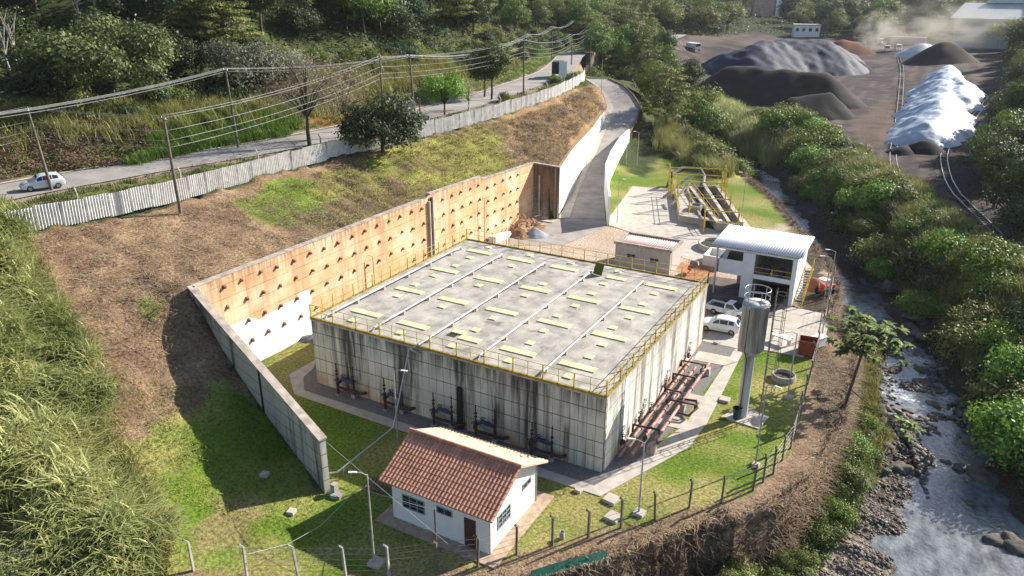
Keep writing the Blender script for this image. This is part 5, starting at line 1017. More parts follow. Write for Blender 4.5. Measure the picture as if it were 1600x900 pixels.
for i, (a, b2) in enumerate(zip(pts_[:-1], pts_[1:])):
    o = bpy.data.objects.new('sheet_panel', pm_[i % 3]); COL.objects.link(o); o.parent = cf; zg = min(hz(*a[:2]), hz(*b2[:2])) ; zg = 11.75 + rng2.uniform(-.07, .07)
    o.location = Vector((a[0], a[1], zg)) - cf.location; o.rotation_euler = (rng2.uniform(-.05, .05), rng2.uniform(-.02, .02), math.atan2(b2[1] - a[1], b2[0] - a[0]) + rng2.uniform(-.02, .02))
    if i % 2 == 0:
        if cpost is None: cpost = fpost.build('fence_post', M['wood'], cf); o2 = cpost
        else: o2 = cpost.copy(); COL.objects.link(o2)
        o2.location = Vector((a[0] - .12, a[1], zg)) - cf.location
# angled concrete posts between road and fence
cpz = None
for i in range(12):
    a = pts_[min(len(pts_) - 1, 3 + i * 5)]; 
    b_ = MB(); b_.bar((0, 0, 0), (0, 0, 2.2), .12); b_.bar((0, 0, 2.2), (-.35, .1, 2.6), .1)
    if cpz is None: cpz = b_.build('angled_post', M['post']); o = cpz
    else: o = cpz.copy(); COL.objects.link(o)
    o.location = (a[0] - .9, a[1], 12.1); tag(o, 'angled concrete post behind the white corrugated sheet fence', 'post', 'angled concrete posts behind the sheet fence')
# ================================================================ utility poles and cables
PO = [((82, 300), 12.3, 8.4, -.16, 'leaning wooden utility pole in front of the silver car'), ((282, 331), 11.3, 9.2, -.03, 'thin utility pole standing on the slope inside the sheet fence'), ((372, 229), 12.7, 9.6, -.06, 'utility pole on the far road verge by the tall grass'), ((600, 200), 12.4, 10.0, 0, 'utility pole rising behind the dark round tree'), ((648, 190), 12.4, 9.8, -.05, 'utility pole beside the pale board on the roadside'), ((818, 149), 12, 10.3, 0, 'utility pole behind the sheet fence at the roadside bushes'),
      ((862, 92), 13, 8.4, 0, 'distant utility pole on the far side of the road'), ((893, 100), 12.4, 7.5, 0, 'distant utility pole at the near road edge before the bend'), ((921, 117), 11.5, 8.5, 0, 'utility pole at the end of the sheet fence by the ramp top')]
tops = []
for (px, z, h, lean, lb) in PO:
    x, y, _ = at(*px, z); r = empty('utility_pole', (x, y, z - .1), lb, 'utility pole'); b_ = MB(); b_.tube([(0, 0, 0), (lean * h * .4, 0, h * .5), (lean * h * .8, 0, h)], [.17, .14, .10], 8); b_.build('pole', M['wood'], r)
    tx = lean * h * .8; b_ = MB(); b_.bar((tx - .75, .3, h - .35), (tx + .75, -.3, h - .35), .1); b_.build('cross_arm', M['wood'], r)
    for k in (-1, 0, 1): b_ = MB(); b_.lathe([(.03, 0), (.06, .05), (.03, .1), (.05, .16), (0, .2)], (tx + k * .6, -k * .24, h - .3), 8); b_.build('insulator', M['white_lime'], r)
    tops.append((x + tx, y, z - .1 + h))
lamp_arm = None
def cable(pts, label, drop=0., rad=.02, sag=.9):
    V = []
    for a, b2 in zip(pts[:-1], pts[1:]):
        n = 12; L_ = math.dist(a, b2)
        for k in range(n): u = k / n; q = lerp3(a, b2, u); V.append((q[0], q[1], q[2] - drop - 4 * sag * (L_ / 40)**1.5 * u * (1 - u)))
    V.append((pts[-1][0], pts[-1][1], pts[-1][2] - drop)); b_ = MB(); b_.tube(V, rad, 5, cap=False); o = b_.build('overhead_cable', M['cable']); tag(o, label, 'cable'); return o
lineA = [(-56, -34, 22.5), tops[2], tops[4], (-66, 112, 21.6), tops[6], (-92, 190, 21)]
lineB = [(-62, -45, 20.3), tops[0], tops[1], tops[3], tops[5], tops[7], (-88, 195, 20)]
for i, (dx, dr) in enumerate(((-.6, .1), (0, .1), (.6, .1), (0, .45))): cable([(p[0] + dx, p[1] - dx * .4, p[2]) for p in lineA], ('farthest strand', 'second strand', 'third strand', 'lowest strand')[i] + ' of the overhead line passing above the tall grass bank', dr)
for i, (dx, dr) in enumerate(((-.6, .1), (.6, .1), (0, 1.4), (.1, 2.3), (-.1, 3.0))): cable([(p[0] + dx, p[1] - dx * .4, p[2]) for p in lineB], ('topmost left strand', 'topmost right strand', 'third strand', 'fourth strand', 'lowest strand')[i] + ' of the overhead line tied to the leaning pole', dr, sag=.7)
o = cable([at(510, 691, 4.2), at(700, 850, 2.6)], 'thin cable from the wing wall end to the gatehouse eave', 0, .012, .2)
gp_ = empty('cable_post', at(683, 885, 0), 'short dark pole in front of the gatehouse wall carrying a cable', 'post'); b_ = MB(); b_.tube([(0, 0, 0), (0, 0, 4.1)], .06, 8); b_.build('pole', M['wood'], gp_)
o = cable([(gp_.location.x, gp_.location.y, 4.0), at(560, 762, .9), at(500, 822, .5), at(450, 850, .6), at(386, 866, 1.9)], 'white sagging cable across the shaded grass left of the gatehouse', 0, .02, .3)
# roadside boards
bb = empty('roadside_board', at(640, 192, 12.3), 'blank pale board on dark posts at the roadside near the motorbike bend', 'board', rz=.5); b_ = MB(); b_.box(-1.0, -.04, .6, 1.0, .04, 3.0); b_.build('panel', mat('pale_board', (.5, .47, .40), .8, var=.1), bb)
for x in (-1.05, 1.6): b_ = MB(); b_.bar((x, .08, 0), (x, .08, 3.2 if x < 0 else 3.6), .18); b_.build('board_post', M['wood'], bb)
b2_ = empty('roadside_board', at(879, 128, 12.2), 'narrow upright white board at the end of the sheet fence', 'board', rz=.9); b_ = MB(); b_.box(-.9, -.05, .9, .9, .05, 4.2); b_.build('panel', M['white'], b2_)
for x in (-.7, .7): b_ = MB(); b_.bar((x, .08, 0), (x, .08, 4.2), .12); b_.build('board_post', M['wood'], b2_)
mb_ = empty('distant_truck', at(872, 120, 12.5), 'dark covered truck on the road behind the narrow white board', 'truck', rz=1.95)
b_ = MB(); b_.box(-3, -1.2, .9, 1.2, 1.2, 3.4); b_.build('cargo_box', M['black'], mb_, bevel=.08); b_ = MB(); b_.box(1.3, -1.15, .6, 3.0, 1.15, 2.7); b_.build('cab', mat('red_cab_paint', (.25, .02, .02), .5), mb_, bevel=.15)
for x in (-2.2, 2.1):
    for y in (-1.0, 1.0): wheel(mb_, x, y, .5, .3)
# ================================================================ industrial yard beyond the river
blk = mat('dark_coke_heap', (.020, .017, .018), .95, col2=(.012, .011, .012), vscale=.25, bump=1, bscale=3); brn = mat('brown_ore_heap', (.038, .028, .026), .95, col2=(.024, .019, .019), vscale=.3, bump=1, bscale=3)
M['tarp_dark'] = mat('dark_blue_tarpaulin', (.022, .030, .058), .75, col2=(.02, .026, .045), vscale=.2, stains=[((.13, .14, .165), (1.1, .25, .6), .60, .8)])
M['tarp_w'] = mat('white_tarpaulin', (.44, .49, .56), .5, var=.2, vscale=.5, stains=[((.22, .27, .35), (.8, .35, 1), .62, .5)])
mound('tarped_heap', [[at(1135, 84, 9), at(1180, 70, 12), at(1220, 62, 13), at(1288, 64, 12.5), at(1312, 78, 9)]], M['tarp_dark'], 'huge heap under a torn dark blue and silver tarpaulin', 'heap', .75, 2, .6, .9, lip=1.6, tarp=1.0, seed=4)
mound('tarped_heap_toe', [[at(1330, 88, 7), at(1300, 92, 5)]], blk, 'bare dark toe at the right end of the tarpaulin-covered heap', 'heap', .7, 2, .3, 1.2, lip=1)
mound('ore_heap', [[at(1140, 106, 10), at(1175, 104, 10.5), at(1200, 110, 10), at(1288, 116, 9.5)]], brn, 'wide flat-topped brown-grey heap in front of the tarpaulin-covered one', 'heap', .72, .6, .75, 1.0, lip=.5, seed=6)
mound('coke_heap', [[at(1240, 150, 6.6), at(1296, 147, 7)]], blk, 'dark heap in the shade at the near foot of the brown-grey heap', 'heap', .78, .6, .6, .8, lip=.35, seed=7)
mound('ore_heap', [[at(1474, 64, 12), at(1484, 64, 12)]], brn, 'tall brown conical heap beyond the white tarpaulins', 'heap', .75, 2, .4, 1.2, lip=1, seed=8)
mound('tarped_heap', [[at(1480, 106, 6.0), at(1477, 122, 7.4), at(1473, 140, 6.4), at(1470, 152, 7.2), at(1464, 176, 6.6), at(1452, 200, 5.2)], [at(1480, 120, 7), at(1502, 128, 6.8), at(1502, 150, 5.8)]], M['tarp_w'], 'long lumpy heap wrapped in bright white tarpaulin beside the rails', 'heap', .74, 1.2, .5, .6, lip=.9, seed=9, tarp=True)
mound('tarped_heap', [[at(1440, 67, 8), at(1450, 68, 7.5)]], M['tarp_w'], 'small pale blue wrapped heap left of the tall brown cone', 'heap', .7, 2, .3, 1, lip=1, seed=10)
mound('coke_heap', [[at(1436, 222, 3.6), at(1450, 221, 3.8)]], blk, 'small dark heap at the near end of the white tarpaulin', 'heap', .7, 1.6, .3, .6, lip=.5, seed=11)
mound('coke_heap', [[at(1412, 228, 3), at(1420, 226, 3)]], blk, 'low dark heap beside the rails nearest the river bank', 'heap', .6, 1.6, .3, .6, lip=.5, seed=12)
mound('soil_heap', [[at(1318, 62, 8), at(1336, 66, 7)]], mat('red_brown_ore', (.2, .085, .05), .95, var=.3), 'red-brown heap behind the right end of the dark tarpaulin', 'heap', .6, 2, .3, 1.4, lip=1, seed=13)
def track(name, px, z, label):
    P = smooth_line([at(*q, z) for q in px], 4.0); P = [(p[0], p[1], hz(p[0], p[1]) + .12) for p in P]; r = empty(name, P[0], label, 'railway track')
    for s in (-.55, .55):
        o_ = off(P, s); b_ = MB()
        for a, b2 in zip(o_[:-1], o_[1:]): b_.bar(a, b2, .12, .16)
        pb(b_, 'rail', mat('worn_rail_steel', (.45, .43, .41), .4, metal=.4), r)
    b_ = MB()
    for p, q in zip(P[:-1], P[1:]):
        L_ = math.dist(p, q); n = max(1, int(L_ / .9))
        d = Vector((q[0] - p[0], q[1] - p[1], 0)).normalized(); nn_ = Vector((-d.y, d.x, 0))
        for k in range(n): c = Vector(lerp3(p, q, k / n)) - Vector((0, 0, .12)); b_.bar(c - nn_ * 1.0, c + nn_ * 1.0, .22, .12)
    pb(b_, 'sleepers', mat('dark_sleeper', (.07, .055, .05), .9), r)
track('railway_track', [(1402, 78), (1408, 112), (1407, 150), (1402, 200), (1396, 240), (1404, 268), (1430, 292), (1470, 320), (1500, 350)], 2, 'railway track running down the middle of the dark heap yard')
track('railway_track', [(1545, 165), (1500, 212), (1476, 240), (1478, 270), (1496, 302), (1530, 335), (1560, 365)], 1.6, 'curved railway track in the shade at the wooded edge')
def loader(px, z, label):
    x, y, _ = at(*px, z); r = empty('wheel_loader', (x, y, hz(x, y) + .05), label, 'loader', rz=3.3); y_ = mat('loader_yellow', (.35, .25, .12), .6, var=.3)
    b_ = MB(); b_.cbox(-1.6, 0, 1.7, 2.8, 2.0, 1.1); b_.cbox(1.2, 0, 1.2, 2.4, 1.2, .6); b_.bar((.8, -.6, 1.6), (3.2, -.6, .9), .3); b_.bar((.8, .6, 1.6), (3.2, .6, .9), .3); b_.build('chassis', y_, r, bevel=.05)
    b_ = MB(); b_.cbox(.0, 0, 2.9, 1.5, 1.5, 1.5); b_.build('cab', M['glass'], r); b_ = MB(); b_.cbox(0, 0, 3.7, 1.8, 1.8, .15); b_.build('cab_roof', M['white_lime'], r)
    b_ = MB(); b_.prism([(3.0, -1.4), (4.2, -1.4), (4.2, 1.4), (3.0, 1.4)], .2, [1.5, .3, .3, 1.5]); b_.build('bucket', M['steel'], r)
    for x2 in (-1.8, 1.6):
        for y2 in (-1.1, 1.1): wheel(r, x2, y2, .8, .6)
    return r
loader((1330, 106), 2, 'wheel loader at the foot of the dark tarpaulin heap')
def truck(px, z, hd_, label, body, name='dump_truck'):
    x, y, _ = at(*px, z); r = empty(name, (x, y, hz(x, y) + .05), label, 'truck', rz=hd_)
    b_ = MB(); b_.prism([(-4.2, -1.25), (1.4, -1.25), (1.4, 1.25), (-4.2, 1.25)], 1.2, 3.0); b_.build('dump_body', body, r, bevel=.05); b_ = MB(); b_.box(1.7, -1.2, .7, 3.6, 1.2, 3.1); b_.build('cab', M['white_lime'], r, bevel=.15)
    b_ = MB(); b_.box(3.58, -1.0, 1.9, 3.63, 1.0, 2.8); b_.build('windscreen', M['glass'], r)
    b_ = MB(); b_.box(-4.2, -.5, .8, 3.2, .5, 1.15); b_.build('chassis', M['black'], r)
    for x2 in (-3.2, -1.9, 2.6):
        for y2 in (-1.05, 1.05): wheel(r, x2, y2, .52, .35)
    return r
truck((1402, 82), 2, -1.4, 'dump truck standing on the rails at the far end of the yard', M['black']); truck((1385, 83), 2, -1.5, 'olive dump truck next to the one on the rails', mat('olive_body', (.13, .12, .07), .7)); truck((1366, 72), 2, -.3, 'farthest dump truck half hidden in pale dust', mat('grey_body', (.12, .12, .11), .7)); truck((1082, 97), 3, -.8, 'white tipper truck on the track behind the dark tarpaulin heap', M['white_lime'])
tl = empty('container_trailer', at(1415, 72, 2.5), 'row of pale site containers behind the trucks', 'container', rz=.1); b_ = MB(); b_.box(-9, -2, 0, 9, 2, 4.5); b_.build('container_shell', M['conc'], tl, bevel=.05); b_ = MB()
for k in range(17): b_.box(-8.6 + k, -2.06, .3, -8.3 + k, -2.0, 4.2)
b_.build('ribs', M['conc2'], tl)
# warehouse and brick building far behind
wh = empty('warehouse', at(1575, 66, 6), 'large grey steel warehouse among trees at the upper right', 'warehouse', rz=-.22)
b_ = MB(); b_.add([(-22, -12, -8), (45, -12, -8), (45, 30, -8), (-22, 30, -8), (-22, -12, 11), (45, -12, 11), (45, 30, 11), (-22, 30, 11), (-22, 9, 17), (45, 9, 17)], [(0, 1, 5, 4), (1, 2, 6, 9, 5), (2, 3, 7, 6), (3, 0, 4, 8, 7)]); b_.build('wall', mat('grey_sheet_cladding', (.36, .38, .40), .6, var=.25, stains=[((.25, .26, .27), (.8, .8, .02), .5, .6)]), wh)
b_ = MB(); b_.add([(-24, -13.5, 10.8), (46, -13.5, 10.8), (46, 9, 17.3), (-24, 9, 17.3), (46, 31.5, 10.8), (-24, 31.5, 10.8)], [(0, 1, 2, 3), (3, 2, 4, 5)]); o = b_.build('roof', mat('grey_roof_sheet', (.40, .42, .44), .5, var=.15), wh); q = o.modifiers.new('solid', 'SOLIDIFY'); q.thickness = .3
b_ = MB(); b_.box(-14, 7.5, 17.4, 45, 10.5, 19); b_.build('ridge_vent', mat('pale_vent', (.5, .52, .54), .5), wh)
bk = empty('brick_building', at(1190, 21, 12), 'pink brick building with small windows at the top beyond the trees', 'building', rz=.42)
b_ = MB(); b_.box(-7, -6, -4, 7, 6, 15); b_.build('wall', mat('pink_brick', (.55, .33, .26), .9, var=.2, vscale=.4), bk); b_ = MB(); b_.box(8.05, -6, -4, 12, 5, 15); b_.build('side_wing', M['white'], bk)
b_ = MB(); b_.box(-8.2, -6.3, 6.2, 8.2, -6.01, 6.8); b_.build('floor_band', M['conc'], bk)
for x in (-5, -1, 3.4, 6): b_ = MB(); b_.box(x - .9, -6.12, 11.6, x + .9, -6.01, 12.9); b_.build('window', M['glass'], bk)
for i, (px, py, wd_, hh) in enumerate([(1260, 42, 14, 5), (1365, 34, 18, 7), (1395, 30, 16, 6), (1290, 30, 12, 6)]):
    x, y, z = at(px, py, 9); r = empty('distant_house', (x, y, 5), ('low pale building seen between tree trunks right of the brick building', 'pale two-level building in the dust behind the trucks', 'bright far building right of the dusty one', 'small far pale building above the dark heap')[i], 'building', rz=.3); b_ = MB(); b_.box(-wd_ / 2, -4, -3, wd_ / 2, 4, hh); b_.build('wall', M['white_lime'], r)
    b_ = MB(); b_.box(-wd_ / 2 - .4, -4.4, hh + .01, wd_ / 2 + .4, 4.4, hh + .5); b_.build('roof', M['conc'], r)
    for k in range(4): b_ = MB(); b_.box(-wd_ / 2 + 1 + k * wd_ / 4, -4.1, hh * .35, -wd_ / 2 + 2.6 + k * wd_ / 4, -4.02, hh * .7); b_.build('window', M['glass'], r)

gn = MB(); gp2 = [at(828, 899, -.1), at(866, 887, .0), at(900, 878, .0), at(948, 866, -.05)]
for a, b2 in zip(gp2[:-1], gp2[1:]): gn.add([(a[0], a[1] + .1, a[2] + .26), (b2[0], b2[1] + .1, b2[2] + .26), (b2[0] + .15, b2[1] - .3, b2[2] - .2), (a[0] + .15, a[1] - .3, a[2] - .2)], [(0, 1, 2, 3)])
o = gn.build('green_netting', mat('green_netting', (.02, .13, .085), .8, var=.5, vscale=5)); q = o.modifiers.new('solid', 'SOLIDIFY'); q.thickness = .03; tag(o, 'strip of green netting hanging over the dry bank edge at the bottom', 'netting')
# ================================================================ river
RCW = lambda y: np.where(np.asarray(y) < 70, WZ, WZ + np.clip((np.asarray(y) - 70) / 45, 0, 1) * 1.3)
wp_ = BEDP; gx, gy = np.meshgrid(np.arange(-90, 36, .8), np.arange(-48, 190, .8)); k_ = inpoly(gx, gy, [(p[0] - (2.2 if i < len(LB) else -2.5), p[1] - (1.2 if i < len(LB) else -1.5)) for i, p in enumerate(wp_)])
def grid_mesh(name, GX, GY, H, used_, mt, **kw):
    u2 = used_; idx = -np.ones(GX.shape, int); idx[u2] = np.arange(u2.sum()); V = np.c_[GX[u2], GY[u2], H[u2]]
    a = idx[:-1, :-1]; b3 = idx[:-1, 1:]; c = idx[1:, 1:]; d = idx[1:, :-1]; ok = (a >= 0) & (b3 >= 0) & (c >= 0) & (d >= 0)
    ex = {k: v[u2] for k, v in kw.items()}
    return link(name, np_mesh(name, V, np.stack([a[ok], b3[ok], c[ok], d[ok]], 1), 4, smooth=True, extra=ex), mt)
foam = np.clip((vn(gx, gy, 3, 71, 3) - .44) * 5, 0, 1) * np.clip((gy - 72) / 8, 0, 1) + np.clip((vn(gx + gy * .3, gy, 1.6, 72, 3) - .56) * 7, 0, 1) * ((gy > 24) & (gy < 50)) * .8
wm = bpy.data.materials.new('river_water'); wm.use_nodes = True; t = wm.node_tree; b = t.nodes['Principled BSDF']
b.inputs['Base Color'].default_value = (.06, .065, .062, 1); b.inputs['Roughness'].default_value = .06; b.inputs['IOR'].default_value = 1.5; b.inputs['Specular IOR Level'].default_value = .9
fa = _node(t, 'ShaderNodeAttribute', attribute_name='foam'); g_ = _node(t, 'ShaderNodeNewGeometry'); n1 = _node(t, 'ShaderNodeTexNoise'); n1.inputs['Scale'].default_value = 3.5; n1.inputs['Detail'].default_value = 8; n1.inputs['Roughness'].default_value = .7; t.links.new(g_.outputs['Position'], n1.inputs[0])
mr = _node(t, 'ShaderNodeMapRange'); mr.inputs[1].default_value = .42; mr.inputs[2].default_value = .6; t.links.new(n1.outputs[0], mr.inputs[0]); ml = _node(t, 'ShaderNodeMath', operation='MULTIPLY'); t.links.new(mr.outputs[0], ml.inputs[0]); t.links.new(fa.outputs['Fac'], ml.inputs[1])
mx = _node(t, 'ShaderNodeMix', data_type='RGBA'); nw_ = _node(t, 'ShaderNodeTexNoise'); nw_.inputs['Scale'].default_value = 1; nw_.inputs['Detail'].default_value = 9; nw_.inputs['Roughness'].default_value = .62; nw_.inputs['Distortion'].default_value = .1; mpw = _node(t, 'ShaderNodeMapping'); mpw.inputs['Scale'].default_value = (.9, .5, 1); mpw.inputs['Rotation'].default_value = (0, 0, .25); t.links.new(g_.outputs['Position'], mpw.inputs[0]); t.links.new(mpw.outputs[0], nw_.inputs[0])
rw_ = _node(t, 'ShaderNodeValToRGB'); rw_.color_ramp.elements[0].position = .36; rw_.color_ramp.elements[1].position = .62; rw_.color_ramp.elements[0].color = (.065, .068, .065, 1); rw_.color_ramp.elements[1].color = (.20, .215, .225, 1); t.links.new(nw_.outputs[0], rw_.inputs[0]); t.links.new(rw_.outputs[0], mx.inputs[6]); mx.inputs[7].default_value = (.75, .78, .8, 1); t.links.new(ml.outputs[0], mx.inputs[0]); t.links.new(mx.outputs[2], b.inputs['Base Color'])  # ramp from murky water to pale patches that paint the sky's reflection
m3 = _node(t, 'ShaderNodeMapRange'); m3.inputs[3].default_value = .06; m3.inputs[4].default_value = .8; t.links.new(ml.outputs[0], m3.inputs[0]); t.links.new(m3.outputs[0], b.inputs['Roughness'])
n2 = _node(t, 'ShaderNodeTexNoise'); n2.inputs['Scale'].default_value = 2.4; n2.inputs['Detail'].default_value = 6; n2.inputs['Distortion'].default_value = .5; t.links.new(g_.outputs['Position'], n2.inputs[0])
bp = _node(t, 'ShaderNodeBump'); bp.inputs['Strength'].default_value = .55; bp.inputs['Distance'].default_value = .12; t.links.new(n2.outputs[0], bp.inputs['Height']); t.links.new(bp.outputs[0], b.inputs['Normal'])
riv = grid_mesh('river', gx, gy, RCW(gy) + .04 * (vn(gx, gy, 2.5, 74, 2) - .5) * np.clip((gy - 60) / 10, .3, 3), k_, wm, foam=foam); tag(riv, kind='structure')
# boulders
def boulder_mesh(seed):
    bm = bmesh.new(); bmesh.ops.create_icosphere(bm, subdivisions=3, radius=1); r_2 = random.Random(seed); sx, sy, sz = r_2.uniform(.8, 1.4), r_2.uniform(.6, 1), r_2.uniform(.35, .6)
    for v in bm.verts:
        c = v.co; k = 1 + .22 * math.sin(c.x * 3.1 + seed) * math.cos(c.y * 2.7 + seed * 2) + .12 * math.sin(c.z * 5 + c.x * 4 + seed); q = Vector((round(c.x * 2.2) / 2.2, round(c.y * 2.2) / 2.2, round(c.z * 2.2) / 2.2)) * .35 + c * .65; v.co = Vector((q.x * sx, q.y * sy, q.z * sz)) * k
    me = bpy.data.meshes.new('boulder'); bm.to_mesh(me); bm.free(); me.polygons.foreach_set('use_smooth', [True] * len(me.polygons)); return me
rock_m = mat('river_rock', (.17, .145, .12), .9, col2=(.07, .062, .055), vscale=1.2, bump=1, bscale=6); bml = [boulder_mesh(k) for k in range(5)]
for m_ in bml: m_.materials.append(rock_m)
def boulder(px, py, z, s, label, group='boulders lying in and beside the river'):
    x, y, _ = at(px, py, z); o = link('boulder', bml[int(px * 7 + py) % 5]); o.location = (x, y, z); o.scale = (s, s, s); o.rotation_euler = (0, 0, px * .37); tag(o, label, 'boulder', group); return o
boulder(1418, 487, -4.6, 1.5, 'flat pale slab of rock at the shaded water edge'); boulder(1440, 505, -4.7, 1.9, 'large brown boulder beside the flat pale slab'); boulder(1436, 525, -4.9, 1.5, 'rounded boulder at the head of the calm pool'); boulder(1420, 533, -5, 1.2, 'small boulder at the pool edge below the rounded one'); boulder(1450, 468, -4.3, 1.7, 'long tilted slab of rock on the far bank')
boulder(1535, 745, -5, 1.1, 'dark boulder on the right water edge opposite the gravel bank'); boulder(1555, 845, -5, .7, 'small brown rock standing alone at the right edge of the wide pool'); boulder(1585, 850, -4.9, .9, 'brown rocks cluster rock at the lower right frame edge'); boulder(1380, 447, -4.7, 1.0, 'pale rock on the shaded far bank behind the castor tree')
for i in range(90):
    r_2 = random.Random(i + 50)
    if i < 46: px, py, s, z = r_2.uniform(1370, 1545), r_2.uniform(540, 745), r_2.uniform(.2, .8), -5.02
    elif i < 70: px, py, s, z = r_2.uniform(1180, 1400), r_2.uniform(300, 470), r_2.uniform(.5, 1.5), -4.6
    else: px, py, s, z = r_2.uniform(1380, 1470), r_2.uniform(470, 560), r_2.uniform(.4, 1.0), -4.8
    x, y, _ = at(px, py, z)
    boulder(px, py, max(-5.05, min(hz(x, y), -3.2)), s, 'low dark rock breaking the shallow water' if i < 46 else 'brown boulder on the shaded far bank upstream', 'rocks in the shallows' if i < 46 else 'boulders on the shaded upstream bank')
# cobbles of the gravel bank
def scatter_pts(poly, n, seed, box=None):
    r_2 = np.random.default_rng(seed); xs = [p[0] for p in poly]; ys2 = [p[1] for p in poly]; out = np.zeros((0, 2))
    while len(out) < n:
        x = r_2.uniform(min(xs), max(xs), n * 2); y = r_2.uniform(min(ys2), max(ys2), n * 2); k = inpoly(x, y, poly); out = np.r_[out, np.c_[x[k], y[k]]]
        if k.sum() == 0: break
    return out[:n]
def stones(name, P, size, mt, seed, label, cat):
    r_2 = np.random.default_rng(seed); n = len(P); z = height(P[:, 0], P[:, 1]); s = size * r_2.uniform(.4, 1.3, n)
    base = np.array([(1, 0, 0), (-1, 0, 0), (0, 1, 0), (0, -1, 0), (0, 0, 1), (0, 0, -.6)], float); fc = np.array([(0, 2, 4), (2, 1, 4), (1, 3, 4), (3, 0, 4), (2, 0, 5), (1, 2, 5), (3, 1, 5), (0, 3, 5)])
    a = r_2.uniform(0, 6.28, n); V = base[None] * (s[:, None, None] * r_2.uniform(.6, 1.3, (n, 6, 1))) * np.array([1.2, .8, .6]); c, s2 = np.cos(a)[:, None], np.sin(a)[:, None]
    X2 = V[:, :, 0] * c - V[:, :, 1] * s2; Y2 = V[:, :, 0] * s2 + V[:, :, 1] * c; V = np.stack([X2 + P[:, :1], Y2 + P[:, 1:], V[:, :, 2] + z[:, None]], 2).reshape(-1, 3)
    F = (fc[None] + (np.arange(n) * 6)[:, None, None]).reshape(-1, 3); o = link(name, np_mesh(name, V, F, 3, tint=np.repeat(r_2.uniform(0, 1, n), 6)), mt); return tag(o, label, cat, kind='stuff')
stone_m = leaf_mat('cobble_stone', (.09, .08, .07), (.30, .26, .22), 0, .9, False)
P1 = scatter_pts([(16, 28), (19.4, 20), (19.5, 12), (18, 2), (14, -4), (13.5, 6), (14.6, 16), (14, 27)], 3800, 1); P2 = scatter_pts([(13, 64), (19, 55), (24, 44), (28, 30), (31, 14), (35, 12), (30, 46), (19, 68), (8, 82), (1, 96), (0, 86)], 2600, 2); P3 = np.r_[scatter_pts([(15.2, 31), (19, 21), (24.0, 24), (22, 36), (19, 44), (14.5, 42)], 500, 3), scatter_pts([(17, 36), (19, 30), (21.5, 25), (22.5, 27), (20.5, 33), (18.3, 39)], 700, 31), scatter_pts([(18.8, 22), (20.5, 16), (21.6, 17), (20.2, 23.5), (17.5, 28)], 500, 32), scatter_pts([(14, 47), (16, 41), (17.5, 42), (15.5, 49)], 350, 33)]
P4 = scatter_pts([(2, -9), (12, 2), (15, 8), (19, 14), (18.6, 3), (15, -8), (5, -18)], 2600, 6)
o_ = stones('shallow_stones', P3, .30, stone_m, 5, 'dark stones scattered through the river shallows', 'stones'); o_.location.z = .62
stones('cobbles', np.r_[P1, P2, P4], .17, stone_m, 4, 'loose cobbles and gravel along the river banks', 'cobbles')
# ================================================================ plants
def unit(v): return v / (np.linalg.norm(v, axis=-1, keepdims=True) + 1e-9)
def leaf_cloud(C, N_, size, rg, tint, aspect=.5, up=.35):
    """diamond shaped leaves at centres C facing N_"""
    n = len(C); d = unit(N_ + rg.normal(0, .55, (n, 3)) + np.array([0, 0, up])); t_ = unit(np.cross(d, rg.normal(0, 1, (n, 3)))); b2 = np.cross(d, t_)
    s = size * rg.uniform(.6, 1.3, (n, 1)); V = np.stack([C - t_ * s * .5, C + b2 * s * aspect * .5, C + t_ * s * .5, C - b2 * s * aspect * .5], 1).reshape(-1, 3)
    return V, np.arange(n * 4).reshape(-1, 4), np.repeat(tint, 4)
def crown_mesh(seed, lobes, n, leaf, csize=.5, aspect=.55, up=.35, per=26, fill=.55, flat=1.):
    rg = np.random.default_rng(seed); L_ = np.array([l[:6] if len(l) >= 6 else (*l[:4], l[3], l[3]) for l in lobes], float)   # x y z rx ry rz
    area = (L_[:, 3] * L_[:, 4] * L_[:, 5])**(2 / 3); nc = max(1, n // per); ix = rg.choice(len(L_), nc, p=area / area.sum())
    d = unit(rg.normal(0, 1, (nc, 3)) + np.array([0, 0, .25])); rad = rg.uniform(fill, 1, (nc, 1))**.6; c = L_[ix, :3] + d * L_[ix, 3:6] * rad
    ct_ = rg.uniform(0, 1, nc); k = np.repeat(np.arange(nc), per); o_ = rg.normal(0, csize, (len(k), 3)) * np.array([1, 1, .55 * flat])
    return np_mesh('crown', *(lambda V, F, T: (V, F, 4, T))(*leaf_cloud(c[k] + o_, unit(d[k] + o_), leaf, rg, np.clip(ct_[k] * .65 + rg.uniform(0, .35, len(k)), 0, 1), aspect, up)))
def trunk_mesh(seed, h, r, tips, lean=.05, n_=7, wob=.06):
    r_2 = random.Random(seed); b_ = MB(); P = [(0, 0, -.4)]; 
    for k in range(1, 6): P.append((lean * h * k / 5 + r_2.uniform(-wob, wob) * h * .3, r_2.uniform(-wob, wob) * h * .3, h * k / 5))
    b_.tube(P, [r * (1 - .13 * k) for k in range(6)], n_)
    for (x, y, z) in tips:
        s_ = P[min(5, max(2, int(5 * min(.95, (z * .55) / h))))]; m = ((s_[0] + x) / 2, (s_[1] + y) / 2, (s_[2] + z) / 2 + .1 * h); b_.tube([s_, m, (x, y, z)], [r * .5, r * .33, r * .12], 5)
    me = bpy.data.meshes.new('trunk'); me.from_pydata(b_.v, [], b_.f); me.polygons.foreach_set('use_smooth', [True] * len(me.polygons)); return me
BARK = mat('brown_bark', (.10, .075, .055), .95, var=.4, vscale=3); BARKP = mat('pale_bark', (.32, .29, .25), .9, var=.4, vscale=3)
BR = 1.45
_lm = leaf_mat
def leaf_mat(n, a, b, *k, **q): return _lm(n, tuple(v * BR for v in a), tuple(v * BR for v in b), *k, **q)
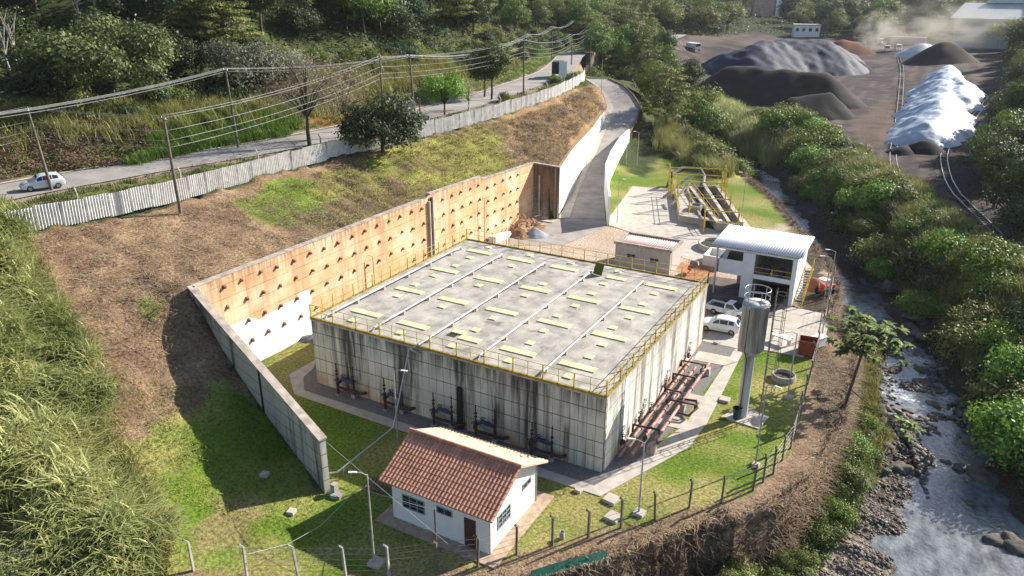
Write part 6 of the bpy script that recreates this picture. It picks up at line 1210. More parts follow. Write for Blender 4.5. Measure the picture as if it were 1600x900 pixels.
LM = dict(dark=leaf_mat('dark_foliage', (.014, .028, .009), (.085, .115, .03)), mid=leaf_mat('mid_green_foliage', (.026, .05, .010), (.14, .19, .035)), bright=leaf_mat('bright_foliage', (.05, .095, .012), (.18, .26, .04)), olive=leaf_mat('olive_foliage', (.04, .052, .014), (.21, .22, .06)), grey=leaf_mat('grey_green_foliage', (.075, .085, .055), (.18, .195, .12)), dry=leaf_mat('twiggy_foliage', (.14, .11, .075), (.26, .22, .15)),  # bright second colours paint sunlit highlights on the leaves
          yel=leaf_mat('yellow_green_foliage', (.12, .14, .025), (.27, .28, .06)), deep=leaf_mat('deep_shade_foliage', (.014, .028, .011), (.055, .08, .026)))  # deep: naturally dark leaves, with the hillside's shade also put into the colour
def lobeset(seed, n, R_, H0, H1, r0, r1, zr=.75):
    r_2 = random.Random(seed); L_ = []
    for i in range(n): a = r_2.uniform(0, 6.28); d = R_ * math.sqrt(r_2.uniform(0, 1)); u = r_2.uniform(0, 1); z = H0 + (H1 - H0) * (u * (1 - .6 * (d / R_)**2)); r = r_2.uniform(r0, r1); L_.append((d * math.cos(a), d * math.sin(a), z, r, r, r * zr))
    return L_
PROTO = {}
def proto(key, name, seed, lobes, n, leaf, lm, h, r, bark=BARK, lean=.04, **kw):
    cm_ = crown_mesh(seed, lobes, n, leaf, **kw); cm_.materials.append(LM[lm]); tm_ = trunk_mesh(seed, h, r, [l[:3] for l in lobes[:14]], lean); tm_.materials.append(bark); PROTO[key] = (name, cm_, tm_)
LM['dome'] = leaf_mat('glossy_dark_foliage', (.028, .042, .012), (.115, .135, .045))
proto('dome', 'broad_tree', 1, lobeset(1, 34, 7.5, 3.2, 9, 1.6, 2.6, .7), 17000, .42, 'dome', 4, .42, csize=.55)
proto('round', 'round_tree', 2, lobeset(2, 20, 2.9, 1.2, 5.6, 1.1, 1.8, .6), 9500, .30, 'deep', 3.5, .22, csize=.4)
proto('feather', 'feathery_tree', 3, [l for k in range(7) for l in [(math.cos(k * 2.4 + j * 2.1) * (3.4 - k * .32), math.sin(k * 2.4 + j * 2.1) * (3.4 - k * .32), 3.4 + k * 1.25, 2.3 - k * .16, 2.3 - k * .16, .42) for j in range(3)]], 10500, .34, 'olive', 11, .26, csize=.35, flat=.5)
proto('tall', 'tall_tree', 4, lobeset(4, 20, 2.8, 5, 12.5, 1.3, 2.3, .8), 9000, .38, 'dark', 9, .26, csize=.5)
proto('tall2', 'tall_tree', 5, lobeset(5, 22, 3.6, 4.5, 11, 1.3, 2.4, .65), 9000, .40, 'mid', 8, .26, csize=.55)
proto('wide', 'spreading_tree', 6, lobeset(6, 26, 5.0, 4, 8.5, 1.4, 2.3, .6), 11000, .40, 'olive', 5.5, .3, csize=.5)
proto('bare', 'twiggy_tree', 7, lobeset(7, 16, 3.6, 4.0, 8.5, 1.2, 2.0, .8), 4200, .26, 'dry', 6.5, .2, BARK, csize=.7, aspect=.22, per=6)
proto('bright', 'light_green_tree', 8, lobeset(8, 16, 2.7, 3.4, 6.8, 1.1, 1.8, .8), 7500, .32, 'bright', 4.2, .17, csize=.42)
proto('grey', 'grey_green_tree', 9, lobeset(9, 20, 4.4, 2.4, 6.5, 1.3, 2.1), 9000, .32, 'grey', 3.6, .22, csize=.5)
proto('deep', 'shade_tree', 10, lobeset(10, 24, 4.2, 2.8, 9.5, 1.5, 2.5, .8), 10000, .42, 'deep', 6, .3, csize=.55)
proto('euc', 'slender_tree', 11, lobeset(11, 14, 1.8, 7, 14, .9, 1.7, .9), 4500, .36, 'grey', 13, .17, BARKP, csize=.5)
proto('snag', 'leafless_tree', 12, [(.8, 0, 6.5, .5), (-.9, .5, 7.2, .5), (.3, -1, 8, .5), (-1.6, -.4, 6, .5), (1.8, .4, 7.6, .5)], 60, .2, 'dry', 6, .16, BARKP, csize=.5, per=4)
proto('bush', 'leafy_bush', 13, lobeset(13, 14, 1.7, .4, 1.9, .5, 1.1, .8), 6500, .18, 'mid', .8, .08, csize=.28)
proto('bushb', 'bright_bush', 14, lobeset(14, 18, 1.9, .5, 2.2, .6, 1.1, .8), 8000, .20, 'bright', 1, .08, csize=.3, aspect=.7)
proto('bushd', 'dark_bush', 15, lobeset(15, 12, 1.7, .5, 1.8, .7, 1.1, .8), 4000, .27, 'deep', .8, .08, csize=.3)
proto('busho', 'olive_bush', 16, lobeset(16, 12, 1.6, .5, 1.7, .7, 1.1, .8), 4000, .22, 'olive', .8, .08, csize=.3)
def plant(key, x, y, s, label, cat, group=None, z=None, rz=None, sz=None, tint=None):
    name, cm_, tm_ = PROTO[key]; z = hz(x, y) if z is None else z; rnd2 = random.Random(int(x * 131 + y * 17))
    r = empty(name, (x, y, z - .05), label, cat, group, rz=rnd2.uniform(0, 6.28) if rz is None else rz); r.scale = (s, s, (sz or s) * 1.0)
    for nm, me in (('crown', cm_), ('trunk' if 'bush' not in key else 'stem', tm_)):
        o = bpy.data.objects.new(nm, me); COL.objects.link(o); o.parent = r
    return r
def plant_px(key, px, py, z, s, label, cat='tree', **kw): x, y, _ = hit(px, py); return plant(key, x, y, s, label, cat, z=kw.pop('zz', None), **kw)
# ---- trees one can point at
plant('dome', -77, 18, 1.12, 'broad dome-shaped dark green tree on the bank above the silver car', 'tree')
plant_px('grey', 385, 145, 17, 1.15, 'greyish tree right of the broad dome-shaped tree'); plant_px('grey', 445, 140, 17, .9, 'smaller greyish tree left of the leafless thicket')
plant_px('bare', 484, 228, 12.4, 1.45, 'tall sparse twiggy tree at the roadside left of the dark round tree'); plant_px('bare', 541, 215, 12.4, 1.05, 'shorter twiggy tree just left of the dark round tree')
plant_px('round', 598, 238, 12, 1.35, 'dark round dense tree overhanging the sheet fence'); plant_px('bright', 695, 180, 12.4, 1.0, 'light green tree on a thin trunk at the road edge'); plant_px('bare', 732, 172, 12.4, .55, 'small grey twiggy shrub-like tree by the fence right of the light green one')
plant_px('tall', 768, 156, 12.5, .85, 'dark tree with several trunks on the far road edge'); plant_px('tall', 757, 152, 12.6, .8, 'dark tree standing close behind the multi-trunked one')
plant_px('busho', 788, 160, 12.3, .7, 'yellowish little bush growing over the sheet fence', 'bush'); plant_px('bush', 890, 124, 12.2, 1.0, 'green bush beside the narrow white board', 'bush'); plant_px('bush', 868, 131, 12.2, .8, 'green bush on the fence left of the narrow white board', 'bush')
plant_px('bright', 955, 112, 10.5, 2.1, 'large light green tree where the ramp meets the road'); plant_px('bright', 985, 122, 9, 1.5, 'second light green tree right of the ramp top'); plant_px('tall2', 930, 100, 12, 1.1, 'tall dark tree between the road and the ramp top')
plant_px('feather', 1040, 205, 2, 1.15, 'feathery tree on the lawn bank right of the ramp bend'); plant_px('tall2', 1020, 170, 5, .9, 'leafy tree above the ramp bend'); plant_px('feather', 1010, 145, 7, 1.0, 'feathery tree higher up beside the ramp bend')
# castor-like tree on the dry bank
px_, py_, _ = at(1330, 640, 0); ct_r = empty('umbrella_leaf_tree', (13.6, 17.2, -2.0), 'lone slender tree with clustered big leaves on the dry bank edge', 'tree')
tr_ = MB(); tr_.tube([(-.4, -1.6, -1.5), (-.1, .6, 2.2), (.2, 2.4, 5.0), (.5, 4.4, 7.8)], [.16, .13, .11, .07], 7)
tips = []
rg = random.Random(2)
for k in range(64):
    a = rg.uniform(0, 6.28); d = rg.uniform(.3, 3.1); p = (.5 + d * math.cos(a), 4.6 + d * math.sin(a) * 1.1, 7.0 + rg.uniform(-1.3, 1.5) - d * .12); tips.append(p); tr_.tube([(.4, 3.8, 7.2), ((.4 + p[0]) / 2, (3.8 + p[1]) / 2, (7.2 + p[2]) / 2 + .1), p], [.04, .03, .015], 5)
tips += [(4.0, .2, 2.4), (4.7, -.3, 2.5), (4.4, -.9, 2.2), (5.2, .1, 1.9), (4.9, -1.2, 1.8)]
tr_.tube([(.15, 1.6, 3.2), (1.6, 1.0, 2.6), (3.4, .2, 2.3), (4.2, -.1, 2.4)], [.05, .04, .03, .02], 5)
tr_.build('trunk', BARK, ct_r)
V = []; F = []; T = []
for p in tips:
    n = rg.randint(11, 15) if p[2] > 3 else 8
    for j in range(n):
        a = 2 * math.pi * j / n + rg.uniform(-.2, .2); l = rg.uniform(.45, .75); w2 = .15; dz = rg.uniform(-.35, .15); ca, sa = math.cos(a), math.sin(a); o = len(V)
        V += [p, (p[0] + ca * l * .5 - sa * w2, p[1] + sa * l * .5 + ca * w2, p[2] + dz * .3 + .08), (p[0] + ca * l, p[1] + sa * l, p[2] + dz), (p[0] + ca * l * .5 + sa * w2, p[1] + sa * l * .5 - ca * w2, p[2] + dz * .3 + .08)]; F.append((o, o + 1, o + 2, o + 3)); T += [rg.random()] * 4
me = np_mesh('crown', V, F, 4, tint=T); o = link('crown', me, LM['mid'], ct_r)
# ---- forest on the hill beyond the road
def visible(x, y, z, m=60):
    d = RM.T @ (np.array([x, y, z]) - CC)
    if d[2] > -1: return False
    u = 800 + FPX * d[0] / -d[2]; v = 450 - FPX * d[1] / -d[2]; return -m < u < 1600 + m and -m < v < 900 + m * 2
MARKS = [((-63, 0), 'the silver car'), ((-62, 25), 'the far verge pole'), ((-60, 60), 'the roadside board'), ((-56, 88), 'the fence pole'), ((-80, 150), 'the road bend'), ((-48, 110), 'the ramp top'), ((-12, 74), 'the inlet works'), ((2, 40), 'the two-storey building'), ((7, 12), 'the water tower'), ((-40, 170), 'the brown-grey heap'), ((-70, 245), 'the tarpaulin heap'), ((16, 150), 'the white tarpaulin heap'), ((20, 95), 'the curved rails'), ((22, 300), 'the tall brown cone'), ((-60, 400), 'the dump trucks'), ((45, 560), 'the warehouse'), ((-150, 520), 'the brick building'), ((15, 45), 'the calm pool'), ((27, 15), 'the wide pool')]
def where(x, y): return min(MARKS, key=lambda m: math.hypot(x - m[0][0], y - m[0][1]))[1]
def forest(region, spacing, keys, smin, smax, group, seed, exclude=lambda x, y: False, maxn=400, labels=None):
    r_2 = random.Random(seed); xs = [p[0] for p in region]; ys2 = [p[1] for p in region]; n = 0; x = min(xs)
    while x < max(xs):
        y = min(ys2)
        while y < max(ys2):
            X_, Y_ = x + r_2.uniform(-.42, .42) * spacing, y + r_2.uniform(-.42, .42) * spacing; y += spacing
            if not inpoly(np.array([X_]), np.array([Y_]), region)[0] or exclude(X_, Y_): continue
            z = hz(X_, Y_)
            if not (visible(X_, Y_, z, 40) or visible(X_, Y_, z + 9, 40)) or n >= maxn: continue
            k = r_2.choice(keys); s = r_2.uniform(smin, smax); plant(k, X_, Y_, s, ('small ' if s < smin + (smax - smin) * .33 else ('large ' if s > smin + (smax - smin) * .67 else '')) + labels[k] + ' near ' + where(X_, Y_) if labels else None, 'bush' if 'bush' in k else 'tree', group, z=z, sz=s * r_2.uniform(.85, 1.2)); n += 1
        x += spacing
    return n
HL = {'tall': 'dark upright tree in the hillside forest', 'tall2': 'mid-green upright tree in the hillside forest', 'wide': 'olive spreading tree in the hillside forest', 'feather': 'feathery layered tree in the hillside forest', 'deep': 'very dark tree in the hillside forest', 'grey': 'greyish tree in the hillside forest', 'euc': 'slender pale-trunked tree in the hillside forest', 'bare': 'twiggy brownish tree in the hillside forest', 'snag': 'leafless pale tree on the hill above the road', 'round': 'round dark tree in the hillside forest', 'bright': 'light green tree in the hillside forest'}
def off_road(d): return [p[:2] for p in off(ROAD, RW + d)]
nh = forest(off_road(15)[1:13] + [(-210, 330), (-150, 200), (-125, 60), (-120, -20)], 8.2, ['deep', 'deep', 'tall', 'deep', 'feather', 'tall', 'wide', 'euc', 'tall2', 'round'], .75, 1.15, 'trees of the hillside forest above the road', 1, lambda x, y: math.hypot(x + 78, y - 17) < 10 or (y > 140 and random.Random(int(x * 7 + y)).random() < .3), 150, HL)
for (px, py, z) in ((18, 120, 20), (35, 130, 20), (130, 60, 26), (155, 45, 27)): plant_px('snag', px, py, z, 1.2, HL['snag'], group='leafless pale trees on the hill')
FL = {k: v.replace('in the hillside forest', 'in the riverside wood').replace('on the hill above the road', 'in the riverside wood') for k, v in HL.items()}
nf = forest([(-46, 135), (-52, 142), (-66, 150), (-80, 170), (-95, 200), (-120, 240), (-100, 262), (-84, 240), (-66, 205), (-52, 172), (-36, 148), (-32, 128)], 7.2, ['tall2', 'tall', 'wide', 'feather', 'tall2', 'round', 'wide'], .8, 1.2, 'trees of the wood between river and road bend', 2, lambda x, y: seg_dist(np.array([x]), np.array([y]), ROAD)[0] < 6, maxn=75, labels=FL)
BL = {k: v.replace('in the hillside forest', 'in the distant belt behind the heaps') for k, v in HL.items()}
def BKX(x, y):                       # clearings round the brick building and the warehouse
    d = RM.T @ (np.array([x, y, 8.]) - CC); u = 800 + FPX * d[0] / -d[2]; return (1158 < u < 1230 and y > 385) or (1500 < u and y > 430)
nb = forest([(-210, 320), (-120, 262), (-92, 300), (-95, 440), (-40, 440), (30, 432), (36, 330), (80, 330), (90, 440), (-200, 440)], 15, ['tall2', 'tall', 'wide', 'deep', 'tall2', 'wide'], 1.2, 1.7, 'distant trees behind the heap yard', 3, BKX, maxn=110, labels=BL)
nb += forest([(-200, 445), (90, 445), (85, 600), (90, 800), (-60, 830), (-230, 700), (-260, 560)], 21, ['tall2', 'wide', 'wide', 'deep', 'dome'], 1.3, 2.0, 'distant trees behind the heap yard', 5, BKX, maxn=170, labels={**BL, 'dome': 'broad tree in the distant belt behind the heaps'})
RL2 = {k: v.replace('in the hillside forest', 'in the right-edge wood') for k, v in HL.items()}
nr = forest([(31, 46), (27, 62), (24.5, 80), (22.5, 95), (22.5, 125), (27, 150), (29, 190), (34, 330), (90, 330), (90, 120), (60, 40), (44, 20), (38, 22)], 8.0, ['deep', 'deep', 'tall', 'deep', 'tall2', 'wide'], .75, 1.1, 'trees of the wood along the right edge', 4, maxn=75, labels=RL2)
# ---- shrubs of the river banks and verges
SB = {'bush': 'leafy green bush on the {}', 'bushb': 'bright bush on the {}', 'bushd': 'dark shaded bush on the {}', 'busho': 'olive bush on the {}'}
def sb(w): return {k: v.format(w) for k, v in SB.items()}
n1_ = forest([(25.5, 24), (24.6, 34), (21, 45), (16.5, 55), (12.5, 64), (5, 78), (0, 92), (-8, 108), (3, 112), (9, 98), (15, 86), (18, 76), (22.5, 66), (28, 52), (38, 30), (36, 10)], 3.5, ['bush', 'bushb', 'bush', 'bushd', 'busho', 'busho'], .8, 1.75, 'bushes of the far river bank', 5, maxn=120, labels=sb('far river bank'))
n2_ = forest([(-4, 108), (-14, 128), (-26, 146), (-20, 152), (-6, 132), (4, 114)], 3.6, ['bush', 'bushb', 'busho', 'bushd'], 1.2, 2.0, 'bushes between the upstream river and the heaps', 6, maxn=60, labels=sb('upstream bank below the heaps'))
n3_ = forest([(-20, 96), (-26, 106), (-33, 117), (-37, 128), (-44, 136), (-50, 148), (-38, 150), (-26, 130), (-17, 112), (-14, 98)], 3.4, ['bush', 'busho', 'busho', 'bushd'], 1.1, 1.9, 'bushes above the inlet lawn', 7, maxn=60, labels=sb('bank above the far lawn'))
n4_ = forest([(15.2, 26), (15.7, 18), (15.0, 9), (13.4, 2), (10, -3), (7.6, -8), (8.4, -3), (12.2, 2.6), (13.6, 9), (14.1, 16), (13.6, 26)], 1.35, ['bush', 'bushb', 'bush', 'busho'], .45, .8, 'bushes at the foot of the dry bank', 8, maxn=40, labels={k: v.replace('on the {}', 'below the dry bank') for k, v in SB.items()})
n5_ = forest([p[:2] for p in off(ROAD, RW + 5)][2:12] + [p[:2] for p in off(ROAD, RW + 15)][2:12][::-1], 4.6, ['busho', 'bush', 'bushd', 'bushd'], .9, 1.5, 'bushes on the verge bank beyond the road', 9, lambda x, y: y < 12, 70, sb('verge bank beyond the road'))
print('PLANTS', nh, nf, nb, nr, n1_, n2_, n3_, n4_, n5_)
plant_px('bushb', 1275, 245, 1, 1.9, 'biggest bright green bush beside the dark heaps', 'bush'); plant_px('bushb', 1550, 470, -1, 1.3, 'bright broad-leaved bush at the right frame edge above the river', 'bush')
plant_px('grey', 25, 905, 0, .32, 'small pale grey-green bush at the lower left frame corner', 'bush'); plant_px('bush', 1130, 655, 0, .12, 'tiny green weed on the gravel beside the footpath', 'weed')
def under(name, poly, n, size, mt, seed, label, h=1.6, excl=None):
    P = scatter_pts(poly, n, seed); 
    if excl is not None: P = P[excl(P[:, 0], P[:, 1])]
    rg = np.random.default_rng(seed); hh = vn(P[:, 0], P[:, 1], 2.2, seed, 2)**1.5 * h * 1.8 * rg.uniform(.1, 1, len(P)); z = height(P[:, 0], P[:, 1]) + hh
    V, F, T = leaf_cloud(np.c_[P, z], np.tile([.1, 0, 1.], (len(P), 1)), size, rg, np.clip(vn(P[:, 0], P[:, 1], 5, seed + 1) * .75 + rg.uniform(-.1, .3, len(P)), 0, 1), .55); o = link(name, np_mesh(name, V, F, 4, tint=T), mt); return tag(o, label, 'undergrowth', kind='stuff')
under('undergrowth', [p[:2] for p in off(ROAD, RW + 9)][1:13] + [p[:2] for p in off(ROAD, RW + 75)][1:13][::-1], 60000, .75, LM['deep'], 81, 'dark undergrowth between the trees of the hill above the road', 2.0)
under('undergrowth', [(-46, 134), (-66, 152), (-84, 175), (-125, 250), (-84, 262), (-60, 200), (-40, 158), (-24, 140), (-12, 122), (-12, 100), (-24, 96), (-36, 118)], 26000, .5, LM['mid'], 82, 'green undergrowth in the wood between river and road', 1.8)
under('undergrowth', [(29, 40), (25.5, 58), (23.5, 80), (21.5, 95), (21.5, 125), (26, 150), (28, 190), (32, 330), (90, 330), (90, 120), (60, 40), (44, 0), (34, 0), (33, 20)], 30000, .55, LM['deep'], 83, 'dark undergrowth in the right-edge wood', 1.8)
under('undergrowth', [(26, 20), (24.6, 34), (21, 45), (16.5, 55), (12.5, 64), (5, 78), (0, 92), (-8, 108), (3, 114), (11, 100), (16, 88), (20, 78), (25, 64), (31, 50), (40, 30), (38, 10)], 26000, .32, LM['mid'], 84, 'low green undergrowth covering the far river bank', 1.5)
under('undergrowth', [(-300, 335), (-90, 300), (-92, 442), (34, 436), (40, 330), (90, 330), (180, 620), (-380, 620)], 46000, 1.1, LM['mid'], 85, 'scrub covering the ground behind the heap yard', 3)
under('undergrowth', [(15.2, 26), (16.2, 18), (15.6, 8), (13.8, 0), (10, -7), (9.5, -4), (13.2, 4), (14.1, 16), (13.6, 26)], 8000, .22, LM['mid'], 86, 'low leafy weeds at the foot of the dry bank', 1.0)
leaf_mat = _lm
# ---- tall grass and dry stalks: blades as one object each
def blades(name, P, hgt, wid, per, spread, mt, seed, label, cat, arch=.6, segs=4, base_z=None, tval=None, lie=0., leafy=None):
    rg = np.random.default_rng(seed); n = len(P) * per; k = np.repeat(np.arange(len(P)), per); zc = height(P[:, 0], P[:, 1]) if base_z is None else base_z
    x0 = P[k, 0] + rg.normal(0, spread, n); y0 = P[k, 1] + rg.normal(0, spread, n); z0 = zc[k] - .1; hv = np.asarray(hgt)[k] if np.ndim(hgt) else hgt; Ln = hv * rg.uniform(.55, 1.15, n)
    if leafy is not None: z0 = z0 + hv * rg.uniform(.0, .95, n)**.75; Ln = leafy * rg.uniform(.6, 1.3, n)
    a = rg.uniform(0, 2 * np.pi, n); ar = arch * rg.uniform(.4, 1.5, n); px2, py2 = -np.sin(a), np.cos(a)
    V = np.zeros((n, segs + 1, 2, 3))
    for j in range(segs + 1):
        u = j / segs; rr = Ln * ar * u**1.8; zz = Ln * (u - .45 * ar * u**2.2) * (1 - lie); w_ = wid * (1 - u)**.6 * .5 + .006; cx, cy = x0 + np.cos(a) * rr, y0 + np.sin(a) * rr
        for s_, sg in ((0, -1), (1, 1)): V[:, j, s_, 0] = cx + px2 * w_ * sg; V[:, j, s_, 1] = cy + py2 * w_ * sg; V[:, j, s_, 2] = z0 + zz
    V = V.reshape(-1, 3); b0 = (np.arange(n) * (segs + 1) * 2)[:, None]; F = np.concatenate([np.stack([b0[:, 0] + 2 * j, b0[:, 0] + 2 * j + 1, b0[:, 0] + 2 * j + 3, b0[:, 0] + 2 * j + 2], 1) for j in range(segs)])
    ct2 = rg.uniform(0, 1, len(P)) if tval is None else tval; T = np.clip(ct2[k] * .6 + rg.uniform(0, .4, n), 0, 1); o = link(name, np_mesh(name, V, F, 4, tint=np.repeat(T, (segs + 1) * 2)), mt); return tag(o, label, cat, kind='stuff')
cane_m = leaf_mat('cane_grass', (.12, .16, .035), (.66, .66, .29), .4, .5, False); yel_m = leaf_mat('yellow_grass', (.15, .16, .04), (.38, .37, .13), .3, .6, False); straw_m = leaf_mat('dry_stalk', (.16, .095, .05), (.50, .38, .24), .1, .8, False); green_m = leaf_mat('fresh_grass', (.07, .14, .015), (.20, .30, .05), .3, .6, False)
CANE = [hit(*q)[:2] for q in [(0, 345), (30, 375), (66, 440), (100, 530), (140, 630), (175, 705), (228, 785), (255, 850), (232, 930)]] + [at(-60, 1100, 0)[:2], at(-330, 900, 3)[:2], at(-240, 560, 8)[:2], at(-120, 330, 12)[:2]]
CANE2 = [(p[0] + 1.6 * math.sin(i * 2.3), p[1] + 1.2 * math.cos(i * 1.7)) if i < 9 else p for i, p in enumerate(resample([(*q, 0) for q in CANE[:9]], 9) and CANE)]
Pc = scatter_pts(CANE2, 2100, 11); dist_ = seg_dist(Pc[:, 0], Pc[:, 1], CANE[:9]); nz3 = vn(Pc[:, 0], Pc[:, 1], 3.2, 3, 2); keep = (nz3 > .34) | (dist_ > 9); Pc, dist_, nz3 = Pc[keep], dist_[keep], nz3[keep]
hv = np.clip(.9 + dist_ * .5, .9, 3.0) * np.clip((nz3 - .2) * 2.3, .35, 1.5)
blades('cane_grass', Pc, hv, .12, 60, .42, cane_m, 12, 'dense tall arching cane grass covering the slope at the lower left', 'tall grass', arch=.9, tval=vn(Pc[:, 0], Pc[:, 1], 1.8, 8, 3) * 1.5 - .3, leafy=1.4)
k3 = rg_ = np.random.default_rng(15).uniform(0, 1, len(Pc)) < .3
blades('cane_seed_heads', Pc[k3], hv[k3] + .9, .05, 7, .5, leaf_mat('reddish_seed_heads', (.20, .13, .05), (.42, .34, .14), .3, .6, False), 18, 'thin ochre flowering stems rising out of the cane grass', 'grass', arch=.35)
edge_ = scatter_pts(CANE[1:9] + [(p[0] - 2.2, p[1] + .2) for p in CANE[8:0:-1]], 220, 13)
blades('yellow_grass', edge_, 1.5, .05, 60, .4, yel_m, 14, 'yellow-green grass fringe along the edge of the cane', 'grass', arch=.6)
vg = [p[:2] for p in off(ROAD, RW + 4.5)][1:9] + [p[:2] for p in off(ROAD, RW + 12)][1:9][::-1]
Pv = scatter_pts(vg, 900, 15); gmask = vn(Pv[:, 0], Pv[:, 1], 9, 5) > .5
blades('yellow_grass', Pv, 2.4, .08, 48, .5, yel_m, 16, 'tall yellowing grass on the bank beyond the road', 'grass', arch=.5, segs=3)
under('dry_scrub', px_poly([(0, 205), (130, 190), (280, 215), (262, 240), (180, 262), (60, 275), (0, 285)], 13), 9000, .3, leaf_mat('dry_scrub', (.06, .04, .022), (.24, .17, .10), .1, .8), 87, 'dry brown scrub on the eroded bank beyond the silver car', 1.6)
Pg = scatter_pts(px_poly([(230, 225), (290, 190), (420, 165), (470, 195), (440, 215), (330, 232), (200, 262)], 13), 520, 17)
blades('green_grass', Pg, 1.5, .08, 45, .5, green_m, 18, 'fresh green tall grass along the road verge behind the poles', 'grass', arch=.6, segs=3)
Pv2 = scatter_pts([p[:2] for p in off(ROAD, RW + 1.2)][1:11] + [p[:2] for p in off(ROAD, RW + 5)][1:11][::-1], 900, 19)
blades('green_grass', Pv2, .55, .06, 25, .4, green_m, 20, 'low green grass strip on the far road verge', 'grass', arch=.6, segs=3)
Pv3 = scatter_pts([p[:2] for p in off(ROAD, -RW - .6)][1:10] + [(p[0] - 1.0, p[1]) for p in FENCE[::-1]], 700, 21); blades('verge_weeds', Pv3, .6, .07, 22, .35, leaf_mat('verge_weed', (.05, .075, .02), (.17, .19, .06), .2, .6, False), 22, 'low weeds between the road and the sheet fence', 'weeds', arch=.6, segs=3)
hillg = scatter_pts([p[:2] for p in off(ROAD, RW + 10)][8:13] + [p[:2] for p in off(ROAD, RW + 45)][8:13][::-1], 900, 23)
blades('yellow_grass', hillg, 2.0, .12, 26, .7, yel_m, 24, 'yellow grass on the hillside above the road bend', 'grass', arch=.5, segs=3)
# river side tall grass
for i, (poly, n, h, mt_, lb) in enumerate([
    (px_poly([(1020, 215), (1045, 165), (1110, 200), (1150, 262), (1140, 285), (1080, 262), (1030, 245)], 0), 420, 3.4, 'y', 'tall plume grass on the bank above the inlet works'),
    (px_poly([(1060, 150), (1110, 145), (1185, 195), (1240, 235), (1200, 262), (1150, 235), (1110, 190)], 1), 520, 3.4, 'y', 'tall yellow-green grass below the brown-grey heap'),
    ([(18.5, 62), (22.5, 66), (19, 77), (14, 86), (11, 82), (14, 72)], 260, 2.6, 'y', 'pale tall grass on top of the eroded far bank'),
    ([(25, 50), (29, 54), (23, 66), (19, 62), (21, 55)], 220, 2.8, 'y', 'pale grass tufts above the brown eroded cliff'),
    ([(15.4, 29), (14.2, 42), (12.4, 50), (13.2, 33), (14.3, 20), (14.2, 14), (15.6, 15), (16.6, 22)], 260, 1.1, 'y', 'yellow-green grass at the foot of the dry bank by the water')]):
    Pq = scatter_pts(poly, n, 30 + i); blades('tall_grass', Pq, h, .08, 60, .45, [yel_m, cane_m][i % 2 if i < 2 else 0], 40 + i, lb, 'tall grass', arch=.5)
for i, (poly, n, h, lb) in enumerate([([(-6, 110), (3, 113), (10, 99), (16, 87), (11, 82), (4, 94)], 330, 3.3, 'tall yellow-green grass between the bushes below the heap yard'), ([(13, 66), (19, 76), (24, 66), (29, 52), (24, 46), (18, 56)], 330, 3.0, 'pale tall grass between the bushes above the far bank'), ([(22, 40), (27, 30), (31, 18), (35, 22), (30, 44)], 200, 2.4, 'tall grass between the bushes at the right frame edge')]):
    blades('tall_grass', scatter_pts(poly, n, 90 + i), h, .09, 60, .45, yel_m, 95 + i, lb, 'tall grass', arch=.5)
# dry stalks
Ps = scatter_pts([p for p in [(-34.5, -6), (-34.5, 16), (-46, 12), (-48.5, -2), (-50, -9), (-50, -22), (-33, -22), (-30, -15), (-30, -9)]], 2600, 51)
blades('dry_stalks', Ps, .8, .035, 7, .35, straw_m, 52, 'cut dry stalks littering the bare slope left of the ochre wall', 'dry stalks', arch=1.2, segs=2, lie=.55)
Ps = scatter_pts([(-35, 53), (-45, 66), (-46, 86), (-51, 110), (-45, 106), (-41, 88), (-37, 72), (-31, 56)], 2200, 53)
blades('dry_grass', Ps, 1.0, .06, 12, .4, straw_m, 54, 'matted dry grass on the slope above the white ramp wall', 'dry grass', arch=1.1, segs=2, lie=.45)
Ps = scatter_pts([(-34.6, 12), (-34.6, 52), (-46, 66), (-46.3, 12)], 2000, 55)
blades('short_grass', Ps, .35, .05, 14, .4, leaf_mat('short_slope_grass', (.13, .12, .04), (.30, .29, .09), .2, .7, False), 56, 'short yellowing grass on the slope above the ochre wall', 'grass', arch=1, segs=2)
stripP = FENCE2[4:] + [(5, 55), (0, 66), (1.5, 70), (10, 52)] + [(x + .4, y) for x, y in EDGE[::-1]][3:] + [(-12, -22)]
Ps = scatter_pts(stripP, 5200, 57)
blades('dry_grass', Ps, .45, .035, 18, .3, straw_m, 58, 'tangled dry grass covering the bank outside the wire fence', 'dry grass', arch=1.3, segs=2, lie=.5)
rg = np.random.default_rng(60); ed_ = np.array(resample([(x, y, 0) for x, y in EDGE], 900)); idx = rg.integers(0, 899, 3400); u = rg.uniform(0, 1, 3400)
idx = np.r_[idx, rg.integers(0, 899, 5200)]; u = rg.uniform(0, 1, 8600)
Pe = np.c_[ed_[idx, 0] + .1 + u * .35 + rg.normal(0, .12, 8600), ed_[idx, 1] - .1 - u * .3 + rg.normal(0, .12, 8600)]
blades('hanging_vines', Pe, .9, .06, 6, .15, leaf_mat('dead_vine', (.06, .04, .03), (.26, .18, .12), .1, .8, False), 61, 'dead vines hanging over the steep river bank', 'vines', arch=1.2, segs=3)
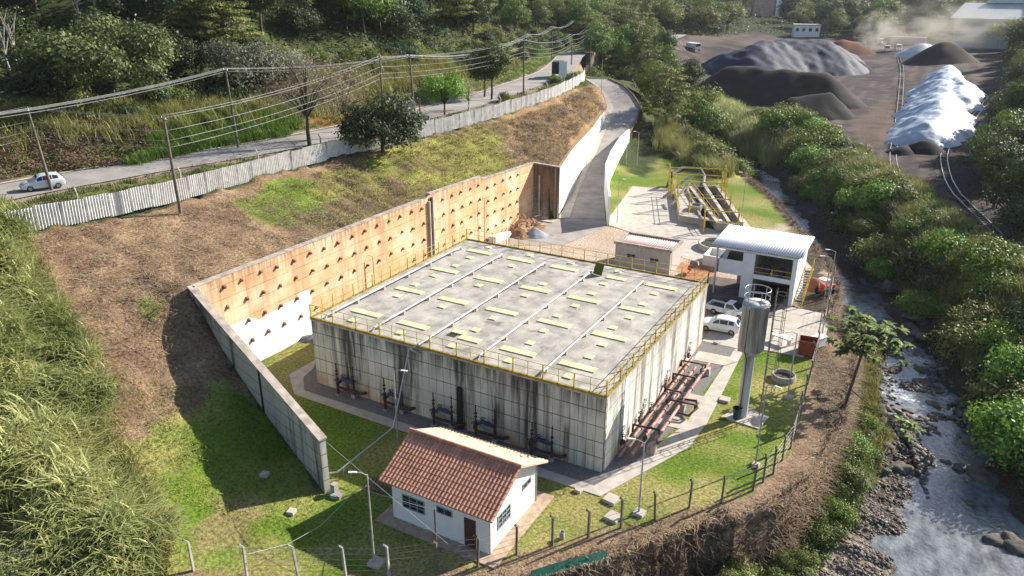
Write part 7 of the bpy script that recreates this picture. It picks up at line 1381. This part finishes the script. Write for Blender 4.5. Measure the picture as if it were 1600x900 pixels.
# tufts of lawn grass
lawnP = [(-16, -16), (-10, -18), (-4, -13.5), (2, -8), (7, -2), (10, 5), (10.4, 12), (9.6, 24), (4.4, 23), (4.6, 10), (4.3, 6), (.9, -2.6), (-15, -2.6), (-15, -10.4), (-24, -8), (-32, -14), (-28, -20)]
Ps = scatter_pts(lawnP, 7000, 62); ok = ~((Ps[:, 0] > -10.8) & (Ps[:, 0] < -1.6) & (Ps[:, 1] > -12) & (Ps[:, 1] < -4)); Ps = Ps[ok]; gv2 = vn(Ps[:, 0], Ps[:, 1], 4.5, 63, 3)
blades('lawn_grass', Ps, .16, .045, 10, .25, leaf_mat('lawn_blade', (.07, .15, .008), (.40, .36, .12), .2, .7, False), 64, 'short patchy lawn grass around the tank and gatehouse', 'grass', arch=1, segs=2, tval=np.clip(gv2 * 2.2 - .6, 0, 1))
Pt = scatter_pts(lawnP, 260, 65); Pt = Pt[(~((Pt[:, 0] > -11) & (Pt[:, 0] < -1.4) & (Pt[:, 1] > -12.2) & (Pt[:, 1] < -3.8)))]
# far wood as one mass: leaf clumps over a rolling canopy
rg = np.random.default_rng(70); n = 90000; fx = rg.uniform(-480, 420, n); fy_ = rg.uniform(470, 1150, n); k = (fy_ > 560) | (fx < -180) | (fx > 70); fx, fy_ = fx[k], fy_[k]; cz_ = tin(fx, fy_) + 9 + 9 * vn(fx, fy_, 14, 71, 2) - rg.uniform(0, 1, len(fx))**2 * 7
Vc, Fc, Tc = leaf_cloud(np.c_[fx, fy_, cz_], np.tile([0, -.3, 1.], (len(fx), 1)), 4.2, rg, np.clip(vn(fx, fy_, 20, 73) * .7 + rg.uniform(0, .3, len(fx)), 0, 1), .7)
o = link('far_wood', np_mesh('far_wood', Vc, Fc, 4, tint=Tc), LM['dark']); tag(o, 'far wooded hills closing the valley at the top of the view', 'wood', kind='stuff')
rg = np.random.default_rng(75); n = 50000; fx = rg.uniform(-330, -96, n); fy_ = rg.uniform(-60, 470, n); k = (seg_dist(fx, fy_, ROAD) > 46); fx, fy_ = fx[k], fy_[k]; cz_ = tin(fx, fy_) + 4 + 8 * vn(fx, fy_, 9, 76, 2) - rg.uniform(0, 1, len(fx))**2 * 6
Vc, Fc, Tc = leaf_cloud(np.c_[fx, fy_, cz_], np.tile([.3, -.3, 1.], (len(fx), 1)), 1.5, rg, np.clip(vn(fx, fy_, 12, 77) * .7 + rg.uniform(0, .3, len(fx)), 0, 1), .6)
o = link('hill_wood', np_mesh('hill_wood', Vc, Fc, 4, tint=Tc), LM['deep']); tag(o, 'dark wood covering the upper hillside behind the single trees', 'wood', kind='stuff')

hb = MB(); hb.box(-560, -130, -9, 660, 1240, 128); hm = bpy.data.materials.new('pale_haze'); hm.use_nodes = True; t = hm.node_tree; t.nodes.remove(t.nodes['Principled BSDF'])
pv = _node(t, 'ShaderNodeVolumePrincipled'); pv.inputs['Color'].default_value = (.86, .90, .95, 1); pv.inputs['Density'].default_value = .00007; pv.inputs['Anisotropy'].default_value = .2; t.links.new(pv.outputs[0], t.nodes['Material Output'].inputs['Volume'])
hz_o = hb.build('haze', hm); tag(hz_o, 'thin pale haze filling the valley', 'haze', kind='stuff')

def dust(px, py, z, r, dens, label):
    bm = bmesh.new(); bmesh.ops.create_icosphere(bm, subdivisions=3, radius=1); me = bpy.data.meshes.new('dust_cloud'); bm.to_mesh(me); bm.free(); o = link('dust_cloud', me, None); o.location = at(px, py, z); o.scale = r
    m = bpy.data.materials.new('blown_dust'); m.use_nodes = True; t = m.node_tree; t.nodes.remove(t.nodes['Principled BSDF']); v = _node(t, 'ShaderNodeVolumePrincipled'); v.inputs['Color'].default_value = (.85, .78, .66, 1)
    tc = _node(t, 'ShaderNodeTexCoord'); ln = _node(t, 'ShaderNodeVectorMath', operation='LENGTH'); t.links.new(tc.outputs['Object'], ln.inputs[0]); n = _node(t, 'ShaderNodeTexNoise'); n.inputs['Scale'].default_value = 2.2; n.inputs['Detail'].default_value = 4; t.links.new(tc.outputs['Object'], n.inputs[0])
    f = _node(t, 'ShaderNodeMapRange'); f.inputs[1].default_value = 1.0; f.inputs[2].default_value = .15; t.links.new(ln.outputs['Value'], f.inputs[0]); k = _node(t, 'ShaderNodeMapRange'); k.inputs[1].default_value = .46; k.inputs[2].default_value = .7; t.links.new(n.outputs[0], k.inputs[0])
    a = _node(t, 'ShaderNodeMath', operation='MULTIPLY'); t.links.new(f.outputs[0], a.inputs[0]); t.links.new(k.outputs[0], a.inputs[1]); b2 = _node(t, 'ShaderNodeMath', operation='MULTIPLY'); t.links.new(a.outputs[0], b2.inputs[0]); b2.inputs[1].default_value = dens; t.links.new(b2.outputs[0], v.inputs['Density']); t.links.new(v.outputs[0], t.nodes['Material Output'].inputs['Volume']); me.materials.append(m); tag(o, label, 'dust', kind='stuff')
dust(1374, 56, 9, (12, 26, 13), .14, 'pale dust billowing up behind the farthest truck'); dust(1445, 50, 12, (30, 30, 12), .07, 'thin brownish dust drifting above the brown cone'); dust(1490, 34, 18, (24, 24, 13), .07, 'dust cloud drifting in front of the dark hill')
S.cycles.volume_max_steps = 64; S.cycles.volume_step_rate = 4
